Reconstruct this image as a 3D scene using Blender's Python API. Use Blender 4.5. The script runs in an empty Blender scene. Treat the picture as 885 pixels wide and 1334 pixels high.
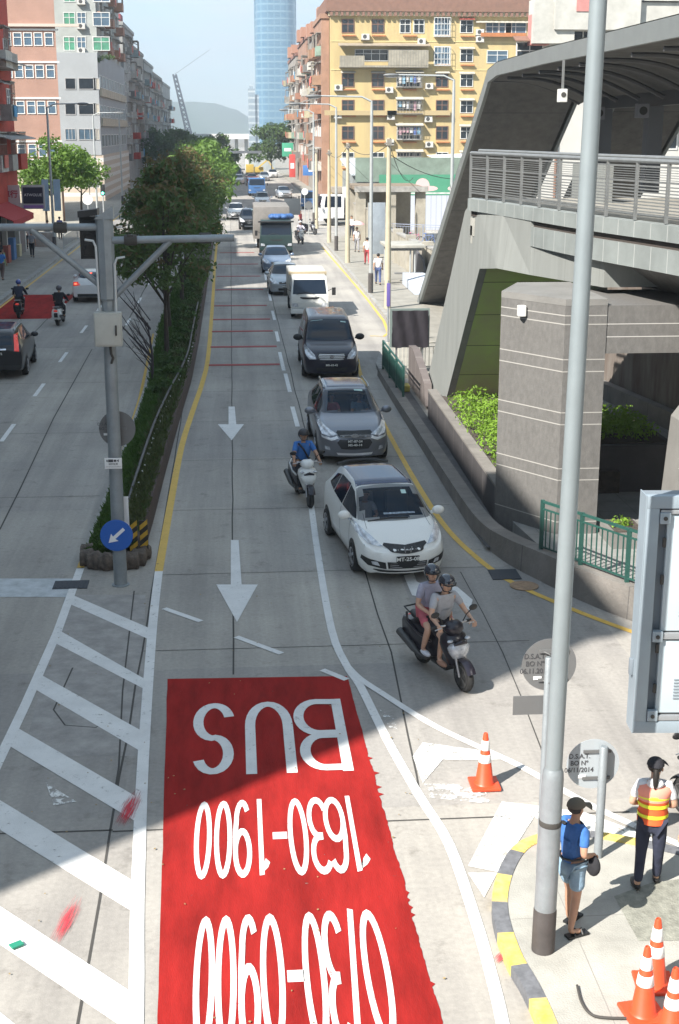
import bpy, bmesh, math, random
from mathutils import Vector, Matrix
from mathutils.bvhtree import BVHTree
random.seed(7)
R = math.radians
S = bpy.context.scene
COL = S.collection

# ------------------------------------------------------------------ camera
F, CX, CY, CAMH, YH, XV = 1774., 442.5, 667., 8.2, 170., 300.
PIT = math.atan((CY-YH)/F); CP, SP = math.cos(PIT), math.sin(PIT)
YAW = math.atan((CX-XV)/F/(CP+(CY-YH)/F*SP)); CW, SW = math.cos(YAW), math.sin(YAW)
cd = bpy.data.cameras.new('camera'); cam = bpy.data.objects.new('camera', cd); COL.objects.link(cam)
cam.location = (0, 0, CAMH); cam.rotation_euler = (math.pi/2-PIT, 0, -YAW)
cd.sensor_fit = 'VERTICAL'; cd.sensor_height = 24; cd.lens = F/1334*24
cd.clip_start = .1; cd.clip_end = 9000
S.camera = cam

# ------------------------------------------------------------------ light
SUN_AZ, SUN_EL = 50.0, 42.0      # the sunlight travels towards azimuth 50 degrees right of the road direction
sd = bpy.data.lights.new('sun', 'SUN'); sun = bpy.data.objects.new('sun', sd); COL.objects.link(sun)
sd.energy = 4.6; sd.angle = R(.53); sd.color = (1, .95, .87)
tv = Vector((math.sin(R(SUN_AZ))*math.cos(R(SUN_EL)), math.cos(R(SUN_AZ))*math.cos(R(SUN_EL)), -math.sin(R(SUN_EL))))
sun.rotation_euler = tv.to_track_quat('-Z', 'Y').to_euler(); sun.location = (-30, -30, 60)
W = bpy.data.worlds.new('World'); S.world = W; W.use_nodes = True
nt = W.node_tree; nt.nodes.clear(); N = nt.nodes.new; LK = nt.links.new
sky = N('ShaderNodeTexSky'); sky.sky_type = 'NISHITA'; sky.sun_disc = False
sky.sun_elevation = R(SUN_EL); sky.sun_rotation = R(SUN_AZ+180); sky.air_density = 1.0; sky.dust_density = .25; sky.ozone_density = 1.4
tc = N('ShaderNodeTexCoord'); mp = N('ShaderNodeMapping'); mp.inputs['Scale'].default_value = (3, 3, 9)
nz = N('ShaderNodeTexNoise'); nz.inputs['Scale'].default_value = 1.6; nz.inputs['Detail'].default_value = 7; nz.inputs['Roughness'].default_value = .6
rp = N('ShaderNodeValToRGB'); rp.color_ramp.elements[0].position = .48; rp.color_ramp.elements[1].position = .78
rp.color_ramp.elements[1].color = (.8, .8, .8, 1); rp.color_ramp.elements[0].color = (.72, .72, .72, 1)
mx = N('ShaderNodeMixRGB'); mx.inputs['Color2'].default_value = (.70, 1.36, 2.0, 1)
bg = N('ShaderNodeBackground'); bg.inputs['Strength'].default_value = .15; wo = N('ShaderNodeOutputWorld')
LK(tc.outputs['Generated'], mp.inputs['Vector']); LK(mp.outputs['Vector'], nz.inputs['Vector']); LK(nz.outputs['Fac'], rp.inputs['Fac'])
LK(rp.outputs['Color'], mx.inputs['Fac']); LK(sky.outputs['Color'], mx.inputs['Color1'])
mp2 = N('ShaderNodeMapping'); mp2.inputs['Scale'].default_value = (2.2, 2.2, 11); mp2.inputs['Location'].default_value = (3.1, .4, 0); nz2 = N('ShaderNodeTexNoise'); nz2.inputs['Scale'].default_value = 2.3; nz2.inputs['Detail'].default_value = 9; nz2.inputs['Roughness'].default_value = .58
r2 = N('ShaderNodeValToRGB'); r2.color_ramp.elements[0].position = .42; r2.color_ramp.elements[1].position = .62; r2.color_ramp.elements[1].color = (.9, .9, .9, 1)
m2 = N('ShaderNodeMixRGB'); m2.inputs['Color2'].default_value = (2.5, 2.65, 2.7, 1); LK(tc.outputs['Generated'], mp2.inputs['Vector']); LK(mp2.outputs['Vector'], nz2.inputs['Vector']); LK(nz2.outputs['Fac'], r2.inputs['Fac'])
LK(r2.outputs['Color'], m2.inputs['Fac']); LK(mx.outputs['Color'], m2.inputs['Color1']); LK(m2.outputs['Color'], bg.inputs['Color'])
LK(bg.outputs['Background'], wo.inputs['Surface'])
S.view_settings.view_transform = 'Standard'; S.view_settings.look = 'None'; S.view_settings.gamma = 1
S.view_settings.exposure = 1.38
S.cycles.max_bounces = 8; S.cycles.volume_bounces = 0; S.cycles.diffuse_bounces = 4; S.cycles.transparent_max_bounces = 12

# ------------------------------------------------------------------ measuring: where a photographed point lies in the place
def ray(px, py):
    a = (px-CX)/F; b = (py-CY)/F; fw = CP-b*SP; dn = SP+b*CP
    return (fw*SW+a*CW, fw*CW-a*SW, -dn)
def G(px, py, z=0.):
    d = ray(px, py); t = (z-CAMH)/d[2]; return Vector((d[0]*t, d[1]*t, z))
def GY(px, py, Y):
    d = ray(px, py); t = Y/d[1]; return Vector((d[0]*t, Y, CAMH+d[2]*t))
def GX(px, py, X):
    d = ray(px, py); t = X/d[0]; return Vector((X, d[1]*t, CAMH+d[2]*t))

# ------------------------------------------------------------------ helpers
def tag(o, label=None, cat=None, group=None, kind=None):
    if label: o['label'] = label
    if cat: o['category'] = cat
    if group: o['group'] = group
    if kind: o['kind'] = kind
    return o
def empty(name, loc=(0, 0, 0), rz=0., label=None, cat=None, group=None):
    o = bpy.data.objects.new(name, None); COL.objects.link(o); o.empty_display_size = .2
    o.location = loc; o.rotation_euler = (0, 0, rz); return tag(o, label, cat, group)
KIDS = {}
def link(o, parent=None):
    COL.objects.link(o)
    if parent is not None:
        o.parent = parent; KIDS.setdefault(parent.name, []).append(o)
    return o
def copy_tree(o, parent=None, swap=None):
    c = o.copy(); link(c, parent)
    if swap and c.type == 'MESH':
        for s_ in c.material_slots:
            m = s_.material
            if m in swap:
                s_.link = 'OBJECT'; s_.material = swap[m]
    for ch in list(KIDS.get(o.name, [])): copy_tree(ch, c, swap)
    return c

class MB:
    def __init__(s): s.v = []; s.f = []; s.M = None
    def add(s, vs, fs):
        b = len(s.v)
        if s.M is not None: vs = [s.M @ Vector(v) for v in vs]
        s.v += [tuple(v) for v in vs]; s.f += [tuple(i+b for i in f) for f in fs]; return s
    def box(s, x0, x1, y0, y1, z0, z1):
        return s.add([(x0,y0,z0),(x1,y0,z0),(x1,y1,z0),(x0,y1,z0),(x0,y0,z1),(x1,y0,z1),(x1,y1,z1),(x0,y1,z1)],
            [(3,2,1,0),(4,5,6,7),(0,1,5,4),(1,2,6,5),(2,3,7,6),(3,0,4,7)])
    def cbox(s, c, sz, rz=0., rx=0., ry=0.):
        m = Matrix.Translation(c) @ Matrix.Rotation(rz, 4, 'Z') @ Matrix.Rotation(ry, 4, 'Y') @ Matrix.Rotation(rx, 4, 'X')
        a, b, c_ = sz[0]/2, sz[1]/2, sz[2]/2
        vs = [m @ Vector(v) for v in [(-a,-b,-c_),(a,-b,-c_),(a,b,-c_),(-a,b,-c_),(-a,-b,c_),(a,-b,c_),(a,b,c_),(-a,b,c_)]]
        return s.add(vs, [(3,2,1,0),(4,5,6,7),(0,1,5,4),(1,2,6,5),(2,3,7,6),(3,0,4,7)])
    def bar(s, p, q, w, h=None):      # square bar between two points
        p, q = Vector(p), Vector(q); h = h or w; d = (q-p); L = d.length
        if L < 1e-6: return s
        qd = d.to_track_quat('Y', 'Z'); m = Matrix.Translation((p+q)/2) @ qd.to_matrix().to_4x4()
        vs = [m @ Vector(v) for v in [(-w/2,-L/2,-h/2),(w/2,-L/2,-h/2),(w/2,L/2,-h/2),(-w/2,L/2,-h/2),(-w/2,-L/2,h/2),(w/2,-L/2,h/2),(w/2,L/2,h/2),(-w/2,L/2,h/2)]]
        return s.add(vs, [(3,2,1,0),(4,5,6,7),(0,1,5,4),(1,2,6,5),(2,3,7,6),(3,0,4,7)])
    def tube(s, pts, r, n=10, cap=True):
        pts = [Vector(p) for p in pts]; rs = r if isinstance(r, (list, tuple)) else [r]*len(pts)
        vs = []; fs = []; up = None
        for i, p in enumerate(pts):
            d = (pts[min(i+1, len(pts)-1)]-pts[max(i-1, 0)])
            d = d.normalized() if d.length > 1e-9 else Vector((0, 0, 1))
            if up is None: up = d.orthogonal().normalized()
            a = (up-d*up.dot(d)); a = a.normalized() if a.length > 1e-6 else d.orthogonal().normalized(); up = a; b = d.cross(a)
            for k in range(n):
                t = 2*math.pi*k/n; vs.append(p+(a*math.cos(t)+b*math.sin(t))*rs[i])
        for i in range(len(pts)-1):
            for k in range(n):
                fs.append((i*n+k, i*n+(k+1) % n, (i+1)*n+(k+1) % n, (i+1)*n+k))
        if cap:
            fs.append(tuple(reversed(range(n)))); fs.append(tuple((len(pts)-1)*n+k for k in range(n)))
        return s.add(vs, fs)
    def cyl(s, p, q, r0, r1=None, n=16): return s.tube([p, q], [r0, r0 if r1 is None else r1], n)
    def lathe(s, prof, o=(0, 0, 0), n=20, ax='Z'):
        vs = []; fs = []
        for (r, h) in prof:
            for k in range(n):
                t = 2*math.pi*k/n; c, d = r*math.cos(t), r*math.sin(t)
                v = (c, d, h) if ax == 'Z' else ((h, c, d) if ax == 'X' else (d, h, c))
                vs.append((v[0]+o[0], v[1]+o[1], v[2]+o[2]))
        for i in range(len(prof)-1):
            for k in range(n): fs.append((i*n+k, i*n+(k+1) % n, (i+1)*n+(k+1) % n, (i+1)*n+k))
        fs.append(tuple(reversed(range(n)))); fs.append(tuple((len(prof)-1)*n+k for k in range(n)))
        return s.add(vs, fs)
    def ell(s, c, r, nu=14, nv=9, M=None):
        vs = []; fs = []
        for j in range(nv+1):
            ph = math.pi*j/nv
            for i in range(nu):
                th = 2*math.pi*i/nu
                v = Vector((r[0]*math.sin(ph)*math.cos(th), r[1]*math.sin(ph)*math.sin(th), r[2]*math.cos(ph)))
                if M: v = M @ v
                vs.append(v+Vector(c))
        for j in range(nv):
            for i in range(nu): fs.append((j*nu+i, (j+1)*nu+i, (j+1)*nu+(i+1) % nu, j*nu+(i+1) % nu))
        return s.add(vs, fs)
    def prism(s, poly, z0, z1, ax='Z'):     # polygon (a,b) extruded along ax
        n = len(poly)
        def mk(a, b, c): return (a, b, c) if ax == 'Z' else ((c, a, b) if ax == 'X' else (a, c, b))
        vs = [mk(a, b, z0) for a, b in poly]+[mk(a, b, z1) for a, b in poly]
        return s.add(vs, [tuple(reversed(range(n))), tuple(range(n, 2*n))]+[(i, (i+1) % n, n+(i+1) % n, n+i) for i in range(n)])
    def sheet(s, pts): return s.add(pts, [tuple(range(len(pts)))])
    def grid(s, rows):
        m = len(rows[0]); vs = [p for r_ in rows for p in r_]
        return s.add(vs, [(i*m+j, i*m+j+1, (i+1)*m+j+1, (i+1)*m+j) for i in range(len(rows)-1) for j in range(m-1)])
    def build(s, name, mat, parent=None, smooth=None, bevel=0., tri=False):
        me = bpy.data.meshes.new(name); me.from_pydata(s.v, [], s.f); me.materials.append(mat)
        bm = bmesh.new(); bm.from_mesh(me); bmesh.ops.remove_doubles(bm, verts=bm.verts, dist=1e-5)
        bmesh.ops.recalc_face_normals(bm, faces=bm.faces)
        if bevel: bmesh.ops.bevel(bm, geom=bm.edges, offset=bevel, segments=2, affect='EDGES', profile=.6, clamp_overlap=True)
        bm.to_mesh(me); bm.free()
        if smooth is not None:
            for p in me.polygons: p.use_smooth = True
            me.set_sharp_from_angle(angle=R(smooth))
        return link(bpy.data.objects.new(name, me), parent)
def struct(name, mb, mat, **k): return tag(mb.build(name, mat, **k), kind='structure')
def rawmesh(name, vs, fs, mat, parent=None, smooth=None):
    me = bpy.data.meshes.new(name); me.from_pydata(vs, [], fs); me.materials.append(mat)
    if smooth is not None:
        for p in me.polygons: p.use_smooth = True
        me.set_sharp_from_angle(angle=R(smooth))
    return link(bpy.data.objects.new(name, me), parent)

# ------------------------------------------------------------------ materials
MATS = {}
def mat(name, c, rough=.7, metal=0., var=.0, vs=3., bump=0., bs=20., coat=0., spec=.5, c2=None, emit=None, lines=None, stretch=(1, 1, 1), trans=0.):
    """var: darker/lighter blotches; bump: fine relief; lines: (axis, period, width, colour) scored joints"""
    if name in MATS: return MATS[name]
    m = bpy.data.materials.new(name); m.use_nodes = True; t = m.node_tree; n = t.nodes; l = t.links
    b = n['Principled BSDF']; b.inputs['Roughness'].default_value = rough; b.inputs['Metallic'].default_value = metal
    b.inputs['Specular IOR Level'].default_value = spec
    b.inputs['Coat Weight'].default_value = coat; b.inputs['Coat Roughness'].default_value = .04
    if trans: b.inputs['Transmission Weight'].default_value = trans
    c = tuple(c)+(1,) if len(c) == 3 else c
    b.inputs['Base Color'].default_value = c
    tcn = n.new('ShaderNodeTexCoord'); src = None
    if var or bump:
        mpn = n.new('ShaderNodeMapping'); mpn.inputs['Scale'].default_value = stretch; l.new(tcn.outputs['Object'], mpn.inputs['Vector'])
    if var:
        a = n.new('ShaderNodeTexNoise'); a.inputs['Scale'].default_value = vs; a.inputs['Detail'].default_value = 8; a.inputs['Roughness'].default_value = .65
        l.new(mpn.outputs['Vector'], a.inputs['Vector'])
        r = n.new('ShaderNodeValToRGB'); r.color_ramp.elements[0].position = .3; r.color_ramp.elements[1].position = .72
        d = c2 or tuple(max(0, x*(1-var)) for x in c[:3])
        r.color_ramp.elements[0].color = tuple(d)[:3]+(1,)
        r.color_ramp.elements[1].color = tuple(min(1, x*(1+var*.35)) for x in c[:3])+(1,)
        l.new(a.outputs['Fac'], r.inputs['Fac']); src = r.outputs['Color']
    if lines:
        for (ax, per, wd, lc) in lines:
            sx = n.new('ShaderNodeSeparateXYZ'); l.new(tcn.outputs['Object'], sx.inputs[0])
            m1 = n.new('ShaderNodeMath'); m1.operation = 'MODULO'; m1.inputs[1].default_value = per
            m0 = n.new('ShaderNodeMath'); m0.operation = 'ADD'; m0.inputs[1].default_value = 1000*per+.37*per
            l.new(sx.outputs[ax], m0.inputs[0]); l.new(m0.outputs[0], m1.inputs[0])
            m2 = n.new('ShaderNodeMath'); m2.operation = 'LESS_THAN'; m2.inputs[1].default_value = wd; l.new(m1.outputs[0], m2.inputs[0])
            mm = n.new('ShaderNodeMixRGB'); mm.inputs['Color2'].default_value = tuple(lc)+(1,); l.new(m2.outputs[0], mm.inputs['Fac'])
            if src: l.new(src, mm.inputs['Color1'])
            else: mm.inputs['Color1'].default_value = c
            src = mm.outputs['Color']
    if src: l.new(src, b.inputs['Base Color'])
    if bump:
        q = n.new('ShaderNodeTexNoise'); q.inputs['Scale'].default_value = bs; q.inputs['Detail'].default_value = 5; l.new(mpn.outputs['Vector'], q.inputs['Vector'])
        bb = n.new('ShaderNodeBump'); bb.inputs['Strength'].default_value = bump; bb.inputs['Distance'].default_value = .02
        l.new(q.outputs['Fac'], bb.inputs['Height']); l.new(bb.outputs['Normal'], b.inputs['Normal'])
    if emit:
        b.inputs['Emission Color'].default_value = tuple(emit[:3])+(1,); b.inputs['Emission Strength'].default_value = emit[3]
    MATS[name] = m; return m

def text_mesh(body, size, mat_, parent, name, M, depth=.004, bold=0., align='CENTER', sx=1.):
    cu = bpy.data.curves.new('lettering', 'FONT'); cu.body = body; cu.size = size; cu.align_x = align; cu.align_y = 'CENTER'
    cu.extrude = depth; cu.offset = bold; cu.resolution_u = 3
    o = bpy.data.objects.new('lettering', cu); COL.objects.link(o)
    dg = bpy.context.evaluated_depsgraph_get(); me = bpy.data.meshes.new_from_object(o.evaluated_get(dg))
    bpy.data.objects.remove(o); me.name = name; me.transform(M @ Matrix.Diagonal((sx, 1, 1, 1))); me.materials.clear(); me.materials.append(mat_)
    return link(bpy.data.objects.new(name, me), parent)
# ------------------------------------------------------------------ ground surfaces
def road_material():
    m = bpy.data.materials.new('concrete_road'); m.use_nodes = True; t = m.node_tree; n = t.nodes; l = t.links; b = n['Principled BSDF']
    tc_ = n.new('ShaderNodeTexCoord')
    def noise(sc, st=(1, 1, 1), det=8, ro=.65):
        mp_ = n.new('ShaderNodeMapping'); mp_.inputs['Scale'].default_value = st; l.new(tc_.outputs['Object'], mp_.inputs['Vector'])
        a = n.new('ShaderNodeTexNoise'); a.inputs['Scale'].default_value = sc; a.inputs['Detail'].default_value = det; a.inputs['Roughness'].default_value = ro
        l.new(mp_.outputs['Vector'], a.inputs['Vector']); return a.outputs['Fac']
    def ramp(f, p0, c0, p1, c1):
        r = n.new('ShaderNodeValToRGB'); e = r.color_ramp.elements; e[0].position = p0; e[1].position = p1; e[0].color = c0+(1,); e[1].color = c1+(1,)
        l.new(f, r.inputs['Fac']); return r.outputs['Color']
    def mix(kind, a, c, fac=1.):
        x = n.new('ShaderNodeMixRGB'); x.blend_type = kind; x.inputs['Fac'].default_value = fac
        l.new(a, x.inputs['Color1']); l.new(c, x.inputs['Color2']); return x.outputs['Color']
    base = ramp(noise(.35), .3, (.335, .318, .30), .7, (.43, .41, .38))
    # wheel paths: long streaks of rubber and oil
    st = ramp(noise(1.1, (1.3, .05, 1), 5), .35, (.76, .76, .77), .62, (1, 1, 1)); base = mix('MULTIPLY', base, st)
    fine = ramp(noise(14, det=6), .3, (.84, .84, .84), .75, (1.06, 1.06, 1.05)); base = mix('MULTIPLY', base, fine)
    big = ramp(noise(.12, (1, .5, 1), 4), .35, (.86, .86, .87), .65, (1.08, 1.07, 1.05)); base = mix('MULTIPLY', base, big)
    spot = ramp(noise(1.7, det=10, ro=.75), .56, (1, 1, 1), .70, (.66, .65, .64)); base = mix('MULTIPLY', base, spot)
    # slabs of slightly different grey
    bk = n.new('ShaderNodeTexBrick'); bk.offset = .0; bk.inputs['Scale'].default_value = 1; bk.inputs['Brick Width'].default_value = 3.2; bk.inputs['Row Height'].default_value = 4.8
    bk.inputs['Mortar Size'].default_value = .0; bk.inputs['Color1'].default_value = (.9, .9, .91, 1); bk.inputs['Color2'].default_value = (1.08, 1.07, 1.04, 1); bk.inputs['Mortar'].default_value = (1, 1, 1, 1)
    mp_ = n.new('ShaderNodeMapping'); mp_.inputs['Location'].default_value = (.13, -1.0, 0); l.new(tc_.outputs['Object'], mp_.inputs['Vector']); l.new(mp_.outputs['Vector'], bk.inputs['Vector'])
    base = mix('MULTIPLY', base, bk.outputs['Color'])
    l.new(base, b.inputs['Base Color']); b.inputs['Roughness'].default_value = .85; b.inputs['Specular IOR Level'].default_value = .25
    bb = n.new('ShaderNodeBump'); bb.inputs['Strength'].default_value = .35; bb.inputs['Distance'].default_value = .01; l.new(noise(60, det=4), bb.inputs['Height']); l.new(bb.outputs['Normal'], b.inputs['Normal'])
    return m
M_road = road_material()
M_ground = mat('packed_earth', (.22, .20, .17), .95, var=.4, vs=.2)
M_walk = mat('sidewalk_concrete', (.29, .275, .24), .9, var=.3, vs=1.2, bump=.3, bs=40, lines=[('X', 1.2, .02, (.2, .19, .17)), ('Y', 1.2, .02, (.2, .19, .17))])
M_walkp = mat('pale_sidewalk_concrete', (.38, .37, .335), .9, var=.3, vs=1.6, bump=.4, bs=50, lines=[('X', 2.1, .012, (.25, .24, .22)), ('Y', 1.9, .012, (.25, .24, .22))])
M_kerb = mat('kerb_stone', (.34, .33, .31), .9, var=.4, vs=3, bump=.4, bs=30, lines=[('Y', 1.0, .03, (.12, .11, .1))])
def paint(name, c, wear=.35, sc=9, thr=.40, rough=.7, var=.14, vs=2.5, st=(1, 1, 1)):     # road paint worn through to bare patches
    m = mat(name, c, rough, var=var, vs=vs, bump=.25, bs=60, stretch=st); t = m.node_tree; n = t.nodes; l = t.links
    out = n['Material Output']; b = n['Principled BSDF']; tp = n.new('ShaderNodeBsdfTransparent'); ms = n.new('ShaderNodeMixShader')
    tc_ = n.new('ShaderNodeTexCoord'); a = n.new('ShaderNodeTexNoise'); a.inputs['Scale'].default_value = sc; a.inputs['Detail'].default_value = 12; a.inputs['Roughness'].default_value = .8
    l.new(tc_.outputs['Object'], a.inputs['Vector']); r = n.new('ShaderNodeValToRGB'); r.color_ramp.elements[0].position = thr-.06; r.color_ramp.elements[1].position = thr
    r.color_ramp.elements[0].color = (1-wear,)*3+(1,)
    l.new(a.outputs['Fac'], r.inputs['Fac']); l.new(r.outputs['Color'], ms.inputs['Fac']); l.new(tp.outputs[0], ms.inputs[1]); l.new(b.outputs[0], ms.inputs[2]); l.new(ms.outputs[0], out.inputs['Surface'])
    return m
M_white = paint('white_road_paint', (.66, .66, .65), .65, 7, .42)
M_yell = paint('yellow_road_paint', (.62, .40, .08), .6, 8, .42)
M_red = paint('red_surface_dressing', (.31, .018, .016), .7, 5, .38, .9, .45, 1.6, (1.6, .35, 1)); M_red.node_tree.nodes['Principled BSDF'].inputs['Specular IOR Level'].default_value = .12
M_redl = paint('red_rumble_paint', (.30, .025, .025), .4, 8, .38)
M_tar = mat('tar_joint', (.055, .052, .048), .9)

struct('ground', MB().sheet([(-3000, -60, -.16), (3000, -60, -.16), (3000, 5000, -.16), (-3000, 5000, -.16)]), M_ground)
rd = MB(); ys = [-12+6*i for i in range(120)]
for i in range(len(ys)-1): rd.add([(-11.6, ys[i], 0), (16, ys[i], 0), (16, ys[i+1], 0), (-11.6, ys[i+1], 0)], [(0, 1, 2, 3)])
struct('road', rd, M_road)

def slab(name, poly, z0, z1, m): return struct(name, MB().prism([(p[0], p[1]) for p in poly], z0, z1), m)
# far pavement left of the left carriageway, and pavement on the right beyond the ramp
slab('sidewalk_left', [(-11.75, -12), (-40, -12), (-40, 600), (-11.75, 600)], -.2, .13, M_walk)
slab('kerb_left', [(-11.45, -12), (-11.75, -12), (-11.75, 600), (-11.45, 600)], -.2, .135, M_kerb)
rk = [(5.25, 48.5), (5.9, 52.5), (6.75, 57.5), (7.0, 62), (7.0, 104), (9.5, 112), (60, 112), (60, 46), (5.25, 46)]
slab('sidewalk_right', rk, -.2, .13, M_walk)
def strip(pts, w, z, mb=None):
    mb = mb or MB(); pts = [Vector((p[0], p[1], 0)) for p in pts]; L = []; Rr = []
    for i, p in enumerate(pts):
        d = pts[min(i+1, len(pts)-1)]-pts[max(i-1, 0)]; d.normalize(); nn = Vector((-d.y, d.x, 0))
        L.append((p.x+nn.x*w/2, p.y+nn.y*w/2, z)); Rr.append((p.x-nn.x*w/2, p.y-nn.y*w/2, z))
    for i in range(len(pts)-1): mb.add([L[i], Rr[i], Rr[i+1], L[i+1]], [(0, 1, 2, 3)])
    return mb
def crom(pts, k=8):
    out = []; P_ = [Vector(p) for p in pts]
    for i in range(len(P_)-1):
        a = P_[max(i-1, 0)]; b = P_[i]; c = P_[i+1]; d = P_[min(i+2, len(P_)-1)]
        for j in range(k):
            t = j/k; out.append(.5*((2*b)+(c-a)*t+(2*a-5*b+4*c-d)*t*t+(3*b-a-3*c+d)*t**3))
    out.append(P_[-1]); return out
kr = [p for p in rk[:5]]
kb = MB(); cc = crom([(p[0], p[1], 0) for p in [(5.25, 47)]+kr], 4)
for i in range(len(cc)-1): kb.bar((cc[i].x-.08, cc[i].y, .035), (cc[i+1].x-.08, cc[i+1].y, .035), .18, .21)
struct('kerb_right', kb, M_kerb)
struct('road_side_street', MB().sheet([(7.0, 112.2, .004), (60, 112.2, .004), (60, 124, .004), (7.0, 124, .004)]), M_road)
slab('sidewalk_yard', [(9.6, 124), (60, 124), (60, 600), (9.6, 600)], -.2, .13, M_walk)

# ---- joints of the concrete slabs, filled with tar
tj = MB(); rnd = random.Random(3)
def wob(x, y0, y1, dx=0., a=.02, st=1.5):
    pts = []; y = y0
    while y < y1: pts.append((x+dx*(y-y0)+rnd.uniform(-a, a), y)); y += st
    return pts+[(x+dx*(y1-y0), y1)]
strip(wob(-.12, 19.9, 150, a=.012), .028, .004, tj)
strip(wob(-1.62, 9, 60, a=.015), .03, .004, tj)
strip(wob(1.95, 36, 150, a=.015), .03, .004, tj)
strip([G(470, 720), G(476, 745), G(492, 800), G(510, 850), G(520, 900), G(532, 960), G(543, 1010), G(548, 1040)], .026, .004, tj)
strip([G(600, 745), G(630, 800), G(655, 850), G(680, 910), G(705, 975), G(712, 1000)], .018, .004, tj)
strip([G(120, 455), G(70, 545), G(25, 640), G(0, 690)], .035, .004, tj)
strip(wob(-4.75, 50, 160, a=.02), .05, .004, tj); strip(wob(-8.4, 30, 160, a=.02), .04, .004, tj)
for y in [15.05, 21.0, 25.0, 29.6, 34.4, 39.2, 44.0, 48.8, 53.6, 58.4, 63.2, 68, 72.8, 77.6, 84, 92, 101]:
    strip([(-1.6, y+rnd.uniform(-.03, .03)), (4.8, y)], .018 if y > 16 else .03, .004, tj)
for y in [15.1, 24.2, 31, 38, 46, 54, 62, 70, 80, 92]: strip([(-11.3, y), (-3.2, y+rnd.uniform(-.03, .03))], .02, .004, tj)
strip([(-3.2, 15.1), (-1.6, 15.08)], .03, .004, tj)
strip([G(175, 770), G(160, 900), G(155, 1000), G(150, 1030)], .025, .004, tj); strip([G(95, 870), G(70, 925), G(85, 945), G(125, 948), G(145, 935)], .025, .004, tj)
struct('road_joints', tj, M_tar)
# patched and stained places on the carriageway
M_patch = mat('patched_concrete', (.33, .315, .30), .9, var=.35, vs=3, bump=.4, bs=50)
pa = MB()
pa.sheet([Vector((v.x, v.y, .0035)) for v in (G(85, 775), G(190, 775), G(185, 985), G(30, 985))])
struct('road_patch', pa, M_patch)
struct('drain_apron', MB().sheet([Vector((v.x, v.y, .0052)) for v in (G(-40, 754), G(104, 754), G(92, 778), G(-40, 778))]), mat('bleached_concrete', (.47, .50, .52), .9, var=.3, vs=4))

# ---- painted markings
ZW = .0095
wl = MB()
strip(crom([(-1.55, 25.2, 0), (-1.5, 22, 0), (-1.35, 17, 0), (-1.2, 13.5, 0), (-1.05, 10.5, 0), (-1.0, 5, 0)], 4), .155, ZW, wl)
strip([G(105, 741), (-3.1, 22), (-3.2, 19), (-3.32, 16.5), (-3.4, 13), (-3.4, 9)], .15, ZW, wl)
tag(wl.build('lane_line', M_white), kind='structure')
def px_poly(mb, pts, z=ZW): mb.sheet([Vector((v.x, v.y, z)) for v in [G(*p) for p in pts]])
hb = MB()
for q in [[(96,776),(198,820),(198,835),(93,788)], [(80,823),(196,889),(196,902),(70,837)], [(51,878),(191,956),(190,983),(42,896)],
          [(22,948),(186,1043),(186,1076),(12,972)], [(-44,1016),(180,1152),(179,1192),(-62,1043)], [(-110,1109),(170,1292),(169,1345),(-135,1140)], [(-150,1200),(165,1450),(160,1530),(-190,1230)]]:
    px_poly(hb, q, .0062)
struct('hatching', hb, M_white)
aw = MB()
px_poly(aw, [(298,530),(306,530),(308,553),(318,553),(302,574),(284,553),(298,553)])
px_poly(aw, [(301,704),(311,704),(315,762),(336,762),(309,811),(282,762),(301,762)])
px_poly(aw, [(526,750),(539,747),(543,758),(556,764),(552,779),(537,776)])
px_poly(aw, [(590,764),(596,765),(616,782),(612,796),(588,778)])
struct('arrow_marking', aw, M_white)
dl = MB()
for (a, b) in [((214,793),(262,810)), ((308,830),(367,852)), ((420,873),(452,886))]: strip([G(*a), G(*b)], .12, ZW, dl)
for (a, b) in [((381,530),(388,556)), ((372,487),(378,511)), ((364.5,459),(370,483)), ((360,432),(363,445)), ((355,405),(358,417)), ((350,380),(353,392)), ((345,355),(347,365)), ((343,335),(344,343))]:
    strip([G(*a), G(*b)], .13, ZW, dl)
strip(crom([G(401,640), G(405,655), G(414,720), G(432,820), G(452,868), G(470,895), G(505,965), G(545,1035), G(585,1100), G(620,1200), G(640,1270), G(655,1334), G(668,1420)], 4), .13, ZW, dl)
strip(crom([G(452,868), G(468,884), G(495,902), G(560,943), G(620,972), G(680,1000), G(760,1045), G(830,1078), G(900,1108), G(980,1150)], 4), .12, ZW+.0035, dl)
for y in [31.2, 37.0, 43.6, 50.3, 57.8, 65, 72.5, 80, 88, 96, 105, 115, 126]: strip([(-6.42, y), (-6.42, y+2.3)], .13, ZW, dl)
for y in [60, 68, 76, 84, 92]: strip([(-4.7, y), (-4.7, y+2.3)], .12, ZW, dl)
for y in [102, 110, 118, 126, 136, 146]: strip([(1.8, y), (1.8, y+3)], .14, ZW, dl)
struct('dashed_lines', dl, M_white)
gm = MB()
px_poly(gm, [(551,968),(640,980),(655,990),(600,991),(577,990),(551,1021),(538,986)])
px_poly(gm, [(654,1045),(705,1051),(650,1137),(610,1129)]); px_poly(gm, [(610,1138),(648,1138),(631,1170)])
px_poly(gm, [(700,1051),(760,1058),(825,1082),(885,1108),(885,1124),(815,1096),(745,1079),(697,1066)], ZW-.003)
struct('chevron_marking', gm, paint('worn_white_paint', (.74, .74, .71), .8, 6, .47))
gw = MB(); px_poly(gw, [(553,1022),(590,1022),(632,1030),(640,1048),(560,1040)]); px_poly(gw, [(495,925),(512,935),(519,952),(507,948)]); px_poly(gw, [(60,1020),(75,1030),(100,1045),(70,1050)])
struct('worn_paint', gw, paint('ghost_paint', (.7, .7, .68), .97, 5, .53))
yl = MB()
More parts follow.
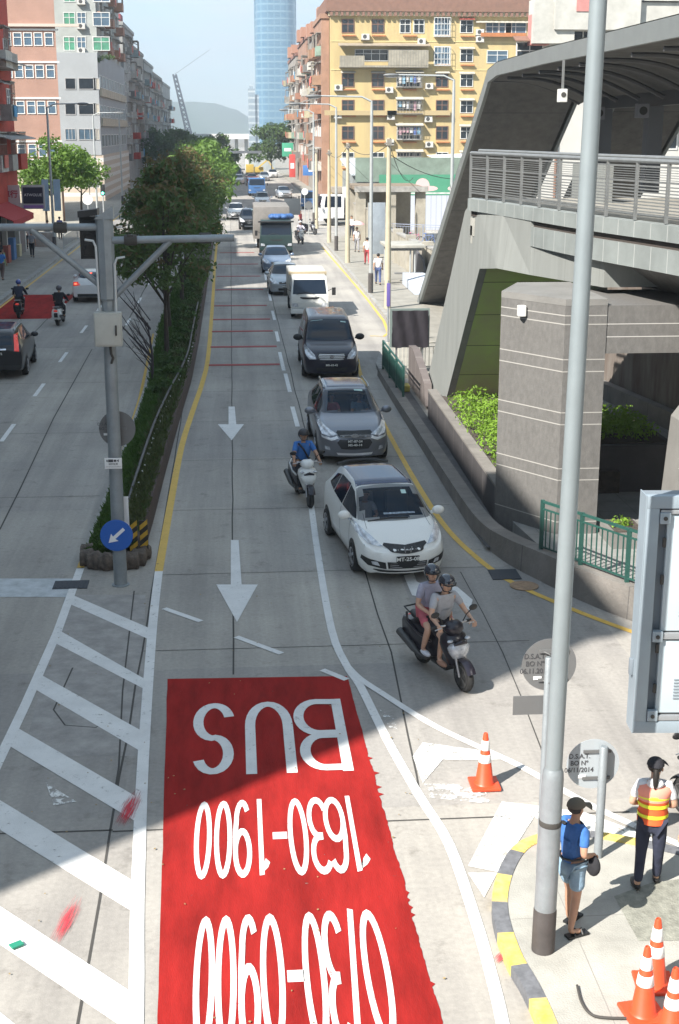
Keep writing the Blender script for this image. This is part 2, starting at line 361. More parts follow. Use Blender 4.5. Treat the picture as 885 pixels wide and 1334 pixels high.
strip(crom([(-1.55, 25.2, 0), (-1.53, 30, 0), (-1.48, 36, 0), (-1.3, 41, 0), (-1.1, 46, 0), (-1.0, 52, 0), (-1.05, 70, 0), (-1.15, 90, 0), (-1.2, 125, 0)], 4), .16, ZW, yl)
strip([G(105,740), G(150,625), G(183,520), G(201,435)], .14, ZW, yl)
strip(crom([G(420,322), G(500,418), (5.6, 56, 0)], 4), .12, ZW, yl)
strip(crom([(4.55, 50.2, 0), (4.35, 46.5, 0), (4.28, 41, 0), (4.27, 35.7, 0), (4.32, 31, 0), (4.42, 28, 0), (4.65, 26, 0), (5.05, 24.2, 0), (5.7, 22.8, 0), (6.6, 21.3, 0), (8.5, 18.6, 0), (11, 15.5, 0)], 5), .13, ZW, yl)
strip([(-11.2, 40), (-11.2, 160)], .12, ZW, yl)
struct('yellow_line', yl, M_yell)

# ---- red bus-lane surface with its lettering
rb = random.Random(5)
edge = []; w_ = 0.
for i in range(240):
    y = 19.7-.05*i; w_ = w_*.86+rb.uniform(-.009, .009)*(1 if y < 17.2 else .3); edge.append((1.64+.023*(19.75-y)+w_+(rb.uniform(0, .07) if y < 17.0 and rb.random() < .07 else 0), y))
left = [(-1.15+.033*(19.9-y)+rb.uniform(-.006, .006), y) for y in [19.8-.4*i for i in range(31)]]
rbm = MB(); k = 60
def lerp_pts(a, n_):
    o = []
    for i in range(n_): t = i*(len(a)-1)/(n_-1); j = min(int(t), len(a)-2); f_ = t-j; o.append((a[j][0]*(1-f_)+a[j+1][0]*f_, a[j][1]*(1-f_)+a[j+1][1]*f_))
    return o
A_, B_ = lerp_pts(left, 240), edge
for i in range(239): rbm.add([(A_[i][0], A_[i][1], .0055), (B_[i][0], B_[i][1], .0055), (B_[i+1][0], B_[i+1][1], .0055), (A_[i+1][0], A_[i+1][1], .0055)], [(0, 1, 2, 3)])
struct('bus_lane_surface', rbm, M_red)
rl = MB()
for (y, x0, x1) in [(49.2, -.95, 1.62), (53.5, -.95, 1.65), (57.8, -.95, 1.63), (61.6, -.95, 1.62), (66.6, -.95, 1.6), (73.5, -.95, 1.6), (80.5, -.95, 1.6), (88, -.95, 1.6), (96.5, -.9, 1.5)]:
    rl.box(x0, x1, y-.17, y+.17, .003, .012)
struct('rumble_strips', rl, M_redl)
struct('bus_lane_surface_far', MB().sheet([(-11.3, 62.5, .005), (-8.3, 62.5, .005), (-8.15, 72, .005), (-11.3, 72, .005)]), M_red)

def arc(cx, cy, rx, ry, a0, a1, n_=14): return [(cx+rx*math.cos(R(a0+(a1-a0)*i/n_)), cy+ry*math.sin(R(a0+(a1-a0)*i/n_))) for i in range(n_+1)]
GL = {   # strokes in a unit box
 'B': [[(.08,0),(.08,1)], [(.08,.95)]+arc(.5,.74,.38,.21,90,-90)+[(.08,.53)], [(.08,.5)]+arc(.52,.27,.42,.23,90,-90)+[(.08,.05)]],
 'U': [[(.09,1),(.09,.36)]+arc(.5,.36,.41,.31,180,360)+[(.91,1)]],
 'S': [arc(.5,.735,.38,.215,20,180,10)+arc(.5,.735,.38,.225,180,265,6)+arc(.5,.285,.41,.235,85,-90,12)+arc(.5,.285,.41,.235,-90,-165,8)],
 '0': [arc(.5,.5,.4,.45,90,450,28)], '1': [[(.12,.80),(.3,.86),(.62,.97),(.62,0)]], '-': [[(.0,.5),(1,.5)]], '7': [[(.02,.94),(.9,.94),(.38,0)]],
 '3': [arc(.45,.74,.42,.21,150,-75,14)+[(.3,.53)], [(.3,.53)]+arc(.47,.29,.43,.24,80,-155,16)],
 '6': [arc(.5,.31,.38,.26,0,360,22), [(.12,.33),(.13,.55),(.2,.75)]+arc(.52,.68,.34,.27,165,35,8)],
 '9': [arc(.5,.69,.38,.26,0,360,22), [(.88,.67),(.87,.45),(.8,.25)]+arc(.48,.32,.34,.27,-15,-145,8)]}
def glyph(mb, ch, x0, x1, y0, y1, wx, wy):  # wy is how many times taller than drawn the letters are stretched
      # x0..x1 as read from the camera left to right; letters stand on their heads there
    w = abs(x1-x0); h = abs(y1-y0); xa = max(x0, x1); ya = max(y0, y1)
    def T(p): return Vector((xa-p[0]*w, ya-p[1]*h, 0))
    for stn, st in enumerate(GL[ch]):
        sp_ = ZW+.0035*stn
        pts = [Vector(p) for p in st]; L = []; Rr = []; closed = (pts[0]-pts[-1]).length < .01; n_ = len(pts)
        for i, p in enumerate(pts):
            a = pts[(i-1) % (n_-1)] if closed else pts[max(i-1, 0)]; b = pts[(i+1) % (n_-1)] if closed and i == n_-1 else pts[min(i+1, n_-1)]
            d = (b-a); d = Vector((d.x*w, d.y*h/wy)); d.normalize(); nn = Vector((-d.y, d.x))
            q = T(p); ox, oy = -nn.x*wx/2, -nn.y*wx/2*wy
            L.append((q.x+ox, q.y+oy, sp_)); Rr.append((q.x-ox, q.y-oy, sp_))
        for i in range(n_-1):
            e = Vector((0, 0, 0 if closed else i*.00009)); mb.add([Vector(L[i])+e, Vector(Rr[i])+e, Vector(Rr[i+1])+e, Vector(L[i+1])+e], [(0, 1, 2, 3)])
def word(txt, ys, spans, wx, wy):
    mb = MB()
    for ch, (a, b), in zip(txt, spans):
        glyph(mb, ch, a, b, ys[0], ys[1], wx, wy)
    mb.f = [f for f in mb.f]; return mb
def gx(px, py): return G(px, py).x
y0 = (G(250,917).y, G(250,1012).y)
struct('lettering_bus', word('BUS', y0, [(gx(388,960), gx(452,965)), (gx(321,960), gx(382,960)), (gx(253,960), gx(304,960))], .145, 1.25), M_white)
y1 = (G(250,1045).y, G(250,1148).y); c_ = 1098
sp1 = [(452,480), (425,455), (404,430), (377,402), (356,375), (334,350), (304,328), (280,302), (254,275)]
struct('lettering_hours', word('1630-1900', y1, [(gx(a, c_), gx(b, c_)) for a, b in sp1], .058, 2.9), M_white)
y2 = (G(250,1194).y, G(250,1194).y-2.35); c_ = 1265
sp2 = [(474,508), (452,478), (425,450), (396,424), (374,396), (340,370), (311,338), (282,307), (254,279)]
struct('lettering_hours_morning', word('0730-0900', y2, [(gx(a, c_), gx(b, c_)) for a, b in sp2], .062, 3.2), M_white)

# ---- red scuffs left by dragged barriers: thin films of rubbed-off paint
def smear(name, a, b, w, dens):
    m = bpy.data.materials.new(name); m.use_nodes = True; t = m.node_tree; n = t.nodes; l = t.links; bs = n['Principled BSDF']; bs.inputs['Base Color'].default_value = (.52, .03, .05, 1); bs.inputs['Roughness'].default_value = .8
    tcn = n.new('ShaderNodeTexCoord'); mp_ = n.new('ShaderNodeMapping'); mp_.inputs['Scale'].default_value = (26, 1.6, 1); l.new(tcn.outputs['Object'], mp_.inputs[0])
    nz_ = n.new('ShaderNodeTexNoise'); nz_.inputs['Scale'].default_value = 2.2; nz_.inputs['Detail'].default_value = 6; l.new(mp_.outputs[0], nz_.inputs['Vector'])
    gr = n.new('ShaderNodeTexGradient'); gr.gradient_type = 'SPHERICAL'; m2 = n.new('ShaderNodeMapping'); m2.inputs['Scale'].default_value = (2/w, 2/(b-a).length, 1); l.new(tcn.outputs['Object'], m2.inputs[0]); l.new(m2.outputs[0], gr.inputs[0])
    mu = n.new('ShaderNodeMath'); mu.operation = 'MULTIPLY'; l.new(nz_.outputs['Fac'], mu.inputs[0]); l.new(gr.outputs['Fac'], mu.inputs[1])
    rr = n.new('ShaderNodeValToRGB'); rr.color_ramp.elements[0].position = .27; rr.color_ramp.elements[1].position = .46; rr.color_ramp.elements[1].color = (dens,)*3+(1,); l.new(mu.outputs[0], rr.inputs[0])
    tp = n.new('ShaderNodeBsdfTransparent'); ms = n.new('ShaderNodeMixShader'); l.new(rr.outputs[0], ms.inputs[0]); l.new(tp.outputs[0], ms.inputs[1]); l.new(bs.outputs[0], ms.inputs[2]); l.new(ms.outputs[0], n['Material Output'].inputs[0])
    L = (b-a).length; o = MB().sheet([(-w/2, -L/2, 0), (w/2, -L/2, 0), (w/2, L/2, 0), (-w/2, L/2, 0)]).build('paint_smear', m)
    o.location = ((a.x+b.x)/2, (a.y+b.y)/2, .0175); o.rotation_euler = (0, 0, -math.atan2(b.x-a.x, b.y-a.y)); tag(o, kind='structure')
smear('smear_dark', G(142,1108), G(192,1008), .5, .9); smear('smear_long', G(52,1270), G(118,1140), .42, .75); smear('smear_spot', G(640,1262), G(664,1236), .28, .7)

# ---- corner of the footway bottom right, black and yellow kerb
isl = [(2.86, 8), (2.80, 11.0), (2.70, 12.0), (2.74, 12.9), (3.0, 13.7), (3.35, 14.2), (3.9, 14.35), (4.5, 14.15), (5.4, 13.6), (7, 12.4), (9, 10.6), (11, 8)]
ic = crom([(a, b, 0) for a, b in isl], 8)
slab('sidewalk_corner', [(p.x, p.y) for p in ic], -.1, .12, M_walkp)
M_kyel = mat('kerb_yellow', (.66, .47, .05), .8, var=.5, vs=7, c2=(.36, .31, .2)); M_kblk = mat('kerb_grey', (.16, .165, .18), .85, var=.4, vs=8)
ky, kk = MB(), MB(); acc = 0; cur = 0
for i in range(4, len(ic)-1):
    a, b = ic[i], ic[i+1]; L = (b-a).length; n_ = 3
    for j in range(n_):
        p, q = a.lerp(b, j/n_), a.lerp(b, (j+1)/n_); d = (q-p).normalized(); nn = Vector((-d.y, d.x, 0))
        o_ = nn*(.10)*1
        (ky if int(acc/.58) % 2 == 0 else kk).bar((p.x+o_.x*.0, p.y+o_.y*.0, .03), (q.x, q.y, .03), .17, .20); acc += L/n_
struct('kerb_yellow', ky, M_kyel); struct('kerb_black', kk, M_kblk)
struct('sidewalk_patch', MB().sheet([Vector((v.x, v.y, .125)) for v in (G(800,1168,.12), G(850,1150,.12), G(930,1140,.12), G(930,1225,.12), G(832,1226,.12))]), mat('old_paving', (.27, .27, .23), .95, var=.4, vs=9, bump=.6, bs=40))
def thing_mesh(name, mb, m, label, cat, group=None, **k): return tag(mb.build(name, m, **k), label, cat, group)
cb = crom([G(752,1286,.12), G(757,1306,.12), G(768,1322,.12), G(786,1328,.12), G(830,1329,.12)], 6)
thing_mesh('cable', MB().tube([(p.x, p.y, .14) for p in cb], .014, 6), M_tar, 'black cable end curling out of the pale footway beside the traffic cones', 'cable', smooth=40)
gr = MB(); gm0 = G(70,767); gr.box(gm0.x-.02, gm0.x+.62, gm0.y-.05, gm0.y+.42, .006, .016)
for i in range(7): gr.box(gm0.x+.02+.085*i, gm0.x+.05+.085*i, gm0.y, gm0.y+.37, .016, .024)
thing_mesh('drain_grate', gr, mat('cast_iron', (.03, .035, .045), .7), 'dark iron drain grate crossed by the white line beside the grey mast', 'drain grate')
o1 = MB(); pp = [G(640,748), G(668,760), G(682,768), G(672,760)]
for (c0, w_) in (((655,748), .5),):
    q = G(*c0); o1.box(q.x-.25, q.x+.3, q.y-.35, q.y+.25, .011, .02)
thing_mesh('gully_cover', o1, MATS['cast_iron'], 'dark gully cover across the yellow line beside the low wall', 'gully cover')
q = G(683,764); thing_mesh('manhole_cover', MB().lathe([(.27, .011), (.27, .02)], (q.x, q.y, 0), 24), mat('rusty_iron', (.33, .22, .14), .9, var=.4, vs=8), 'round rusty manhole cover on the yellow line by the low wall', 'manhole cover')
q = G(22,1234); thing_mesh('litter', MB().cbox((q.x, q.y, .03), (.13, .09, .02), .6), mat('green_card', (.02, .22, .14), .6), 'small green card packet lying on a white hatching bar', 'litter')
# ------------------------------------------------------------------ footbridge stair on the right and what stands round it
M_clad = mat('pale_grey_cladding', (.215, .235, .23), .55, var=.22, vs=1.2, bump=.1, bs=30, lines=[('Y', .62, .02, (.36, .37, .36))])
M_cladp = mat('pale_grey_panel', (.225, .235, .225), .6, var=.16, vs=1.6, bump=.1, bs=30, stretch=(2.2, 2.2, .22), lines=[('Y', 1.6, .015, (.15, .155, .15))])
M_soff = mat('grey_soffit', (.23, .225, .215), .8, var=.35, vs=1.2, stretch=(2, 2, .4))
M_green = mat('green_bounce_soffit', (.36, .52, .15), .85, var=.4, vs=.8, c2=(.38, .38, .22), lines=[('Z', .95, .02, (.1, .13, .06))])  # green bounce from the hedge is put into this base colour
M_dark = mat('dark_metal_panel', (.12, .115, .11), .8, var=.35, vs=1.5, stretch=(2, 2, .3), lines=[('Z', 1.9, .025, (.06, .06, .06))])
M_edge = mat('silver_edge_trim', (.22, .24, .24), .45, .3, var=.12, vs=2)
M_gran = mat('grey_granite', (.135, .13, .124), .8, var=.24, vs=9, bump=.3, bs=45, stretch=(1.3, 1.3, .7))
M_granl = mat('light_granite', (.19, .185, .175), .8, var=.25, vs=1.0, bump=.25, bs=45)
M_grand = mat('dark_granite', (.06, .055, .057), .75, var=.25, vs=2, lines=[('Y', 1.5, .02, (.2, .19, .18))])
M_groove = mat('pale_joint', (.32, .31, .29), .8)
M_cwall = mat('weathered_concrete', (.19, .175, .16), .9, var=.5, vs=1.3, bump=.5, bs=18, c2=(.13, .12, .11), lines=[('Y', 1.4, .02, (.09, .085, .08))])
M_stain = mat('stained_wall', (.17, .155, .14), .9, var=.5, vs=1.2, c2=(.075, .045, .03), stretch=(1.5, 1.5, .3))
M_rail = mat('galvanised_rail', (.30, .31, .31), .45, .6, var=.2, vs=4)
M_grn = mat('green_painted_rail', (.018, .075, .062), .5, var=.2, vs=5)
M_soil = mat('planter_soil', (.07, .055, .045), 1., var=.5, vs=8, bump=.8, bs=20)

# deck edge line on plan (x, y) at deck level, near end first
DE = [(10.6, 12), (9.55, 17.5), (8.14, 24.8), (7.32, 28.6), (6.55, 33.5), (6.12, 35.9)]
def X_at(y):
    for (a, b), (c, d) in zip(DE, DE[1:]):
        if b <= y <= d: return a+(c-a)*(y-b)/(d-b)
    return DE[0][0] if y < DE[0][1] else DE[-1][0]
fb = empty('footbridge', (8, 30, 0), 0, 'grey elevated footbridge landing and stair with panelled fascia above the planter wall', 'footbridge')
fb.location = (0, 0, 0)
cc = crom([(a, b, 0) for a, b in DE], 5)
def loft_edge(prof):     # prof: (inset from the edge line, z)
    rows = []
    for p in cc: rows.append([(p.x+i, p.y, z) for i, z in prof])
    return MB().grid(rows)
# fascia: upper lip, shadow gap, lower band
loft_edge([(0, 6.20), (0, 6.5), (.14, 6.52), (.14, 6.20), (0, 6.20)]).build('upper_fascia', M_clad, fb, smooth=30)
g_ = loft_edge([(.10, 6.05), (.10, 6.21)]); g_.build('shadow_gap', mat('dark_gap', (.05, .04, .035), .9), fb)
y0_ = 31.6
rows = [[(p.x+i, p.y, z) for i, z in [(.16, 5.62), (.03, 5.62), (.03, 6.06), (.16, 6.06)]] for p in cc if p.y < y0_]; rows.append([(X_at(y0_)+i, y0_, z) for i, z in [(.16, 5.62), (.03, 5.62), (.03, 6.06), (.16, 6.06)]])
MB().grid(rows).build('lower_fascia', M_clad, fb, smooth=30)
rows = [[(p.x+i, p.y, z) for i, z in [(.1, 5.62), (.75, 5.5), (1.5, 4.98), (3.2, 4.92), (5.5, 4.9)]] for p in cc if p.y < 34]
rows.append([(X_at(34)+i, 34, z) for i, z in [(.1, 5.62), (.75, 5.5), (1.5, 4.98), (3.2, 4.92), (5.5, 4.9)]]); MB().grid(rows).build('soffit', M_soff, fb, smooth=40)
rows = [[(p.x+.1, p.y, 6.50), (16, p.y, 6.50), (16, p.y, 6.3)] for p in cc]; MB().grid(rows).build('deck', M_walk, fb)
# stair flight: side wall (a slanted slab), pale outside, underneath coloured by green light off the hedge
X0, X1 = 6.02, 9.0
D_ = GX(625, 350, 6.30); B_2 = GX(575, 545, 6.02); B_3 = B_2+(B_2-D_)*.15; A_2 = GX(548, 535, 6.02); T_2 = GX(606, 275, 6.2); A_3 = A_2+(A_2-T_2)*.12
N_ = Vector((X_at(31.6)+.02, 31.6, 0))
side = [A_3, T_2, Vector((6.28, 35.85, 6.52)), Vector((X_at(33.5)+.01, 33.5, 6.3)), Vector((N_.x, 31.6, 6.2)), Vector((N_.x+.03, 31.6, 4.96)), Vector((X_at(33.2)-.15, 33.3, 4.95)), D_, B_3]
sw_ = MB(); n_ = len(side); vs = side+[p+Vector((.2, 0, 0)) for p in side]
sw_.add(vs, [(0, 1, 2, 7, 8), (2, 3, 6, 7), (3, 4, 5, 6), tuple(n_+i for i in (8, 7, 2, 1, 0)), tuple(n_+i for i in (7, 6, 3, 2)), tuple(n_+i for i in (6, 5, 4, 3))]+[(i, n_+i, n_+(i+1) % n_, (i+1) % n_) for i in range(n_)])
sw_.build('stair_side_wall', M_cladp, fb)
ib = MB(); ib.add([(X_at(31.62)+.05, 31.62, 4.96), (X_at(28)+.22, 28.0, 5.06), (X_at(28)+.22, 28.0, 5.60), (X_at(31.62)+.05, 31.62, 5.61), (9, 31.62, 4.96), (9, 28, 5.06), (9, 28, 5.6), (9, 31.62, 5.61)],
    [(0, 1, 2, 3), (4, 7, 6, 5), (0, 4, 5, 1), (1, 5, 6, 2), (2, 6, 7, 3), (3, 7, 4, 0)]); ib.build('girder_side', M_cladp, fb)
so = MB(); so.add([(B_3.x+.19, B_3.y, B_3.z), (X1, B_3.y, B_3.z), (X1, D_.y, D_.z), (D_.x+.19, D_.y, D_.z), (B_3.x+.19, B_3.y+.4, B_3.z+.2), (X1, B_3.y+.4, B_3.z+.2), (X1, D_.y+.3, D_.z+.25), (D_.x+.19, D_.y+.3, D_.z+.25)],
    [(0, 1, 2, 3), (7, 6, 5, 4), (0, 4, 5, 1), (1, 5, 6, 2), (2, 6, 7, 3), (3, 7, 4, 0)]); so.build('stair_soffit', M_green, fb)
st = MB()
for i in range(30): st.box(6.25, X1, 42.0-i*.215-.1, 42.3-i*.215+.1, max(-.05, i*.2-.25), .2+i*.2)
st.build('stair_flight', M_walkp, fb)
MB().box(X1, X1+.22, 33.3, 36.5, 4.0, 7.4).build('inner_parapet', M_cladp, fb)

# steel balustrade along the deck edge
def balustrade(pts, z, h, n_rails, seg_label):
    r = empty('deck_railing', (0, 0, 0), 0, seg_label, 'railing'); L = 0
    P3 = [Vector((p[0], p[1], 0)) for p in pts]
    hr = MB(); hr.tube([(p.x, p.y, z+h) for p in P3], .045, 8); hr.tube([(p.x+.22, p.y+.05, z+h+.06) for p in P3], .04, 8); hr.build('handrail', M_rail, r, smooth=40)
    tot = [0]
    for a, b in zip(P3, P3[1:]): tot.append(tot[-1]+(b-a).length)
    def at(s):
        for i in range(len(tot)-1):
            if s <= tot[i+1]: return P3[i].lerp(P3[i+1], (s-tot[i])/(tot[i+1]-tot[i]))
        return P3[-1]
    k = int(tot[-1]/1.15); posts = [at(tot[-1]*i/k) for i in range(k+1)]
    for a in posts:
        b_ = MB(); b_.box(a.x-.03, a.x+.03, a.y-.035, a.y+.035, z, z+h); b_.build('post', M_rail, r)
    for a, b in zip(posts, posts[1:]):
        f = MB(); d = (b-a).normalized(); a2, b2 = a+d*.07, b-d*.07
        for zz in (.13, h*.66, h-.1): f.bar((a2.x, a2.y, z+zz), (b2.x, b2.y, z+zz), .035)
        k2 = 9
        for i in range(k2): zz = z+.18+i*(h*.66-.2)/(k2); f.bar((a2.x, a2.y, zz), (b2.x, b2.y, zz), .03, .022)
        for i in range(5): zz = z+h*.7+i*.045; f.bar((a2.x, a2.y, zz), (b2.x, b2.y, zz), .012, .012)
        f.build('panel', M_rail, r)
    return r
balustrade([(p.x+.06, p.y) for p in cc if p.y > 14][:], 6.52, 1.12, 9, 'grey steel louvred railing along the edge of the footbridge deck')
# people seen through the bars are out of sight; potted odds and ends by the railing are left to shadow

# canopy: roof sheet bent down into a long slanted wall, twice
def canopy(xa, xb, yk, ye, label, thick=.42, near=16.):
    c = empty('stair_canopy', (0, 0, 0), 0, label, 'canopy'); zk = 10.4; yb = ye
    outl = [(near, zk-.05), (28, zk+.02), (40, zk+.05), (yk-2.6, zk), (yk-.9, zk-.18), (yk, zk-.75), (yb-.15, .15)]
    def off(o):
        res = []
        for i, (y, z) in enumerate(o):
            a = Vector(o[max(i-1, 0)]); b = Vector(o[min(i+1, len(o)-1)]); d = (b-a).normalized(); res.append((y-d.y*thick*-1*-1 if False else y+d.y*thick, z-d.x*thick))
        return res
    inn = off(outl); n = len(outl)
    # inner skin bows inwards between the two edges (an arched soffit)
    rows = []
    for j in range(9):
        u = j/8; x = xa+.12+(xb-xa-.24)*u; bow = .0
        rows.append([(x, y+(0 if i < 4 else 0), z+ (-.75*u if i < 5 else 0)*1 + (.22*math.sin(math.pi*u) if i < 5 else 0)) for i, (y, z) in enumerate(inn)])
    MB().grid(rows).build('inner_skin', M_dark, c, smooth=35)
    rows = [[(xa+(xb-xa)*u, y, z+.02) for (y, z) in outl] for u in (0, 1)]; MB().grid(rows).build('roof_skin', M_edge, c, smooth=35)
    e = MB()
    for xx in (xa, xb):
        e.add([(xx, y, z) for y, z in outl]+[(xx, y-.0, z) for y, z in inn]+[(xx+.12, y, z) for y, z in outl]+[(xx+.12, y, z) for y, z in inn],
          [f for i in range(n-1) for f in ((i, i+1, n+i+1, n+i), (2*n+i, 3*n+i, 3*n+i+1, 2*n+i+1), (i, 2*n+i, 2*n+i+1, i+1), (n+i, n+i+1, 3*n+i+1, 3*n+i))])
    e.build('edge_trim', M_edge, c)
    for y in [near+1.5+2.4*i for i in range(int((yk-near-2)/2.4)+1)]:
        rb_ = MB(); rb_.tube([(xa+.15+(xb-xa-.3)*u, y, zk-.55-.75*u+.25*math.sin(math.pi*u)) for u in [i/8 for i in range(9)]], .06, 6)
        rb_.build('roof_rib', mat('steel_rib', (.10, .10, .105), .6), c, smooth=40)
    for t in [.12, .3, .48, .66, .84]:
        y, z = outl[5][0]+(outl[6][0]-outl[5][0])*t, outl[5][1]+(outl[6][1]-outl[5][1])*t
        jn = MB(); jn.box(xa-.01, xa+.35, y-.5, y-.42, z-.03, z+.03)
        jn.build('joint_strip', M_groove, c)
    return c
canopy(8.95, 12.3, 50.0, 66.6, 'dark canopy bent down into a long slanted wall, silver edged, nearest of the two')
canopy(12.75, 15.4, 46.3, 62.5, 'second slanted dark canopy wall, partly hidden behind the nearer one')
cbm = MB(); cbm.box(12.32, 12.73, 18, 48, 8.9, 9.5); bm_ = empty('canopy_frame', (0, 0, 0), 0, 'dark steel beam on square posts carrying the footbridge canopy', 'steel frame')
cbm.build('beam', MATS['steel_rib'], bm_)
for y in (46.8, 41.2, 30.0, 22.0): MB().box(12.3, 12.75, y-.25, y+.25, 6.4, 8.9).build('post', mat('grey_post_paint', (.16, .165, .18), .6), bm_)
for i, (x, y) in enumerate(((12.1, 45.9), (11.9, 40.3))):
    s_ = empty('loudspeaker', (x, y, 8.75), 0, ['small grey loudspeaker under the canopy beam by the farther post', 'small grey loudspeaker under the canopy beam by the nearer post'][i], 'loudspeaker')
    MB().cbox((0, 0, 0), (.35, .3, .4)).build('housing', mat('speaker_grey', (.25, .25, .27), .6), s_, bevel=.02)
    MB().lathe([(.12, 0), (.1, .02)], (0, -.155, 0), 14, 'Y').build('grille', M_tar, s_)
cm = empty('camera_unit', (8.9, 37.6, 9.1), 0, 'small white surveillance unit hanging from the canopy soffit', 'camera')
MB().cbox((0, 0, 0), (.22, .3, .34)).build('housing', mat('unit_white', (.6, .6, .58), .5), cm, bevel=.02); MB().box(-.03, .03, -.03, .03, .17, .9).build('hanger', M_rail, cm); MB().lathe([(.07, 0), (.05, .03)], (0, -.16, .02), 12, 'Y').build('lens', M_tar, cm)

# granite pier and cross beam
pr = empty('bridge_pier', (0, 0, 0), 0, 'massive grey granite pier with chamfered face and pale groove lines, under the bridge', 'pier')
foot = [(5.45, 27.6), (6.42, 26.1), (7.25, 26.1), (7.25, 29.2), (6.1, 29.2)]
MB().prism(foot, -.1, 4.92).build('shaft', M_gran, pr)
for z in (.55, 1.42, 1.66, 2.56, 2.8, 3.62, 3.86, 4.55, 4.72)[:]:
    a, b, c_, d = [Vector((x, y, 0)) for x, y in foot[:4]]
    nn = Vector((-(b-a).y, (b-a).x, 0)).normalized(); nn = -nn if nn.x > 0 else nn
    gv = MB()
    for p, q, n_ in ((a, b, nn), (b, c_, Vector((0, -1, 0)))):
        o_ = n_*.0035; gv.add([(p.x+o_.x, p.y+o_.y, z), (q.x+o_.x, q.y+o_.y, z), (q.x+o_.x, q.y+o_.y, z+.022), (p.x+o_.x, p.y+o_.y, z+.022)], [(0, 1, 2, 3)])
    gv.build('groove_line', M_groove, pr)
MB().prism([(5.447, 27.598), (6.418, 26.096), (7.252, 26.096), (7.252, 29.2), (6.098, 29.203)], 4.923, 5.05).build('cap', M_granl, pr)
MB().box(7.253, 13.5, 26.12, 28.8, 3.98, 4.92).build('cross_beam', M_gran, pr)
gb = MB()
for z in (4.3, 4.55): gb.sheet([(7.26, 26.116, z), (13.4, 26.116, z), (13.4, 26.116, z+.018), (7.26, 26.116, z+.018)])
gb.build('beam_groove', mat('fine_joint', (.42, .41, .39), .8), pr)
p2 = empty('granite_column', (0, 0, 0), 0, 'second granite column with slanted flank at the right edge of the picture', 'column')
b0 = GY(852, 640, 22.5); MB().prism([(9.05-.02, 0), (11.5, 0), (11.5, 4.0), (9.7, 4.0), (9.35, 3.75), (8.62, 2.75), (8.45, .0)], 25.0, 26.0, 'Y').build('shaft', M_granl, p2)
for z in (.9, 1.1, 1.9, 2.1, 3.0): gz = MB(); gz.sheet([(8.5 if z < 2.8 else 8.9, 24.996, z), (11.4, 24.996, z), (11.4, 24.996, z+.02), (8.5 if z < 2.8 else 8.9, 24.996, z+.02)]); gz.build('groove_line', M_groove, p2)
lb = empty('wall_lamp', (8.85, 24.9, 2.85), 0, 'small white box lamp fixed to the right-hand granite column', 'lamp')
MB().cbox((0, -.1, 0), (.22, .16, .2)).build('housing', MATS['unit_white'], lb, bevel=.015); MB().ell((0.02, -.12, -.15), (.07, .06, .08)).build('lens', M_tar, lb)
tag(MB().cbox((5.75, 27.0, 4.72), (.16, .16, .22)).add([], []).build('pier_lamp', MATS['unit_white'], bevel=.02), 'small pale box lamp under the cap of the granite pier', 'lamp')

# walls round the planters
wk = empty('roadside_wall', (0, 0, 0), 0, 'low weathered concrete kerb wall curving beside the yellow line', 'wall')
wp = crom([(4.92, 46.6, .25), (4.9, 42, .28), (4.92, 36, .30), (4.93, 30, .33), (4.98, 27, .38), (5.2, 25.4, .48), (5.63, 24.15, .55), (6.15, 22.9, .58), (6.8, 21.75, .60), (8.2, 19.7, .62), (10.4, 17, .62)], 5)
a_, b_ = MB(), MB()
rows = []
for i, p in enumerate(wp):
    d = wp[min(i+1, len(wp)-1)]-wp[max(i-1, 0)]; d.z = 0; d.normalize(); nn = Vector((-d.y, d.x, 0)); nn = nn if nn.x > 0 else -nn; t_ = .34
    rows.append([(p.x, p.y, -.05), (p.x+.02, p.y, p.z), (p.x+nn.x*t_, p.y+nn.y*t_, p.z), (p.x+nn.x*(t_+.02), p.y+nn.y*t_, -.05)])
a_.grid(rows); a_.build('wall', M_cwall, wk, smooth=30)
pw = empty('planter_wall', (0, 0, 0), 0, 'dark granite retaining wall along the ramp below the hedge', 'wall')
MB().prism([(5.62, 39.0), (5.50, 27.62), (5.74, 27.62), (5.84, 39.0)], -.1, .86).build('wall', M_grand, pw)
MB().prism([(5.60, 39.0), (5.48, 27.6), (5.76, 27.6), (5.86, 39.0)], .863, .92).build('coping', M_cwall, pw)
struct('ramp', MB().sheet([(4.98, 26, .09), (5.6, 26, .09), (5.6, 46, .12), (4.98, 46, .12)]), mat('dark_concrete', (.10, .095, .095), .85, var=.4, vs=2))  # dark blotchy concrete in the channel between the walls
pl = MB(); pl.prism([(5.75, 29.2), (8.6, 29.2), (8.6, 38.5), (5.8, 38.5)], -.1, .80); tag(pl.build('planter_bed', M_soil), 'raised soil bed of the planter behind the dark granite wall', 'planter')
# inner court: paving, second planter with its own wall, back wall
slab('court_paving', [(6.0, 24.6), (5.75, 27), (5.75, 29.3), (16, 29.3), (16, 16), (11, 16.5), (8.5, 20), (7.1, 22)], -.1, .30, mat('court_paving', (.24, .24, .23), .85, var=.25, vs=2, lines=[('X', .8, .015, (.14, .14, .13)), ('Y', .8, .015, (.14, .14, .13))]))
slab('court_floor', [(8.6, 29.3), (16, 29.3), (16, 47), (9.3, 47), (8.6, 39)], -.1, .25, MATS['court_paving'])
p3 = empty('court_planter', (0, 0, 0), 0, 'dark walled square planter in the court under the bridge', 'planter')
pc = [(7.35, 29.4), (9.9, 29.4), (9.9, 32.6), (7.35, 32.6)]
MB().prism(pc, -.1, 1.35).build('wall', M_grand, p3); MB().prism([(7.5, 29.6), (9.75, 29.6), (9.75, 32.4), (7.5, 32.4)], 1.352, 1.38).build('soil', M_soil, p3)
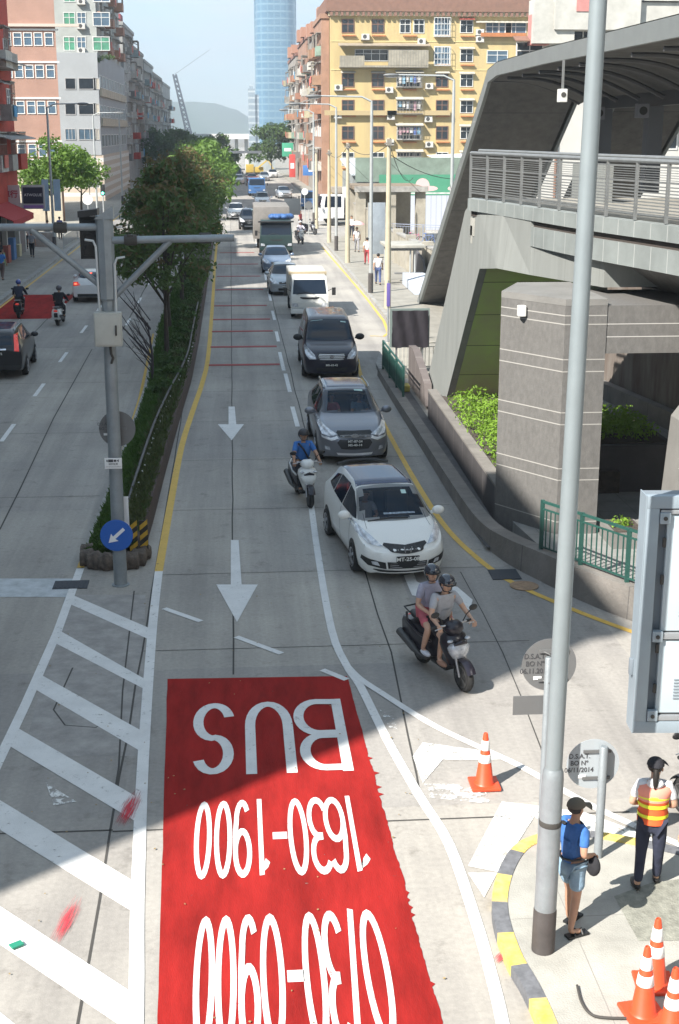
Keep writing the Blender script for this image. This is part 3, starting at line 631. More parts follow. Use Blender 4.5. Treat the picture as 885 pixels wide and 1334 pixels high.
p4 = empty('small_planter', (0, 0, 0), 0, 'low pale-edged planter box behind the green railing', 'planter'); MB().box(7.3, 8.0, 25.0, 26.0, .28, .62).build('wall', M_granl, p4); MB().box(7.36, 7.94, 25.06, 25.94, .622, .64).build('soil', M_soil, p4)
bw = empty('court_wall', (0, 0, 0), 0, 'tall stained dark wall behind the court under the bridge', 'wall')
MB().prism([(13.2, 28.9), (13.5, 28.9), (11.0, 46), (10.7, 46)], -.1, 4.3).build('wall', M_stain, bw); MB().prism([(12.9, 28.9), (13.19, 28.9), (10.68, 46), (10.4, 46)], -.1, .75).build('plinth', M_cwall, bw)
for i, (x, y) in enumerate(((12.78, 31.0), (12.2, 34.6))): MB().box(x-.2, x+.25, y-.22, y+.22, -.1, 4.25).build('pilaster', mat('rust_stained_column', (.15, .10, .075), .9, var=.6, vs=2, stretch=(2, 2, .3)), bw)

def rail_green(pts, h, label, z0s, spacing=.13, m=M_grn):
    r = empty('guard_railing', (0, 0, 0), 0, label, 'railing'); hr = MB()
    P3 = [Vector((p[0], p[1], z)) for p, z in zip(pts, z0s)]
    for a, b in zip(P3, P3[1:]):
        f = MB(); d = (b-a); L = d.length; d = d/L
        for zz in (.1, h-.14, h): f.bar((a.x, a.y, a.z+zz), (b.x, b.y, b.z+zz), .045 if zz == h else .03)
        n = int(L/spacing)
        for i in range(1, n): p = a.lerp(b, i/n); f.box(p.x-.011, p.x+.011, p.y-.011, p.y+.011, p.z+.1, p.z+h-.14)
        f.build('bar_panel', m, r)
    for p in P3: MB().box(p.x-.035, p.x+.035, p.y-.035, p.y+.035, p.z-.02, p.z+h+.03).build('post', m, r)
    return r
gp = [(5.72, 24.35), (6.2, 23.25), (6.75, 22.15), (7.45, 21.05), (8.2, 20.0), (9.2, 18.8), (10.2, 17.5)]
rail_green(gp, .98, 'green barred railing on the low wall in front of the granite pier', [.5, .55, .57, .58, .6, .6, .6])
rail_green([(5.1, 46.4), (5.12, 44.6), (5.14, 42.8), (5.16, 41.2)], .95, 'dark green barred railing beside the ramp, below the black wrapped sign board', [.28, .27, .27, .27])
M_wrail = mat('cream_railing', (.55, .53, .46), .6)
rail_green([(5.3, 47.0), (6.5, 47.0), (7.9, 46.9)], .95, 'cream railing across the footway beside the stair foot', [.12, .12, .12], m=M_wrail)
# wrapped sign board
wb = empty('wrapped_signboard', (5.95, 45.9, .12), 0, 'signboard wrapped in black sheeting on two legs by the green railing', 'signboard')
rows = []; rr = random.Random(4)
for j in range(13):
    v = j/12; rows.append([(-.62+1.24*u+rr.uniform(-.012, .012), -.06+.035*math.sin(u*17+v*3)+rr.uniform(-.012, .012)-.02*math.sin(v*3), 1.0+1.22*v-(.05*abs(math.sin(u*9)) if j == 0 else 0)) for u in [i/24 for i in range(25)]])
MB().grid(rows).add([(-.62, .09, 1.0), (.62, .09, 1.0), (.62, .09, 2.22), (-.62, .09, 2.22)], [(0, 1, 2, 3)]).build('wrapping', mat('black_sheeting', (.022, .018, .024), .55, var=.3, vs=4), wb, smooth=50)
MB().box(-.68, .68, .06, .12, .95, 2.27).build('board', mat('board_grey_green', (.16, .20, .19), .6), wb)
for x in (-.45, .45): MB().box(x-.03, x+.03, .03, .09, 0, .95).build('leg', M_rail, wb)
tag(MB().prism([(40.5, .1), (44.6, .1), (44.6, 1.35), (43.6, 1.4), (40.8, .75)], 5.75, 5.98, 'X').build('stair_wing_wall', mat('brown_granite', (.13, .11, .105), .8, var=.2, vs=2, lines=[('Y', .9, .02, (.3, .28, .26))]), smooth=None), 'brown granite wing wall with sloping top at the foot of the footbridge stair', 'wall')
yb_ = MB(); yb_.box(5.35, 5.58, 42.8, 43.3, .13, .33); tag(yb_.build('grit_box', mat('bin_yellow', (.30, .26, .05), .6), bevel=.02), 'small yellow and black box on the ramp beside the dark green railing', 'box')
# ------------------------------------------------------------------ buildings
M_glass = mat('window_glass', (.03, .04, .05), .12, spec=.6, var=.5, vs=.7)
M_glb = mat('blue_window_glass', (.10, .16, .22), .15, var=.4, vs=.7)
M_glg = mat('green_window_glass', (.10, .30, .20), .3, var=.4, vs=.9)
M_frame = mat('white_window_frame', (.62, .62, .60), .6)
M_ac = mat('air_conditioner_case', (.58, .57, .53), .6, var=.2, vs=3)
M_acd = mat('fan_grille', (.06, .06, .06), .7)
M_awn = mat('pale_awning', (.48, .45, .38), .8, var=.3, vs=2)
M_cage = mat('rusty_cage', (.26, .24, .21), .7, var=.4, vs=3)
M_orange = mat('orange_ledge', (.45, .17, .06), .8, var=.3, vs=2)
M_white2 = mat('white_render', (.50, .49, .46), .85, var=.14, vs=.6)
def frame_of(face, x, z, d=0.):     # face: (origin, right vector, outward normal); gives a matrix whose local x is along the wall, y into it, z up
    o, r, n = face; o, r, n = Vector(o), Vector(r).normalized(), Vector(n).normalized()
    return Matrix.Translation(o+r*x+Vector((0, 0, z))+n*d) @ Matrix((( r.x, -n.x, 0, 0), (r.y, -n.y, 0, 0), (0, 0, 1, 0), (0, 0, 0, 1)))
def window(b, face, x, z, w, h, gm=None, fm=None, bars=1, sill=False, simple=False, hb=1):
    M = frame_of(face, x, z); m = MB(); m.M = M; t = .07*max(1, min(w, h)/1.2)
    m.box(-w/2-t, w/2+t, -.06, .02, h/2, h/2+t); m.box(-w/2-t, w/2+t, -.06, .02, -h/2-t, -h/2)
    m.box(-w/2-t, -w/2, -.06, .02, -h/2, h/2); m.box(w/2, w/2+t, -.06, .02, -h/2, h/2)
    for i in range(1, bars+1): xx = -w/2+w*i/(bars+1); m.box(xx-.03, xx+.03, -.05, .02, -h/2, h/2)
    if hb: m.box(-w/2, w/2, -.048, .02, h*.12, h*.12+.06)
    f = m.build('window', fm or M_frame, b)
    p = MB(); p.M = M; p.box(-w/2+.002, w/2-.002, -.012, .04, -h/2+.002, h/2-.002); p.build('pane', gm or M_glass, f)
    return f
def aircon(b, face, x, z, s=1.):
    M = frame_of(face, x, z); m = MB(); m.M = M; m.box(-.42*s, .42*s, -.42, -.04, -.3*s, .3*s); a = m.build('air_conditioner', M_ac, b)
    c = MB(); c.M = M @ Matrix.Translation((-.08, -.425, 0)); c.lathe([(.22*s, 0), (.2*s, -.015)], (0, 0, 0), 14, 'Y'); c.build('fan_grille', M_acd, a)
    s_ = MB(); s_.M = M; s_.box(-.5*s, .5*s, -.46, .02, -.36*s, -.302*s); s_.build('bracket', M_cage, a); return a
def ledge(b, face, x, z, w, d=.45, m=None, name='awning', slope=.18, th=.06):
    M = frame_of(face, x, z); k = MB(); k.M = M
    k.add([(-w/2, .01, 0), (w/2, .01, 0), (w/2, -d, -slope), (-w/2, -d, -slope), (-w/2, .01, th), (w/2, .01, th), (w/2, -d, th-slope), (-w/2, -d, th-slope)],
        [(3,2,1,0),(4,5,6,7),(0,1,5,4),(1,2,6,5),(2,3,7,6),(3,0,4,7)]); return k.build(name, m or M_awn, b)
def cage(b, face, x, z, w, h, d=.6, m=None):
    M = frame_of(face, x, z); k = MB(); k.M = M
    k.box(-w/2, w/2, -d, 0, -h/2-.05, -h/2)
    for zz in (-h/2, -h/6, h/6, h/2): k.box(-w/2, w/2, -d-.02, -d, zz, zz+.05)
    n = max(3, int(w/.35))
    for i in range(n+1): xx = -w/2+w*i/n; k.box(xx-.018, xx+.018, -d-.02, -d, -h/2, h/2)
    for xx in (-w/2, w/2-.04): k.box(xx, xx+.04, -d, 0, h/2, h/2+.04)
    return k.build('window_cage', m or M_cage, b)
def laundry(b, face, x, z, w, rn, d=.62):
    for i in range(int(w/.42)):
        c = rn.choice([(.6,.6,.62), (.12,.18,.45), (.45,.08,.12), (.65,.63,.6), (.5,.3,.35), (.1,.1,.12), (.25,.45,.6)])
        M = frame_of(face, x-w/2+.25+i*.42, z); k = MB(); k.M = M; hh = rn.uniform(.5, .95); k.box(-.15, .15, -d-.08, -d-.03, -hh, 0); k.build('washing', mat('cloth_%d%d%d' % tuple(int(v*100) for v in c), c, .9), b)
rn = random.Random(11)
# ---- yellow apartment block, facade towards the camera
yb = empty('yellow_apartment_block', (0, 0, 0), 0, 'yellow rendered apartment block with brown cornice, air conditioners and laundry cages', 'building')
M_yel = mat('yellow_render', (.50, .39, .18), .85, var=.2, vs=.6, c2=(.40, .31, .16), stretch=(2, 2, .3))
M_brn = mat('brown_cornice', (.22, .12, .085), .8, var=.25, vs=2)
YF = 156.; xl, xr = 11.1, 36.
MB().box(xl, xr, YF, YF+16, -.1, 20.6).build('wall', M_yel, yb)
cn = MB(); cn.box(xl-.5, xr+.5, YF-.55, YF+16, 20.6, 22.0); cn.build('cornice', M_brn, yb)
MB().box(xl-.25, xr+.2, YF-.28, YF-.003, 20.15, 20.597).build('cornice_band', mat('cream_trim', (.60, .53, .34), .8), yb)
cb_ = MB()
for i in range(44): cb_.box(xl-.1+i*.58, xl+.2+i*.58, YF-.5, YF-.285, 20.15, 20.55)
cb_.build('dentils', M_brn, yb)
for z in (17.55, 14.6): MB().box(xl-.02, xr, YF-.05, YF-.003, z-.03, z+.03).build('string_course', mat('pale_yellow_trim', (.66, .55, .28), .8), yb)
f0 = ((0, YF, 0), (1, 0, 0), (0, -1, 0))
def xw(px): return (px-300)/F*YF*1.0
def zz_(py): return GY(500, py, YF).z
rows_y = [34, 72, 104.5, 139, 173, 207]
colsx = [453.5, 492.5, 533, 576, 608]
for r_, py in enumerate(rows_y):
    z = zz_(py)
    for c_, px in enumerate(colsx):
        x = GY(px, py, YF).x
        if r_ == 1 and c_ < 3:
            continue
        if c_ == 2 and r_ >= 2:
            window(yb, f0, x, z, 2.6, 1.3, bars=3); cage(yb, f0, x, z, 2.9, 1.5, .7); laundry(yb, f0, x, z+.55, 2.6, rn, .4) if r_ < 5 else None
            ledge(yb, f0, x, z+1.0, 3.1, .8, slope=.25)
        elif c_ == 2 and r_ == 0:
            for q in (528, 546): window(yb, f0, GY(q, py, YF).x, z, 1.05, 1.3)
        elif c_ == 3 and r_ < 2:
            window(yb, f0, x, z, 1.6, 1.7, M_glb, bars=1); cage(yb, f0, x, z-.1, 1.8, 1.9, .5, M_frame)
        elif c_ == 4:
            window(yb, f0, x, z, 1.3, 1.2, bars=1); ledge(yb, f0, x, z+.85, 1.7, .5, mat('red_awning', (.28, .06, .04), .8) if r_ == 0 else M_awn)
        else:
            window(yb, f0, x, z, 1.25, 1.3, fm=(M_brn if r_ < 5 else M_frame))
            if r_ in (2,): ledge(yb, f0, x, z+.9, 1.6, .5)
        if r_ < 5 or True: ledge(yb, f0, x+.1, z-1.05, 1.5, .3, M_orange, 'window_ledge', .02, .12)
for px, py in [(476,48),(549,54),(441,114),(440,150),(507,117),(509,152),(508,185),(559,112),(558,155),(559,188),(466,221),(559,223),(502,222),(625,51),(625,42)]: v = GY(px, py, YF); aircon(yb, f0, v.x, v.z, 1.0)
v = GY(500, 72, YF); window(yb, f0, v.x, v.z, 6.2, 1.1, bars=6); M_ = frame_of(f0, v.x, v.z); k = MB(); k.M = M_; k.box(-4.9, 4.8, -1.1, 0, -1.3, -1.1); k.box(.4, 4.8, -1.12, -1.0, -1.1, .5); k.box(-4.9, -2.2, -1.1, -1.0, -1.1, -.1)
k.build('balcony', mat('weathered_balcony', (.32, .29, .23), .8, var=.4, vs=1.5, lines=[('X', .3, .06, (.2, .19, .16))]), yb); ledge(yb, f0, v.x, v.z+1.2, 10, 1.1, mat('corrugated_awning', (.30, .25, .19), .8, var=.3, vs=2), slope=.3)
ledge(yb, f0, GY(470, 157, YF).x, GY(470, 150, YF).z, 8, .55, mat('stained_ledge', (.40, .31, .17), .85), 'ledge', .02, .5); ledge(yb, f0, GY(545, 150, YF).x, GY(545, 150, YF).z, 7, .55, MATS['stained_ledge'], 'ledge', .02, .5)
for q, py in [((642,658),37), ((672,),37), ((648,),74), ((690,),74)]:
    for px in q: v = GY(px, py, YF); window(yb, f0, v.x, v.z, 1.4 if len(q) > 1 else 2.2, 1.2, M_glb)
v = GY(655, 48, YF); ledge(yb, f0, v.x, v.z, 5, .6, M_orange, 'window_ledge', .02, .4); v = GY(655, 28, YF); ledge(yb, f0, v.x, v.z, 6, .6)
v = GY(538, 213, YF); k = MB(); lf = []
# low structure on the plinth of the block
MB().box(xl, xr, YF-3.0, YF-.003, 1.6, 2.2).build('shop_canopy', mat('dirty_canopy', (.36, .31, .25), .85, var=.4, vs=1), yb)

# ---- cluttered side of terraces: balconies, cages and awnings stacked along a street front
PAL = [(.40,.20,.12), (.34,.17,.11), (.45,.42,.36), (.30,.29,.27), (.55,.53,.48), (.20,.19,.18), (.36,.22,.14), (.25,.35,.28), (.5,.45,.3)]
def clutter_front(b, face, L, H, rn, fl=3.1, bay=3.4, z0=3.6, pal=PAL, dense=1.):
    nf = int((H-z0)/fl); nb = int(L/bay); kmax = 92; cnt = 0
    for i in range(nb):
        xx = bay*(i+.5)
        for j in range(nf):
            z = z0+fl*(j+.5)
            if cnt >= kmax: return
            t = rn.random(); w = bay*rn.uniform(.6, .92); d = rn.uniform(.5, 1.3); cnt += 1
            m = mat('balcony_%d' % (rn.randrange(len(pal))), pal[rn.randrange(len(pal))], .85, var=.3, vs=2) if False else None
            ci = rn.randrange(len(pal)); m = mat('balcony_paint_%d_%d' % (ci, int(pal[0][0]*100)), pal[ci], .85, var=.35, vs=1.5)
            if t < .55*dense:
                M = frame_of(face, xx, z); k = MB(); k.M = M; k.box(-w/2, w/2, -d, .02, -1.35, -1.2); k.box(-w/2, w/2, -d, -d+.1, -1.2, -.35); k.box(-w/2, -w/2+.1, -d+.1, 0, -1.2, -.35); k.box(w/2-.1, w/2, -d+.1, 0, -1.2, -.35); bl = k.build('balcony', m, b)
                if rn.random() < .6:
                    g = MB(); g.M = M; n_ = int(w/.3)
                    for q in range(n_+1): xq = -w/2+.03+(w-.06)*q/n_; g.box(xq-.015, xq+.015, -d+.03, -d+.06, -.35, 1.0)
                    g.box(-w/2, w/2, -d+.02, -d+.07, .3, .35); g.box(-w/2, w/2, -d, 0, 1.0, 1.08); g.build('cage', M_cage, bl)
                if rn.random() < .45: k = MB(); k.M = M; k.box(-w*.3, w*.25, -d-.12, -d-.06, -1.1, rn.uniform(-.5, .1)); k.build('washing', mat('washing_%d' % rn.randrange(4), [(.6,.6,.62), (.1,.3,.5), (.5,.15,.12), (.15,.4,.25)][rn.randrange(4)], .9), bl)
            else: window(b, face, xx, z, w*.6, 1.3, rn.choice([M_glass, M_glb, M_glass]), bars=1)
            if rn.random() < .5: ledge(b, face, xx, z+1.15, w, rn.uniform(.5, 1.0), mat('awning_%d' % (rn.randrange(3)), [(.5,.48,.42), (.33,.32,.30), (.22,.33,.28)][rn.randrange(3)], .8, var=.3, vs=2), slope=rn.uniform(.1, .4))
            if rn.random() < .35: aircon(b, face, xx+rn.uniform(-.5, .5), z-.9, .9)
def block(name, label, x0, x1, y0_, y1_, H, m, side=None, front=None, roof=None, pal=PAL, seed=1, bay=3.4, dense=1., z0=3.6):
    b = empty(name, (0, 0, 0), 0, label, 'building'); rn = random.Random(seed)
    MB().box(x0, x1, y0_, y1_, -.1, H).build('wall', m, b)
    if side == 'L': clutter_front(b, ((x0, y1_, 0), (0, -1, 0), (-1, 0, 0)), y1_-y0_, H, rn, pal=pal, bay=bay, dense=dense, z0=z0)
    if side == 'R': clutter_front(b, ((x1, y0_, 0), (0, 1, 0), (1, 0, 0)), y1_-y0_, H, rn, pal=pal, bay=bay, dense=dense, z0=z0)
    if front: clutter_front(b, ((x0, y0_, 0), (1, 0, 0), (0, -1, 0)), x1-x0, H, rn, pal=pal, bay=bay, dense=dense, z0=z0)
    MB().box(x0-.15, x1+.15, y0_-.15, y1_+.15, H, H+.5).build('parapet', roof or m, b)
    return b
M_brick = mat('orange_brick', (.34, .20, .14), .85, var=.3, vs=.8); M_grim = mat('grimy_render', (.30, .27, .24), .9, var=.45, vs=.6); M_grim2 = mat('grey_grimy_render', (.34, .34, .33), .9, var=.4, vs=.6)
bks = [('tenement_block', 'orange tenement side with stacked balconies directly behind the yellow block', 12.0, 30, 172.2, 190, 21.0, M_brick, 3),
       ('tenement_block', 'dark grimy tenement in the middle of the right-hand row', 11.7, 30, 190.4, 212, 20.4, M_grim, 4),
       ('tenement_block', 'orange-roofed tenement third from the yellow block in the right-hand row', 11.5, 30, 212.4, 238, 21.2, M_brick, 5),
       ('tenement_block', 'farthest tenement of the right-hand row, next to the blue tower', 11.2, 30, 238.4, 270, 20.2, M_grim, 6)]
for nm, lb_, x0, x1, a, b_, H, m, sd_ in bks:
    b = block(nm, lb_, x0, x1, a, b_, H, m, side='L', roof=mat('roof_redbrown', (.24, .12, .09), .85, var=.3, vs=1), seed=sd_, bay=3.3)
    b['group'] = 'tenements behind the yellow block'
    for q in range(2): yy = a+3+q*(b_-a)*.45; MB().box(x0-.6, x0+2.4, yy, yy+3.2, H+.502, H+1.9+.4*q).build('roof_hut', mat('orange_tile', (.36, .19, .13), .85), b)
sb = empty('balcony_stack', (0, 0, 0), 0, '', '') if False else None
# near side of the yellow block towards the road: orange brick with balconies
ysd = block('tenement_block', 'narrow brick flank house hugging the road side of the yellow block', 10.2, 11.05, 157.5, 171.8, 20.0, M_brick, side='L', seed=9, bay=3.4); ysd['group'] = 'tenements behind the yellow block'

# ---- white apartment block top right behind the canopy
wbk = empty('white_apartment_block', (0, 0, 0), 0, 'white apartment block with boxed balconies rising behind the footbridge canopy', 'building')
MB().prism([(19.4, 90), (44, 90), (44, 112), (24.8, 112)], -.1, 34).build('wall', M_white2, wbk)
fw = ((0, 90, 0), (1, 0, 0), (0, -1, 0)); M_pinkp = mat('pink_panel', (.50, .22, .20), .8, var=.2, vs=2); M_bal = mat('balcony_render', (.50, .49, .45), .85, var=.25, vs=1)
for px, py, w, h, d, m in [(715,30,2.6,2.6,1.6,M_bal), (770,15,5.4,2.4,1.8,M_bal), (700,40,1.2,1.8,1.0,M_pinkp), (640+80,-30,3,2.4,1.6,M_bal), (850,22,3,1.5,1.4,M_bal), (870,-20,5,2.2,1.6,M_bal)]:
    v = GY(px, py, 90); k = MB(); k.M = frame_of(fw, v.x, v.z); k.box(-w/2, w/2, -d, -.003, -h/2, h/2); bb_ = k.build('balcony', m, wbk)
for px, py, w in [(725,10,2.), (760,40,1.6), (808,42,2.2), (865,55,2), (833,143,2.4), (862,180,2), (690,70,1.6), (845,95,2)]:
    v = GY(px, py, 90); window(wbk, fw, v.x, v.z, w, 1.3); ledge(wbk, fw, v.x, v.z+1.0, w+.6, .9, M_brn, slope=.3)
v = GY(775, 5, 90); k = MB(); k.M = frame_of(fw, v.x, v.z); k.box(-1.6, .2, -1.85, -1.803, -.6, .8); k.build('balcony_screen', M_pinkp, wbk)
MB().tube([(GY(733, 0, 89.9).x, 89.9, -.1), (GY(733, 0, 89.9).x, 89.9, 33)], .09, 6).build('drain_pipe', M_brn, wbk)

# ---- left side: red corner house, pink block, grey-white block, long row beyond
M_redw = mat('red_render', (.42, .05, .03), .8, var=.3, vs=.9); M_pink = mat('pink_tile', (.36, .215, .165), .8, var=.2, vs=.5, lines=[('Z', .75, .02, (.31, .185, .145))]); M_gw = mat('grey_white_tile', (.34, .36, .375), .75, var=.12, vs=.4)
PALR = [(.42,.05,.03), (.30,.29,.27), (.50,.48,.44), (.15,.15,.15), (.38,.36,.33)]
rb_h = block('red_corner_house', 'red rendered corner house with boxed-in balconies above the awnings at the left edge', -30, -14.6, 78, 97.5, 16.9, M_redw, side='R', seed=21, pal=PALR, bay=3.2, z0=5.5)
rb2 = clutter_front(rb_h, ((-30, 78, 0), (1, 0, 0), (0, -1, 0)), 3, 16.9, random.Random(2), pal=PALR)
for z in (8.0, 12.6): ledge(rb_h, ((-14.6, 78, 0), (0, 1, 0), (1, 0, 0)), 14, z, 11, 1.4, mat('grey_awning', (.3, .3, .29), .8), slope=.35)
pk = empty('pink_block', (0, 0, 0), 0, 'pink tiled block with rows of small white framed windows', 'building')
YP = 130.; MB().prism([(-34, YP), (-15.35, YP), (-20.2, YP+22), (-34, YP+22)], -.1, 30).build('wall', M_pink, pk); fp = ((0, YP, 0), (1, 0, 0), (0, -1, 0))
for py in (51, 93, 140, 196):
    cx_ = [23, 36.5, 50, 64] if py < 60 else ([25, 38.5, 52, 66] if py < 100 else ([27, 41, 54, 68] if py < 150 else [30, 42.5, 56, 70]))
    if py > 150: cx_ = cx_[1:]
    for px in cx_+[cx_[0]-14, cx_[0]-28]: v = GY(px, py, YP); window(pk, fp, v.x, v.z, .62, 1.0, M_glb, bars=0)
    v = GY(cx_[-1]-20, py, YP); k = MB(); k.M = frame_of(fp, v.x, v.z+.72); k.box(-3.4, 2.2, -.1, -.003, 0, .16); k.build('lintel', M_frame, pk)
v = GY(50, 33, YP); k = MB(); k.M = frame_of(fp, v.x, v.z); k.box(-6, 3.6, -.35, -.003, -.12, .12); k.build('ledge', mat('pale_ledge', (.5, .42, .36), .8), pk)
MB().box(-34, -15.5, YP-.5, YP-.003, .0, 5.2).build('base', mat('cream_wall', (.50, .44, .34), .85, var=.3, vs=1), pk)
for px, py in [(36, 212), (47, 212), (36, 219), (47, 219), (60, 216)]: v = GY(px, py, YP-.5); window(pk, ((0, YP-.5, 0), (1, 0, 0), (0, -1, 0)), v.x, v.z, .6, .5, bars=0, hb=0)
gw_ = empty('grey_white_block', (0, 0, 0), 0, 'grey-white block with striped ground floor and a taller green-windowed tower part', 'building')
YG = 168.; fg = ((0, YG, 0), (1, 0, 0), (0, -1, 0)); MB().box(-34, -15.2, YG, YG+42, 5.4, 16.9).build('wall', M_gw, gw_)
MB().box(-34, -15.0, YG+.05, YG+42, -.1, 5.397).build('striped_base', mat('striped_base', (.50, .42, .34), .8, lines=[('Z', 1.0, .45, (.62, .60, .56))]), gw_)
MB().box(-34, -13.6 if False else -15.25, YG+1.2, YG+36, 16.903, 30).build('tower', mat('grey_green_render', (.38, .40, .38), .85, var=.2, vs=.5), gw_)
for py, gm_ in ((109, M_glass), (142, M_glass), (175, M_glb)):
    for px, w in ((92, 1.1), (114, 1.9), (126, .6)): v = GY(px, py, YG); window(gw_, fg, v.x, v.z, w, 1.15, gm_ if px < 120 else M_awn, bars=0 if py < 150 else 2, hb=0, fm=mat('grey_frame', (.4, .4, .4), .6))
ft = ((0, YG+1.2, 0), (1, 0, 0), (0, -1, 0))
for py in (24, 56, -8):
    for px, w, gm_ in ((89, 1.2, M_glg), (105, .9, M_glb), (131, 1.8, M_glb if py < 50 else M_glg)): v = GY(px, py, YG); window(gw_, ft, v.x, v.z, w, 1.4, gm_)
    v = GY(105, py+9, YG); aircon(gw_, ft, v.x, v.z)
fs = ((-15.2, YG, 0), (0, 1, 0), (1, 0, 0))
for z in (7.0, 10.4, 13.8):
    for i in range(9): window(gw_, fs, 2.6+i*4.4, z, 2.8, 1.3, M_glass, bars=1, hb=0)
for z in (8.7, 12.1): ledge(gw_, fs, 21, z, 40, .25, MATS['cream_wall'], 'ledge', 0, .9)
clutter_front(gw_, ((-15.25, YG+1.2, 0), (0, 1, 0), (1, 0, 0)), 34, 30, random.Random(31), z0=17.2, pal=[(.4,.4,.38), (.3,.3,.29), (.45,.44,.4)], bay=3.6)
for i, (a, b_, H, m, sd_, lb_) in enumerate([(212, 236, 23.0, M_grim2, 41, 'grey tenement with dark red roof hut, right behind the grey-white block'), (236.5, 262, 21.0, M_grim, 42, 'brown-grey tenement bristling with balconies, second behind the grey-white block'),
        (262.5, 292, 20.2, M_grim2, 43, 'grey tenement crowded with cages, third in the far left row'), (292.5, 330, 19.2, M_grim, 44, 'brownish tenement near the end of the far left row'), (330.5, 372, 18.6, M_grim2, 45, 'last grey tenement of the far left row, above the trees')]):
    b = block('left_tenement', lb_, -34, -15.4-.1*(i % 2), a, b_, H, m, side='R', seed=sd_, bay=4.6, pal=[(.42,.42,.40), (.3,.3,.29), (.5,.48,.44), (.2,.2,.2), (.36,.24,.18), (.25,.32,.33)]); b['group'] = 'tenements along the far left side'
    b.name = 'tenement_row_house'
    if i == 0: MB().box(-19, -15.6, 212.5, 217, 23.502, 24.6).build('roof_hut', mat('dark_red_tile', (.26, .06, .07), .8), b)

# ---- buildings left of and behind the camera that throw the street into shade (outside the frame)
for i, (a, b_, H) in enumerate([(2.6, 10.5, 26.0), (10.6, 31, 25.1), (31.05, 33.4, 18.6), (33.5, 57.5, 23.1), (57.6, 61.9, 17.6), (62, 77.8, 21.6)]):
    b = block('shophouse', ['tall grey corner shophouse left of the picture nearest the camera', 'grey shophouse second along the left side, out of the picture', 'narrow low shophouse third along the left side', 'wide grey shophouse fourth along the left side', 'low shophouse fifth along the left side', 'grey shophouse next to the red corner house'][i], -34, -16, a, b_, H, M_grim2)
# ---- far: tower, slab, viaduct, hills, crane
tw = empty('glass_tower', (29.5, 900, 0), 0, 'tall pale blue glass tower tapering upwards above the end of the street', 'tower')
M_tg = mat('tower_glass', (.10, .22, .33), .25, .3, var=.25, vs=.02, lines=[('Z', 4.2, .9, (.19, .31, .39)), ('X', 4.0, .6, (.15, .27, .35))], stretch=(1, 1, .4))
rows = []
for j in range(25):
    z = j*7.5; w = 16.2 if z < 10 else 16.2-(z-10)*.028 ; q = []
    for t in [i/24 for i in range(25)]:
        a = math.pi*(1.12*t-.06)+math.pi; cx_ = (abs(math.cos(a))**.62)*math.copysign(1, math.cos(a)); sy = (abs(math.sin(a))**.7)*math.copysign(1, math.sin(a)); q.append((cx_*w*(.86+.0012*z*0), sy*13, z))
    rows.append(q)
MB().grid(rows).add([], []).build('curtain_wall', M_tg, tw, smooth=30)
MB().box(-13, 13, 1, 12, 0, 178).build('core', M_tg, tw); 
tl = MB()
for j in (4, 5): tl.box(-14, -12.3 + 0, -3.5, -3, 78+j*4, 80+j*4)
sl = empty('slab_tower', (12.9, 760, 0), 0, 'slim grey-blue residential tower left of the glass tower', 'tower'); M_sl = mat('slab_tower_wall', (.20, .25, .29), .7, lines=[('Z', 3.2, .9, (.38, .42, .44))])
MB().box(-2.9, .6, -6, 6, 0, 29.5).build('shaft', M_sl, sl); MB().box(.602, 2.6, -5, 5, 0, 26.5).build('wing', M_sl, sl); MB().box(-2.2, -.4, -2, 2, 29.502, 31.2).build('lift_hut', M_sl, sl)
v1 = empty('viaduct', (0, 300, 0), 0, 'white road viaduct crossing the end of the street', 'viaduct')
M_vi = mat('viaduct_white', (.62, .62, .60), .7); MB().box(-40, 4.0, 0, 9, 6.45, 7.5).build('deck', M_vi, v1)
for x in (-18, 1.3, 3.4): MB().box(x-.35, x+.35, 2, 7, -.1, 6.447).build('pier', M_vi, v1)
MB().box(4.0, 9.5, 1, 8, -.1, 4.5).build('abutment', mat('abutment_grey', (.35, .38, .38), .8, var=.3, vs=.5), v1)
hm = MB(); rr = random.Random(8); rows = []
ctl = [(-900, 20), (-500, 42), (-300, 55), (-180, 50), (-93, 56), (-65, 56.5), (-25, 54), (5, 46), (40, 28), (90, 30), (200, 46), (400, 30), (900, 10)]
def hz(x):
    for (a, b), (c, d) in zip(ctl, ctl[1:]):
        if a <= x <= c: t = (x-a)/(c-a); t = t*t*(3-2*t); return b+(d-b)*t
    return 10
for j in range(9):
    v = j/8; rows.append([(x, 2500-260*(1-v), hz(x)*math.sin(v*math.pi/2)+rr.uniform(-.8, .8)) for x in range(-900, 901, 12)])
hm.grid(rows); struct('hills', hm, mat('wooded_hill', (.05, .085, .05), .95, var=.4, vs=.02), smooth=60)
cr = empty('tower_crane', (-18.2, 620, 0), 0, 'lattice crane jib leaning above the far left trees', 'crane'); M_cr = mat('crane_steel', (.04, .05, .07), .7)
def lattice(mb, p, q, w, n):
    p, q = Vector(p), Vector(q); s_ = Vector((w/2, 0, 0)); u_ = Vector((0, w/2, 0))
    cor = [s_+u_, s_-u_, -s_-u_, -s_+u_]
    for c_ in cor: mb.bar(p+c_, q+c_*.6, .6)
    for i in range(n):
        for a in range(4):
            c0, c1 = cor[a], cor[(a+1) % 4]; mb.bar(p.lerp(q, i/n)+c0*(1-.4*i/n), p.lerp(q, (i+1)/n)+c1*(1-.4*(i+1)/n), .42)
k = MB(); lattice(k, (0, 0, 8), (-5.2, 0, 31.5), 2.2, 12); k.build('jib', M_cr, cr)
k = MB(); k.bar((-5.2, 0, 31.5), (10, 8, 42), .10); k.build('hoist_cable', M_cr, cr); k = MB(); k.box(-1.6, 1.6, -1.6, 1.6, 0, 8); k.build('cab', M_cr, cr)
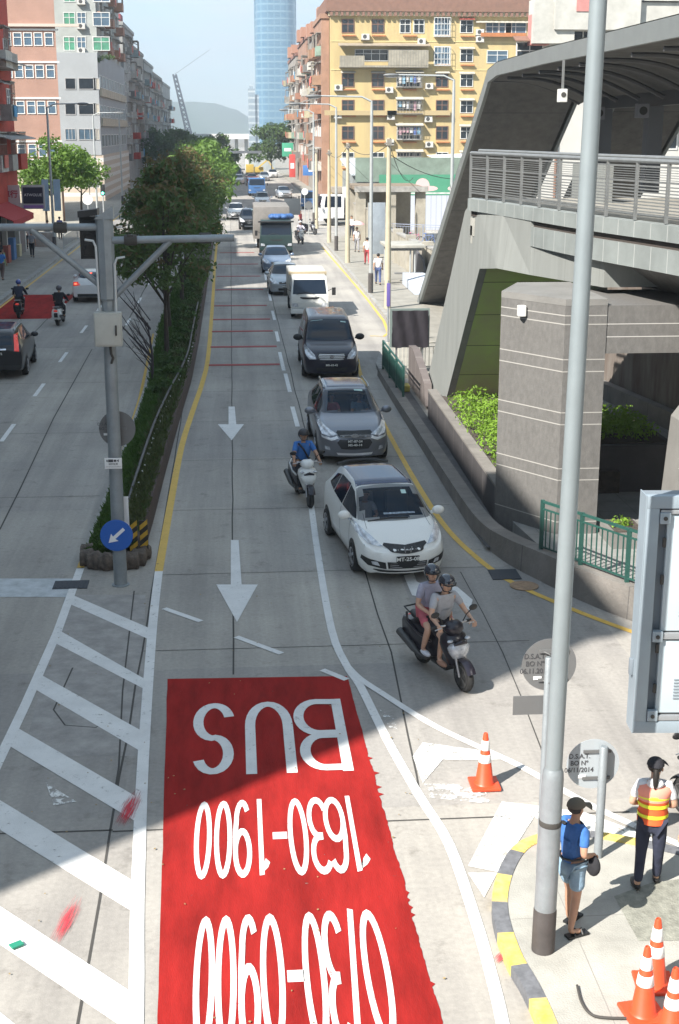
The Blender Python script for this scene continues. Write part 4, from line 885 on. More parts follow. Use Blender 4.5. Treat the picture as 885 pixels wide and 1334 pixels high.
# ------------------------------------------------------------------ trees, hedges, median
def leaf_mat(name, c, c2, sc=6):
    m = mat(name, c, .6, var=.3, vs=sc, c2=c2, spec=.3); b = m.node_tree.nodes['Principled BSDF']; t = m.node_tree
    out = t.nodes['Material Output']; tr = t.nodes.new('ShaderNodeBsdfTranslucent'); tr.inputs['Color'].default_value = tuple(min(1, x*1.5) for x in c)+(1,)
    ms = t.nodes.new('ShaderNodeMixShader'); ms.inputs[0].default_value = .25; t.links.new(b.outputs[0], ms.inputs[1]); t.links.new(tr.outputs[0], ms.inputs[2]); t.links.new(ms.outputs[0], out.inputs[0]); return m
M_lfd = leaf_mat('dark_olive_leaves', (.105, .16, .045), (.045, .075, .024), 1.2)
M_lfb = leaf_mat('bronze_leaves', (.15, .115, .045), (.075, .06, .028), 3)
M_lfg = leaf_mat('bright_green_leaves', (.13, .22, .035), (.05, .10, .02), 1.0)
M_lfm = leaf_mat('mid_green_leaves', (.075, .13, .03), (.03, .06, .015), .8)
M_hedge = leaf_mat('hedge_leaves', (.20, .34, .035), (.10, .18, .02), 3)
M_grass = leaf_mat('grass_blades', (.06, .12, .02), (.03, .06, .012), 2)
M_bark = mat('bark', (.075, .058, .045), .95, var=.5, vs=6, bump=.8, bs=14, stretch=(3, 3, .6))
def leaves(rn, clumps, per, sz, flat=.3):
    vs, fs = [], []
    for (c, r) in clumps:
        for _ in range(int(per*r*r)):
            while True:
                p = Vector((rn.uniform(-1, 1), rn.uniform(-1, 1), rn.uniform(-1, 1)))
                if .25 < p.length <= 1: break
            p = p*(.72+.28*rn.random()); q = Vector(c)+Vector((p.x*r, p.y*r, p.z*r*.72))
            n = (p*.8+Vector((rn.uniform(-1, 1), rn.uniform(-1, 1), rn.uniform(-.3, 1.1)))).normalized()
            a = n.orthogonal().normalized(); a = (Matrix.Rotation(rn.uniform(0, 6.28), 3, n) @ a); b = n.cross(a); s_ = sz*rn.uniform(.6, 1.3); i = len(vs)
            vs += [q-a*s_, q-b*s_*.42+n*s_*.12, q+a*s_, q+b*s_*.42+n*s_*.12]; fs.append((i, i+1, i+2, i+3))
    return vs, fs
def tree(name, loc, h, r, seed, m1, label, group=None, m2=None, th=.45, per=150, sz=.16, nc=26, trunk_r=.11, squash=.8, cname='crown', lean=0., lowest=.36):
    rn = random.Random(seed); t = empty(name, loc, 0, label, 'tree', group); base = h*th; tb = MB(); top = Vector((lean, 0, h*.82))
    tb.tube(crom([(0, 0, -.1), (rn.uniform(-.08, .08), rn.uniform(-.08, .08), base*.5), (lean*.4, 0, base), tuple(top)], 4), [trunk_r*(1.15-.9*i/12) for i in range(13)], 8)
    cl = []
    for i in range(nc):
        a = rn.uniform(0, 6.283); u = rn.random(); z = base*.95+(h-base)*(lowest*.4+(1-lowest*.4)*u)*.92; prof = math.sin(math.pi*min(1, .22+.78*u))**.7; rr_ = r*prof*math.sqrt(rn.uniform(.12, 1))
        c = Vector((lean*.7+rr_*math.cos(a), rr_*math.sin(a), z)); s_ = r*rn.uniform(.22, .42); cl.append((c, s_))
        if i % 2 == 0:
            st = Vector((0, 0, base*rn.uniform(.75, 1.1))); tb.tube([st, st.lerp(c, .55)+Vector((0, 0, .15)), c], [trunk_r*.45, trunk_r*.28, trunk_r*.1], 5)
    tb.build('trunk', M_bark, t, smooth=60)
    if m2:
        k1 = cl[:]; rn.shuffle(k1); v, f = leaves(rn, k1, per*.84, sz); o = rawmesh(cname, v, f, m1, t); k2 = [(c+Vector((0, 0, s_*.35)), s_) for c, s_ in k1[:int(nc*.75)]]; v, f = leaves(rn, k2, per*.26, sz); rawmesh('new_growth', v, f, m2, o)
    else:
        v, f = leaves(rn, cl, per, sz); rawmesh(cname, v, f, m1, t)
    return t
med = [(-2.45, 49.5, 6.3, 2.0, 'nearest'), (-2.7, 57.5, 6.9, 2.3, 'second nearest'), (-2.5, 66, 7.0, 2.3, 'third'), (-2.6, 76, 7.0, 2.4, 'fourth'), (-2.6, 87, 7.0, 2.5, 'fifth')]
ml = ['dark olive and bronze tree nearest on the median, over the bare twigs', 'bushy dark median tree just behind the nearest one', 'middle dark bronze-tipped tree of the median row', 'dark median tree with the next to last crown of the row', 'farthest bronze-tinted tree of the median row']
for i, (x, y, h, r, _) in enumerate(med):
    tree('median_tree', (x, y, .1), h, r, 50+i, M_lfd, ml[i], 'trees on the median', M_lfb, th=.42, per=300, sz=.125, nc=30, trunk_r=.09)
for i, (x, y, h, r, lb_) in enumerate([(-2.6, 99, 6.6, 2.6, 'bright green tree behind the bronze median trees'), (-2.2, 113, 7.2, 3.0, 'bright green spreading tree farther along the median'), (-2.4, 130, 7.4, 3.2, 'green tree at the far end of the median'), (-3.0, 148, 7.6, 3.6, 'last light green tree of the median below the viaduct')]):
    tree('green_tree', (x, y, .1), h, r, 70+i, M_lfg, lb_, 'green trees farther along', per=90, sz=.24, nc=26)
for i, (x, y, h, r, lb_) in enumerate([(7.4, 255, 9.4, 4.5, 'mid green tree in front of the tower, left of the two'), (11.2, 262, 10.5, 4.6, 'mid green tree beside the last tenement, right of the two'), (-8.5, 235, 8.3, 4.5, 'green tree left of the road under the viaduct'), (-12.5, 250, 8.8, 5, 'green tree at the foot of the far left tenements'), (-2.5, 245, 7.8, 4, 'green tree in the middle of the far end of the road')]):
    tree('far_tree', (x, y, .1), h, r, 80+i, M_lfm, lb_, 'trees at the far end of the street', per=28, sz=.42, nc=30, th=.3)
for i, (x, y, h, r, lb_) in enumerate([(-13.9, 110, 7.7, 3.1, 'layered bright green street tree in front of the pink block'), (-12.9, 122, 6.6, 2.6, 'bright green street tree behind the lamp post on the left footway'), (-15.6, 119, 5.8, 2.4, 'small green tree by the base of the pink block')]):
    tree('street_tree', (x, y, .13), h, r, 90+i, M_lfg, lb_, 'street trees on the left footway', None, per=110, sz=.2, nc=24, th=.5, squash=.5)

# bare twiggy shrub under the first tree
bt = empty('bare_shrub', (-2.75, 45.2, .1), 0, 'bare dark-twigged shrub leaning over the left carriageway from the median', 'shrub'); k = MB(); rn = random.Random(5)
for i in range(16):
    a = rn.uniform(2.2, 4.4); L = rn.uniform(.8, 2.0); z0 = rn.uniform(.3, 2.2); p = Vector((0, 0, z0)); q = p+Vector((math.cos(a)*L*.55, math.sin(a)*L*.5, L*.6)); e = q+Vector((math.cos(a)*.3, math.sin(a)*.3, .35)); k.tube([p, q, e], [.022, .014, .007], 5)
    for _ in range(3): t = rn.uniform(.3, .95); s_ = p.lerp(q, t); k.tube([s_, s_+Vector((rn.uniform(-.35, .1), rn.uniform(-.25, .25), rn.uniform(.1, .3)))], [.009, .005], 4)
k.tube([(0, 0, -.1), (.03, 0, .9), (-.1, .1, 2.0)], [.05, .04, .02], 8); k.build('twigs', mat('bare_twig', (.05, .04, .045), .9), bt)

# ---- the median island
def mx_l(y): return -3.12+.14*max(0, min(1, (y-25)/12))-.35*max(0, min(1, (y-44)/14))
def mx_r(y):
    pts = [(25.6, -1.95), (28, -1.85), (33, -1.78), (39, -1.66), (46, -1.48), (55, -1.42), (150, -1.42)]
    for (a, b), (c, d) in zip(pts, pts[1:]):
        if a <= y <= c: return b+(d-b)*(y-a)/(c-a)
    return pts[0][1]
M_mwall = mat('dark_brown_wall', (.075, .050, .043), .9, var=.4, vs=3, bump=.4)
isle = empty('median_island', (0, 0, 0), 0, 'long planted median island with dark brown side wall and weathered stone nose', 'median'); isle['kind'] = 'structure'
ys_ = [25.9+i*1.5 for i in range(84)]
MB().grid([[(mx_l(y), y, -.05), (mx_l(y)+.01, y, .17), (mx_l(y)+.16, y, .17), (mx_l(y)+.17, y, .1)] for y in ys_]).build('kerb', M_kerb, isle)
MB().grid([[(mx_r(y), y, -.05), (mx_r(y)-.04, y, .42), (mx_r(y)-.16, y, .42), (mx_r(y)-.17, y, .1)] for y in ys_]).build('side_wall', M_mwall, isle)
MB().grid([[(mx_l(y)+.165, y, .12), (mx_r(y)-.165, y, .30)] for y in ys_]).build('soil', M_soil, isle)
def turf(name, fn, n, h, m, seed, w=.012):
    rn = random.Random(seed); vs, fs = [], []
    for _ in range(n):
        x, y, z = fn(rn); a = rn.uniform(0, 6.28); hh = h*rn.uniform(.5, 1.3); dx, dy = math.cos(a), math.sin(a); i = len(vs); lx, ly = rn.uniform(-.6, .6)*hh, rn.uniform(-.6, .6)*hh; ww = w*rn.uniform(.7, 1.5)
        vs += [(x-dx*ww, y-dy*ww, z), (x+dx*ww, y+dy*ww, z), (x+lx+dx*ww*.4, y+ly+dy*ww*.4, z+hh), (x+lx-dx*ww*.4, y+ly-dy*ww*.4, z+hh)]; fs.append((i, i+1, i+2, i+3))
    o = rawmesh(name, vs, fs, m); return tag(o, kind='stuff')
def fm(rn):
    y = 25.9+(rn.random()**1.7)*60; u = rn.random(); a, b = mx_l(y)+.14, mx_r(y)-.14; return (a+(b-a)*u, y, .12+.18*u)
turf('median_grass', fm, 60000, .14, M_grass, 3, .02)
def fm2(rn):
    y = 27+(rn.random()**1.3)*60; u = .55+.42*rn.random(); a, b = mx_l(y)+.1, mx_r(y)-.1; return (a+(b-a)*u, y, .22+.1*rn.random())
turf('median_ground_cover', fm2, 16000, .20, leaf_mat('dull_ground_cover', (.075, .095, .03), (.04, .05, .02), 3), 4, .03)
def bushes(name, pts, m, seed, label, cat='shrub', group=None, sz=.06, per=420):
    for i, (x, y, z, r) in enumerate(pts):
        rn = random.Random(seed+i); cl = [(Vector((rn.uniform(-.5, .5)*r, rn.uniform(-.5, .5)*r, r*rn.uniform(.2, .75))), r*rn.uniform(.4, .6)) for _ in range(9)]
        v, f = leaves(rn, cl, per/ (r*r) * .35 if False else per, sz); o = rawmesh(name, v, f, m); o.location = (x, y, z); tag(o, label[i] if isinstance(label, list) else label, cat, group)
sp = [(-2.2+.06*math.sin(i*2.1), 42.5+i*2.4, .15, .62) for i in range(17)]
bushes('median_shrub', sp, M_lfm, 120, 'leafy green shrub in the strip under the median trees', group='shrubs under the median trees', sz=.10, per=380)
# hose with white clips
hs = crom([(-2.38, 28.4, .45), (-2.34, 31, .5), (-2.28, 34.5, .52), (-2.2, 38, .5), (-2.0, 42.5, .5), (-1.78, 46.5, .5), (-1.68, 50, .5), (-1.68, 56, .5), (-1.66, 64, .5)], 6)
pl_ = empty('low_pipe_rail', (0, 0, 0), 0, 'low black pipe rail with white clips winding along the median', 'rail')
MB().tube([p for p in hs], .035, 8).build('pipe', mat('dark_pipe', (.045, .048, .055), .5), pl_, smooth=50)
MB().tube([p+Vector((.08, 0, -.16)) for p in hs], .03, 6).build('pipe', M_tar, pl_, smooth=50)
for p in hs[::1]:
    if p.y < 52: MB().cbox((p.x+.10, p.y, p.z-.08), (.05, .08, .06)).build('clip', M_frame, pl_)
for p in hs[::6]: MB().box(p.x-.02, p.x+.02, p.y-.02, p.y+.02, .1, p.z).build('post', M_tar, pl_)
# stone nose with black and yellow posts
M_stone = mat('weathered_stone', (.14, .115, .095), .95, var=.6, vs=7, bump=1., bs=22, c2=(.045, .035, .03))
rn = random.Random(77); q = [(-2.95, 25.75), (-2.78, 25.55), (-2.55, 25.45), (-2.3, 25.42), (-2.08, 25.5), (-1.95, 25.7), (-2.98, 26.1), (-1.9, 26.05)]
for i, (x, y) in enumerate(q):
    bm = bmesh.new(); bmesh.ops.create_icosphere(bm, subdivisions=3, radius=1)
    for v in bm.verts:
        n = v.co.normalized(); v.co = Vector((math.copysign(abs(n.x)**.6, n.x)*.16, math.copysign(abs(n.y)**.6, n.y)*.17, math.copysign(abs(n.z)**.6, n.z)*.17))*(1+.1*math.sin(n.x*7+i)+rn.uniform(-.04, .04))
    me = bpy.data.meshes.new('nose_stone'); bm.to_mesh(me); bm.free(); me.materials.append(M_stone)
    for p in me.polygons: p.use_smooth = True
    o = link(bpy.data.objects.new('nose_stone', me)); o.location = (x, y, .14); tag(o, 'rough brown stone in the rounded nose of the median, behind the mast', 'stone', 'stones of the median nose')
M_hy = mat('hazard_yellow', (.55, .33, .03), .7, var=.4, vs=6); M_hk = mat('hazard_black', (.025, .022, .02), .7)
for i, (x, y) in enumerate([(-1.86, 25.95), (-2.06, 25.9)]):
    t = empty('hazard_post', (x, y, 0), 0, ['black and yellow striped hazard board at the right of the stone nose', 'shorter striped hazard board just left of the other on the nose'][i], 'marker post')
    MB().box(-.08, .08, -.02, .02, .1, .82-.1*i).build('board', M_hk, t)
    for j in range(3): k = MB(); z = .2+.21*j; k.prism([(-.078, z), (.078, z+.13), (.078, z+.23), (-.078, z+.1)], -.024, -.0205, 'Y'); k.build('stripe', M_hy, t)

# ---- hedges and planting round the footbridge
def hedge(name, pts, label, seed, m=M_hedge, sz=.055, per=900):
    rn = random.Random(seed); v, f = leaves(rn, [(Vector(p[:3]), p[3]) for p in pts], per, sz); o = rawmesh(name, v, f, m); return tag(o, label, 'hedge')
hp = [(5.98, 28.85, 1.0, .22), (6.0, 29.3, 1.05, .3)]+[(6.15+.5*(i % 3)+random.uniform(-.1, .1), 29.8+i*.36, 1.12+random.uniform(-.08, .1), .48) for i in range(20)]
hedge('hedge', hp, 'bright green hedge in the planter between the stair and the granite pier', 5)
hp = [(7.9+.36*(i % 5), 29.9+.5*(i//5), 1.62+random.uniform(-.05, .08), .4) for i in range(20)]
hedge('hedge', hp, 'square green hedge in the dark planter of the court under the bridge', 6)
hedge('low_plant', [(7.55, 25.45, .72, .22), (7.7, 25.6, .66, .18)], 'small bright plant in the low box behind the green railing', 7, per=1500, sz=.05)
# ---- haze
hzb = MB().box(-1600, 1600, -58, 2900, -2, 200); hz_m = bpy.data.materials.new('haze'); hz_m.use_nodes = True; t = hz_m.node_tree; t.nodes.clear()
o_ = t.nodes.new('ShaderNodeOutputMaterial'); pv = t.nodes.new('ShaderNodeVolumePrincipled'); pv.inputs['Density'].default_value = .0005; pv.inputs['Color'].default_value = (.80, .90, 1, 1); pv.inputs['Anisotropy'].default_value = .2; t.links.new(pv.outputs[0], o_.inputs['Volume'])
HZ = hzb.build('haze', hz_m); HZ['kind'] = 'stuff'
# ------------------------------------------------------------------ vehicles
def carpaint(name, c, metal=0., var=0.): return mat(name, c, .32, metal, var=var, coat=.45, vs=1., spec=.3)
M_tyre = mat('tyre_rubber', (.018, .018, .018), .85); M_rim = mat('alloy_rim', (.45, .45, .46), .3, .8); M_hub = mat('dark_rim', (.09, .09, .09), .5, .4)
M_chr = mat('chrome', (.65, .65, .66), .15, 1.); M_chrl = mat('bright_trim', (.72, .72, .73), .3, .2); M_blk = mat('black_trim', (.015, .015, .016), .5); M_cgl = mat('car_glass', (.006, .012, .024), .04, spec=.45)
M_cgl2 = mat('sky_blue_roof_glass', (.010, .028, .085), .10, spec=.5)  # blue of the reflected sky is mixed into the glass colour
M_lamp = mat('lamp_glass', (.72, .74, .78), .10, .2, coat=1., var=.5, vs=9, c2=(.28, .30, .33)); M_tail = mat('tail_lamp_red', (.45, .02, .015), .15, coat=1., emit=(1, .06, .03, .12)); M_tailon = mat('brake_lamp_lit', (.6, .05, .03), .2, emit=(1, .12, .06, 1.2))
M_amb = mat('amber_lamp', (.7, .25, .02), .2); M_plate = mat('plate_black', (.012, .012, .012), .5); M_pltx = mat('plate_letters', (.75, .75, .72), .5); M_seat = mat('interior_grey', (.12, .12, .13), .8)
M_sticker = mat('pale_sticker', (.45, .62, .58), .6)
def interp(ctl, y):
    n = len(ctl)
    for i in range(n-1):
        if y <= ctl[i+1][0]+1e-9:
            a, b = ctl[i], ctl[i+1]; p0 = ctl[max(i-1, 0)]; p3 = ctl[min(i+2, n-1)]; h = b[0]-a[0]; t = (y-a[0])/h; o = []
            for k in range(1, len(a)):
                d = (b[k]-a[k])/h; m0 = (b[k]-p0[k])/(b[0]-p0[0]) if i > 0 else d; m1 = (p3[k]-a[k])/(p3[0]-a[0]) if i < n-2 else d
                if i > 0 and (a[k]-p0[k])*(b[k]-a[k]) <= 0: m0 = 0
                if i < n-2 and (p3[k]-b[k])*(b[k]-a[k]) <= 0: m1 = 0
                m0 = math.copysign(min(abs(m0), 3*abs(d)), m0) if d else 0; m1 = math.copysign(min(abs(m1), 3*abs(d)), m1) if d else 0
                t2, t3 = t*t, t*t*t; o.append((2*t3-3*t2+1)*a[k]+(t3-2*t2+t)*h*m0+(-2*t3+3*t2)*b[k]+(t3-t2)*h*m1)
            return o
    return list(ctl[-1][1:])
def car_body(ctl, fb_=.10, rb_=.06, n=70, tail_lean=0., nose_lean=.05):
    L = ctl[-1][0]; rows = []
    for i in range(n+1):
        t = i/n; y = L*t if False else L*(t-.055*math.sin(2*math.pi*t)*1.0*0); y = L*(.5-.5*math.cos(math.pi*t))*.35+L*t*.65
        zt, wb, wr, zb, zs = interp(ctl, y)
        zb = min(zb, zt-.02); e = min(.085, (zt-zb)*.6+.012)
        half = [(wb*.90, zs), (wb*.965, zs+(zb-zs)*.12), (wb*.995, zs+(zb-zs)*.35), (wb, zs+(zb-zs)*.62), (wb*.985, zs+(zb-zs)*.86), (wb*.955, zb), (wb*.955+(wr-wb*.955)*.5, zb+(zt-e-zb)*.5), (wr, zt-e), (wr*.94, zt-e*.38), (wr*.78, zt-e*.12), (wr*.4, zt-e*.02), (0, zt)]
        rows.append((y, half))
    K = len(rows[0][1]); vs, fs = [], []
    for y, half in rows:
        for (x, z) in half: vs.append((x, y, z))
        for (x, z) in reversed(half[:-1]): vs.append((-x, y, z))
    m = 2*K-1
    for i in range(len(rows)-1):
        for j in range(m-1): fs.append((i*m+j, i*m+j+1, (i+1)*m+j+1, (i+1)*m+j))
        fs.append((i*m+m-1, i*m, (i+1)*m, (i+1)*m+m-1))
    def cap(i, sgn, bul, lean):
        U = 14; y, half = rows[i]; z0, z1 = half[0][1], half[-1][1]; prev = None
        for j in range(K-1):
            x, z = half[j]; row = []
            for u in range(U+1):
                uu = -1+2*u/U
                if u == 0: row.append(i*m+(m-1-j)); continue
                if u == U: row.append(i*m+j); continue
                tz = (z-z0)/(z1-z0); b = bul*(1-abs(uu)**2.4)+lean*math.sin(math.pi*min(1, max(0, tz)))*(1-abs(uu)**4); vs.append((x*uu, y-sgn*b, z+(z1-z)*(1-uu*uu)*(1 if j == K-2 else 0)*.9)); row.append(len(vs)-1)
            if prev:
                for u in range(U): fs.append((prev[u], prev[u+1], row[u+1], row[u]))
            prev = row
        # close to the centre point
        top = i*m+K-1
        for u in range(U): fs.append((prev[u], prev[u+1], top))
        b0 = [i*m+(m-1)]+[None]; 
    cap(0, 1, fb_, nose_lean); cap(len(rows)-1, -1, rb_, tail_lean)
    return vs, fs
def decal(root, bvh, name, m, poly, plane, off=.008, parent=None, dirv=None, res=.07, thick=True):
    """a panel cut to the outline `poly`, laid on the body: plane 'front' (x,z), 'top' (x,y), 'side+'/'side-' (y,z), 'back' (x,z)"""
    bm = bmesh.new(); vv = [bm.verts.new((a, b, 0)) for a, b in poly]; bm.faces.new(vv)
    bmesh.ops.triangulate(bm, faces=bm.faces[:])
    for _ in range(7):
        es = [e for e in bm.edges if e.calc_length() > res]
        if not es: break
        bmesh.ops.subdivide_edges(bm, edges=es, cuts=1); bmesh.ops.triangulate(bm, faces=[f for f in bm.faces if len(f.verts) > 3])
    D = {'front': Vector((0, 1, 0)), 'back': Vector((0, -1, 0)), 'top': Vector((0, 0, -1)), 'side+': Vector((-1, 0, 0)), 'side-': Vector((1, 0, 0))}[plane]
    if dirv: D = Vector(dirv).normalized()
    for v in bm.verts:
        a, b = v.co.x, v.co.y; o = {'front': Vector((a, 0, b)), 'back': Vector((a, 0, b)), 'top': Vector((a, b, 0)), 'side+': Vector((0, a, b)), 'side-': Vector((0, a, b))}[plane]
        O = o-D*12 if not dirv else o-D*6
        if plane == 'back': O = Vector((a, 14, b))
        if plane == 'front' and not dirv: O = Vector((a, -5, b))
        if plane == 'top': O = Vector((a, b, 6))
        if plane == 'side+': O = Vector((4, a, b))
        if plane == 'side-': O = Vector((-4, a, b))
        h, nrm, _, _ = bvh.ray_cast(O, D)
        if h is None:
            h, nrm, _, _ = bvh.find_nearest(o if plane != 'top' else Vector((a, b, 1.2)))
        if nrm.dot(D) > 0: nrm = -nrm
        v.co = h+nrm*off
    me = bpy.data.meshes.new(name); bm.to_mesh(me); bm.free(); me.materials.append(m)
    for p in me.polygons: p.use_smooth = True
    return link(bpy.data.objects.new(name, me), parent or root)
def sym(f):     # run for both sides
    for s in (1, -1): f(s)
def wheel(root, x, y, r, w=.2, rim=None, spokes=5):
    s = 1 if x > 0 else -1; k = MB(); n = 24
    k.lathe([(r*.64, -w/2), (r*.93, -w/2), (r, -w*.32), (r, w*.32), (r*.93, w/2), (r*.64, w/2), (r*.60, w*.3), (r*.6, -w*.3)], (x, y, r), n, 'X')
    # lathe() already closes its ends
    wh = k.build('wheel', M_tyre, root, smooth=40); q = MB(); q.lathe([(r*.64, w*.40*s), (r*.60, w*.30*s), (r*.12, w*.34*s), (r*.10, w*.42*s)], (x, y, r), n, 'X'); q.build('wheel_dish', M_hub, wh, smooth=40)
    f = MB()
    for i in range(spokes):
        a = 2*math.pi*i/spokes; c_, d_ = math.cos(a), math.sin(a); f.bar((x+s*w*.47, y+c_*r*.08, r+d_*r*.08), (x+s*w*.47, y+c_*r*.62, r+d_*r*.62), .05, r*.17)
    f.lathe([(r*.66, (w*.46)*s), (r*.66, (w*.51)*s), (r*.60, (w*.51)*s), (r*.60, (w*.46)*s)], (x, y, r), n, 'X'); f.build('rim', rim or M_rim, wh, smooth=35); return wh
def plate(root, txt, y, z, w=.42, h=.12, back=False, lines=None, rx=0.):
    k = MB(); k.cbox((0, 0, 0), (w, .02, h)); o = k.build('number_plate', M_plate, root, bevel=.004); o.location = (0, y, z)
    Rm = Matrix.Rotation(math.pi, 4, 'Z') if back else Matrix.Identity(4); ln = lines or [txt]
    if back: o.rotation_euler = (0, 0, 0)
    for i, t_ in enumerate(ln):
        text_mesh(t_, h*.82/len(ln), M_pltx, o, 'plate_text', Rm @ Matrix.Translation((0, -.013, (len(ln)-1)*h*.24-i*h*.48)) @ Matrix.Rotation(math.pi/2, 4, 'X'), .002, .002, sx=1.12)
    return o
def mirror_pair(root, x, y, z, m, s_=1., stalk=.12):
    for s in (1, -1):
        k = MB(); k.ell((s*(x+.10*s_), y, z), (.12*s_, .07*s_, .085*s_)); k.bar((s*(x-.04), y+.02, z-.05), (s*(x+.06), y, z-.02), .04, .05); k.build('wing_mirror', m, root, smooth=50)
def make_body(root, ctl, paint, **k):
    v, f = car_body(ctl, **k); me = bpy.data.meshes.new('body'); me.from_pydata(v, [], f); bm = bmesh.new(); bm.from_mesh(me); bmesh.ops.remove_doubles(bm, verts=bm.verts, dist=1e-4); bmesh.ops.recalc_face_normals(bm, faces=bm.faces); bm.to_mesh(me)
    bvh = BVHTree.FromBMesh(bm); bm.free(); me.materials.append(paint)
    for p in me.polygons: p.use_smooth = True
    me.set_sharp_from_angle(angle=R(48)); return link(bpy.data.objects.new('body', me), root), bvh
def car(label, cat, name, ctl, paint, W_, wy, wr, glass, lamps, grille, extras=None, group=None, platez=None, roofp=None, rim=None, **kw):
    root = empty(name, (0, 0, 0), 0, label, cat, group); L = ctl[-1][0]; body, bvh = make_body(root, ctl, paint, **kw)
    for s, pl_n in ((1, 'side+'), (-1, 'side-')):
        for y in wy:
            decal(root, bvh, 'wheel_arch', M_blk, [(y+(wr+.075)*math.cos(a), max(.16, wr+.0+(wr+.075)*math.sin(a))) for a in [2*math.pi*i/24 for i in range(24)]], pl_n, .003, parent=body)
            wheel(root, s*(W_/2-.085), y, wr, .2, rim)
        for w in glass.get('side', []): decal(root, bvh, 'side_window', M_cgl, w, pl_n, .006)
        for w in glass.get('pillar', []): decal(root, bvh, 'door_pillar', M_blk, w, pl_n, .010)
        decal(root, bvh, 'sill', M_blk, [(wy[0]+wr+.08, .2), (wy[1]-wr-.08, .2), (wy[1]-wr-.08, .27), (wy[0]+wr+.08, .27)], pl_n, .006)
        for yd in kw.get('x', []): pass
        for (y0, y1, z) in glass.get('handles', []): h = decal(root, bvh, 'door_handle', paint, [(y0, z), (y1, z), (y1, z+.03), (y0, z+.03)], pl_n, .03)
        for seam in glass.get('seams', []): decal(root, bvh, 'door_seam', M_blk, seam, pl_n, .003, parent=body)
    if 'wind' in glass: decal(root, bvh, 'windscreen', M_cgl, glass['wind'], 'top', .008)
    if 'rear' in glass: decal(root, bvh, 'rear_window', M_cgl, glass['rear'], 'top', .008)
    if 'rearb' in glass: decal(root, bvh, 'rear_window', M_cgl, glass['rearb'], 'back', .008)
    if 'roof' in glass: decal(root, bvh, 'glass_roof' if roofp is None else 'roof_panel', roofp or M_cgl2, glass['roof'], 'top', .006)
    for (nm, m, poly, pl_n, off) in lamps:
        for s in (1, -1):
            q = [(a*s, b) for a, b in poly] if pl_n in ('front', 'back', 'top') else poly
            decal(root, bvh, nm, m, q, pl_n if pl_n in ('front', 'back', 'top') else ('side+' if s > 0 else 'side-'), off, res=.05)
    for (nm, m, poly, pl_n, off) in grille: decal(root, bvh, nm, m, poly, pl_n, off, res=.06)
    return root, body, bvh
def two(poly): return poly+[(-a, b) for a, b in reversed(poly)]
# ---------- white hatchback:  y, top z, belt half width, roof half width, belt z, sill z
M_pw = carpaint('pearl_white_paint', (.78, .78, .75))
ctl = [(0, .66, .62, .52, .60, .20), (.10, .74, .74, .62, .66, .17), (.30, .84, .82, .70, .74, .17), (.52, .92, .845, .76, .83, .18), (.80, 1.0, .845, .75, .91, .19), (1.10, 1.18, .845, .68, .94, .19), (1.50, 1.41, .845, .615, .96, .19), (1.95, 1.52, .845, .59, .985, .19), (2.9, 1.52, .84, .57, 1.0, .19), (3.5, 1.44, .83, .54, 1.02, .2), (3.78, 1.25, .80, .58, 1.02, .22), (3.9, .98, .74, .62, .92, .26)]
g = dict(wind=two([(0, .90), (.35, .915), (.62, .97), (.72, 1.03), (.60, 1.50), (.555, 1.80), (0, 1.86)])[:-1] if False else [(0, .72), (.38, .74), (.64, .80), (.715, .88), (.655, 1.25), (.58, 1.62), (0, 1.66), (-.58, 1.62), (-.655, 1.25), (-.715, .88), (-.64, .80), (-.38, .74)],
    roof=[(.575, 1.67), (.53, 2.2), (.51, 3.35), (-.51, 3.35), (-.53, 2.2), (-.575, 1.67)],
    side=[[(.95, .99), (1.95, 1.02), (1.95, 1.41), (1.62, 1.36), (1.22, 1.16)], [(2.0, 1.02), (2.85, 1.06), (2.85, 1.41), (2.0, 1.42)], [(2.90, 1.07), (3.45, 1.12), (3.3, 1.32), (2.9, 1.4)]],
    handles=[(1.75, 1.93, .86), (2.72, 2.9, .88)], seams=[[(1.97, .3), (1.985, .3), (1.985, .98), (1.97, .98)], [(1.10, .42), (1.115, .42), (1.115, .95), (1.10, .95)]])
lm = [('headlight', M_lamp, [(.42, .68), (.68, .72), (.81, .84), (.825, 1.0), (.76, .95), (.58, .82)], 'front', .012),
      ('fog_lamp', M_lamp, [(.50, .36), (.62, .37), (.64, .43), (.54, .44)], 'front', .03),
      ('fog_recess', M_blk, [(.39, .30), (.70, .34), (.80, .44), (.79, .51), (.66, .46), (.41, .43)], 'front', .014)]
gl = [('grille', M_blk, two([(0, .585), (.28, .61), (.43, .70), (.40, .735), (0, .69)]), 'front', .012), ('lower_grille', M_blk, [(-.36, .31), (.36, .31), (.38, .44), (-.38, .44)], 'front', .012),
      ('lip', M_blk, two([(0, .235), (.5, .24), (.62, .27), (.6, .285), (0, .265)]), 'front', .014)]
fit, fbody, fbvh = car('white hatchback with dark glass roof and black grille at the front of the queue', 'car', 'hatchback', ctl, M_pw, 1.70, (.78, 3.28), .29, g, lm, gl, nose_lean=.06, fb_=.16)
mirror_pair(fit, .84, 1.10, 1.04, M_pw, 1.05)
plate(fit, 'MT-25-08', -.215, .49, .44, .12)
bd = MB(); bd.bar((-.075, 0, .06), (-.05, 0, -.05), .02); bd.bar((.075, 0, .06), (.05, 0, -.05), .02); bd.bar((-.062, 0, 0), (.062, 0, 0), .02); bo = bd.build('badge', M_chr, fit); bo.location = (0, -.205, .665)
for z in (.335, .375, .415): MB().bar((-.34, -.21, z), (.34, -.21, z), .012).build('grille_bar', M_chr if z > .4 else M_rim, fit)
sp_ = MB(); sp_.tube([(-.55, 3.62, 1.44), (-.3, 3.72, 1.47), (0, 3.75, 1.48), (.3, 3.72, 1.47), (.55, 3.62, 1.44)], .035, 6); sp_.build('rear_spoiler', M_blk, fit, smooth=50)
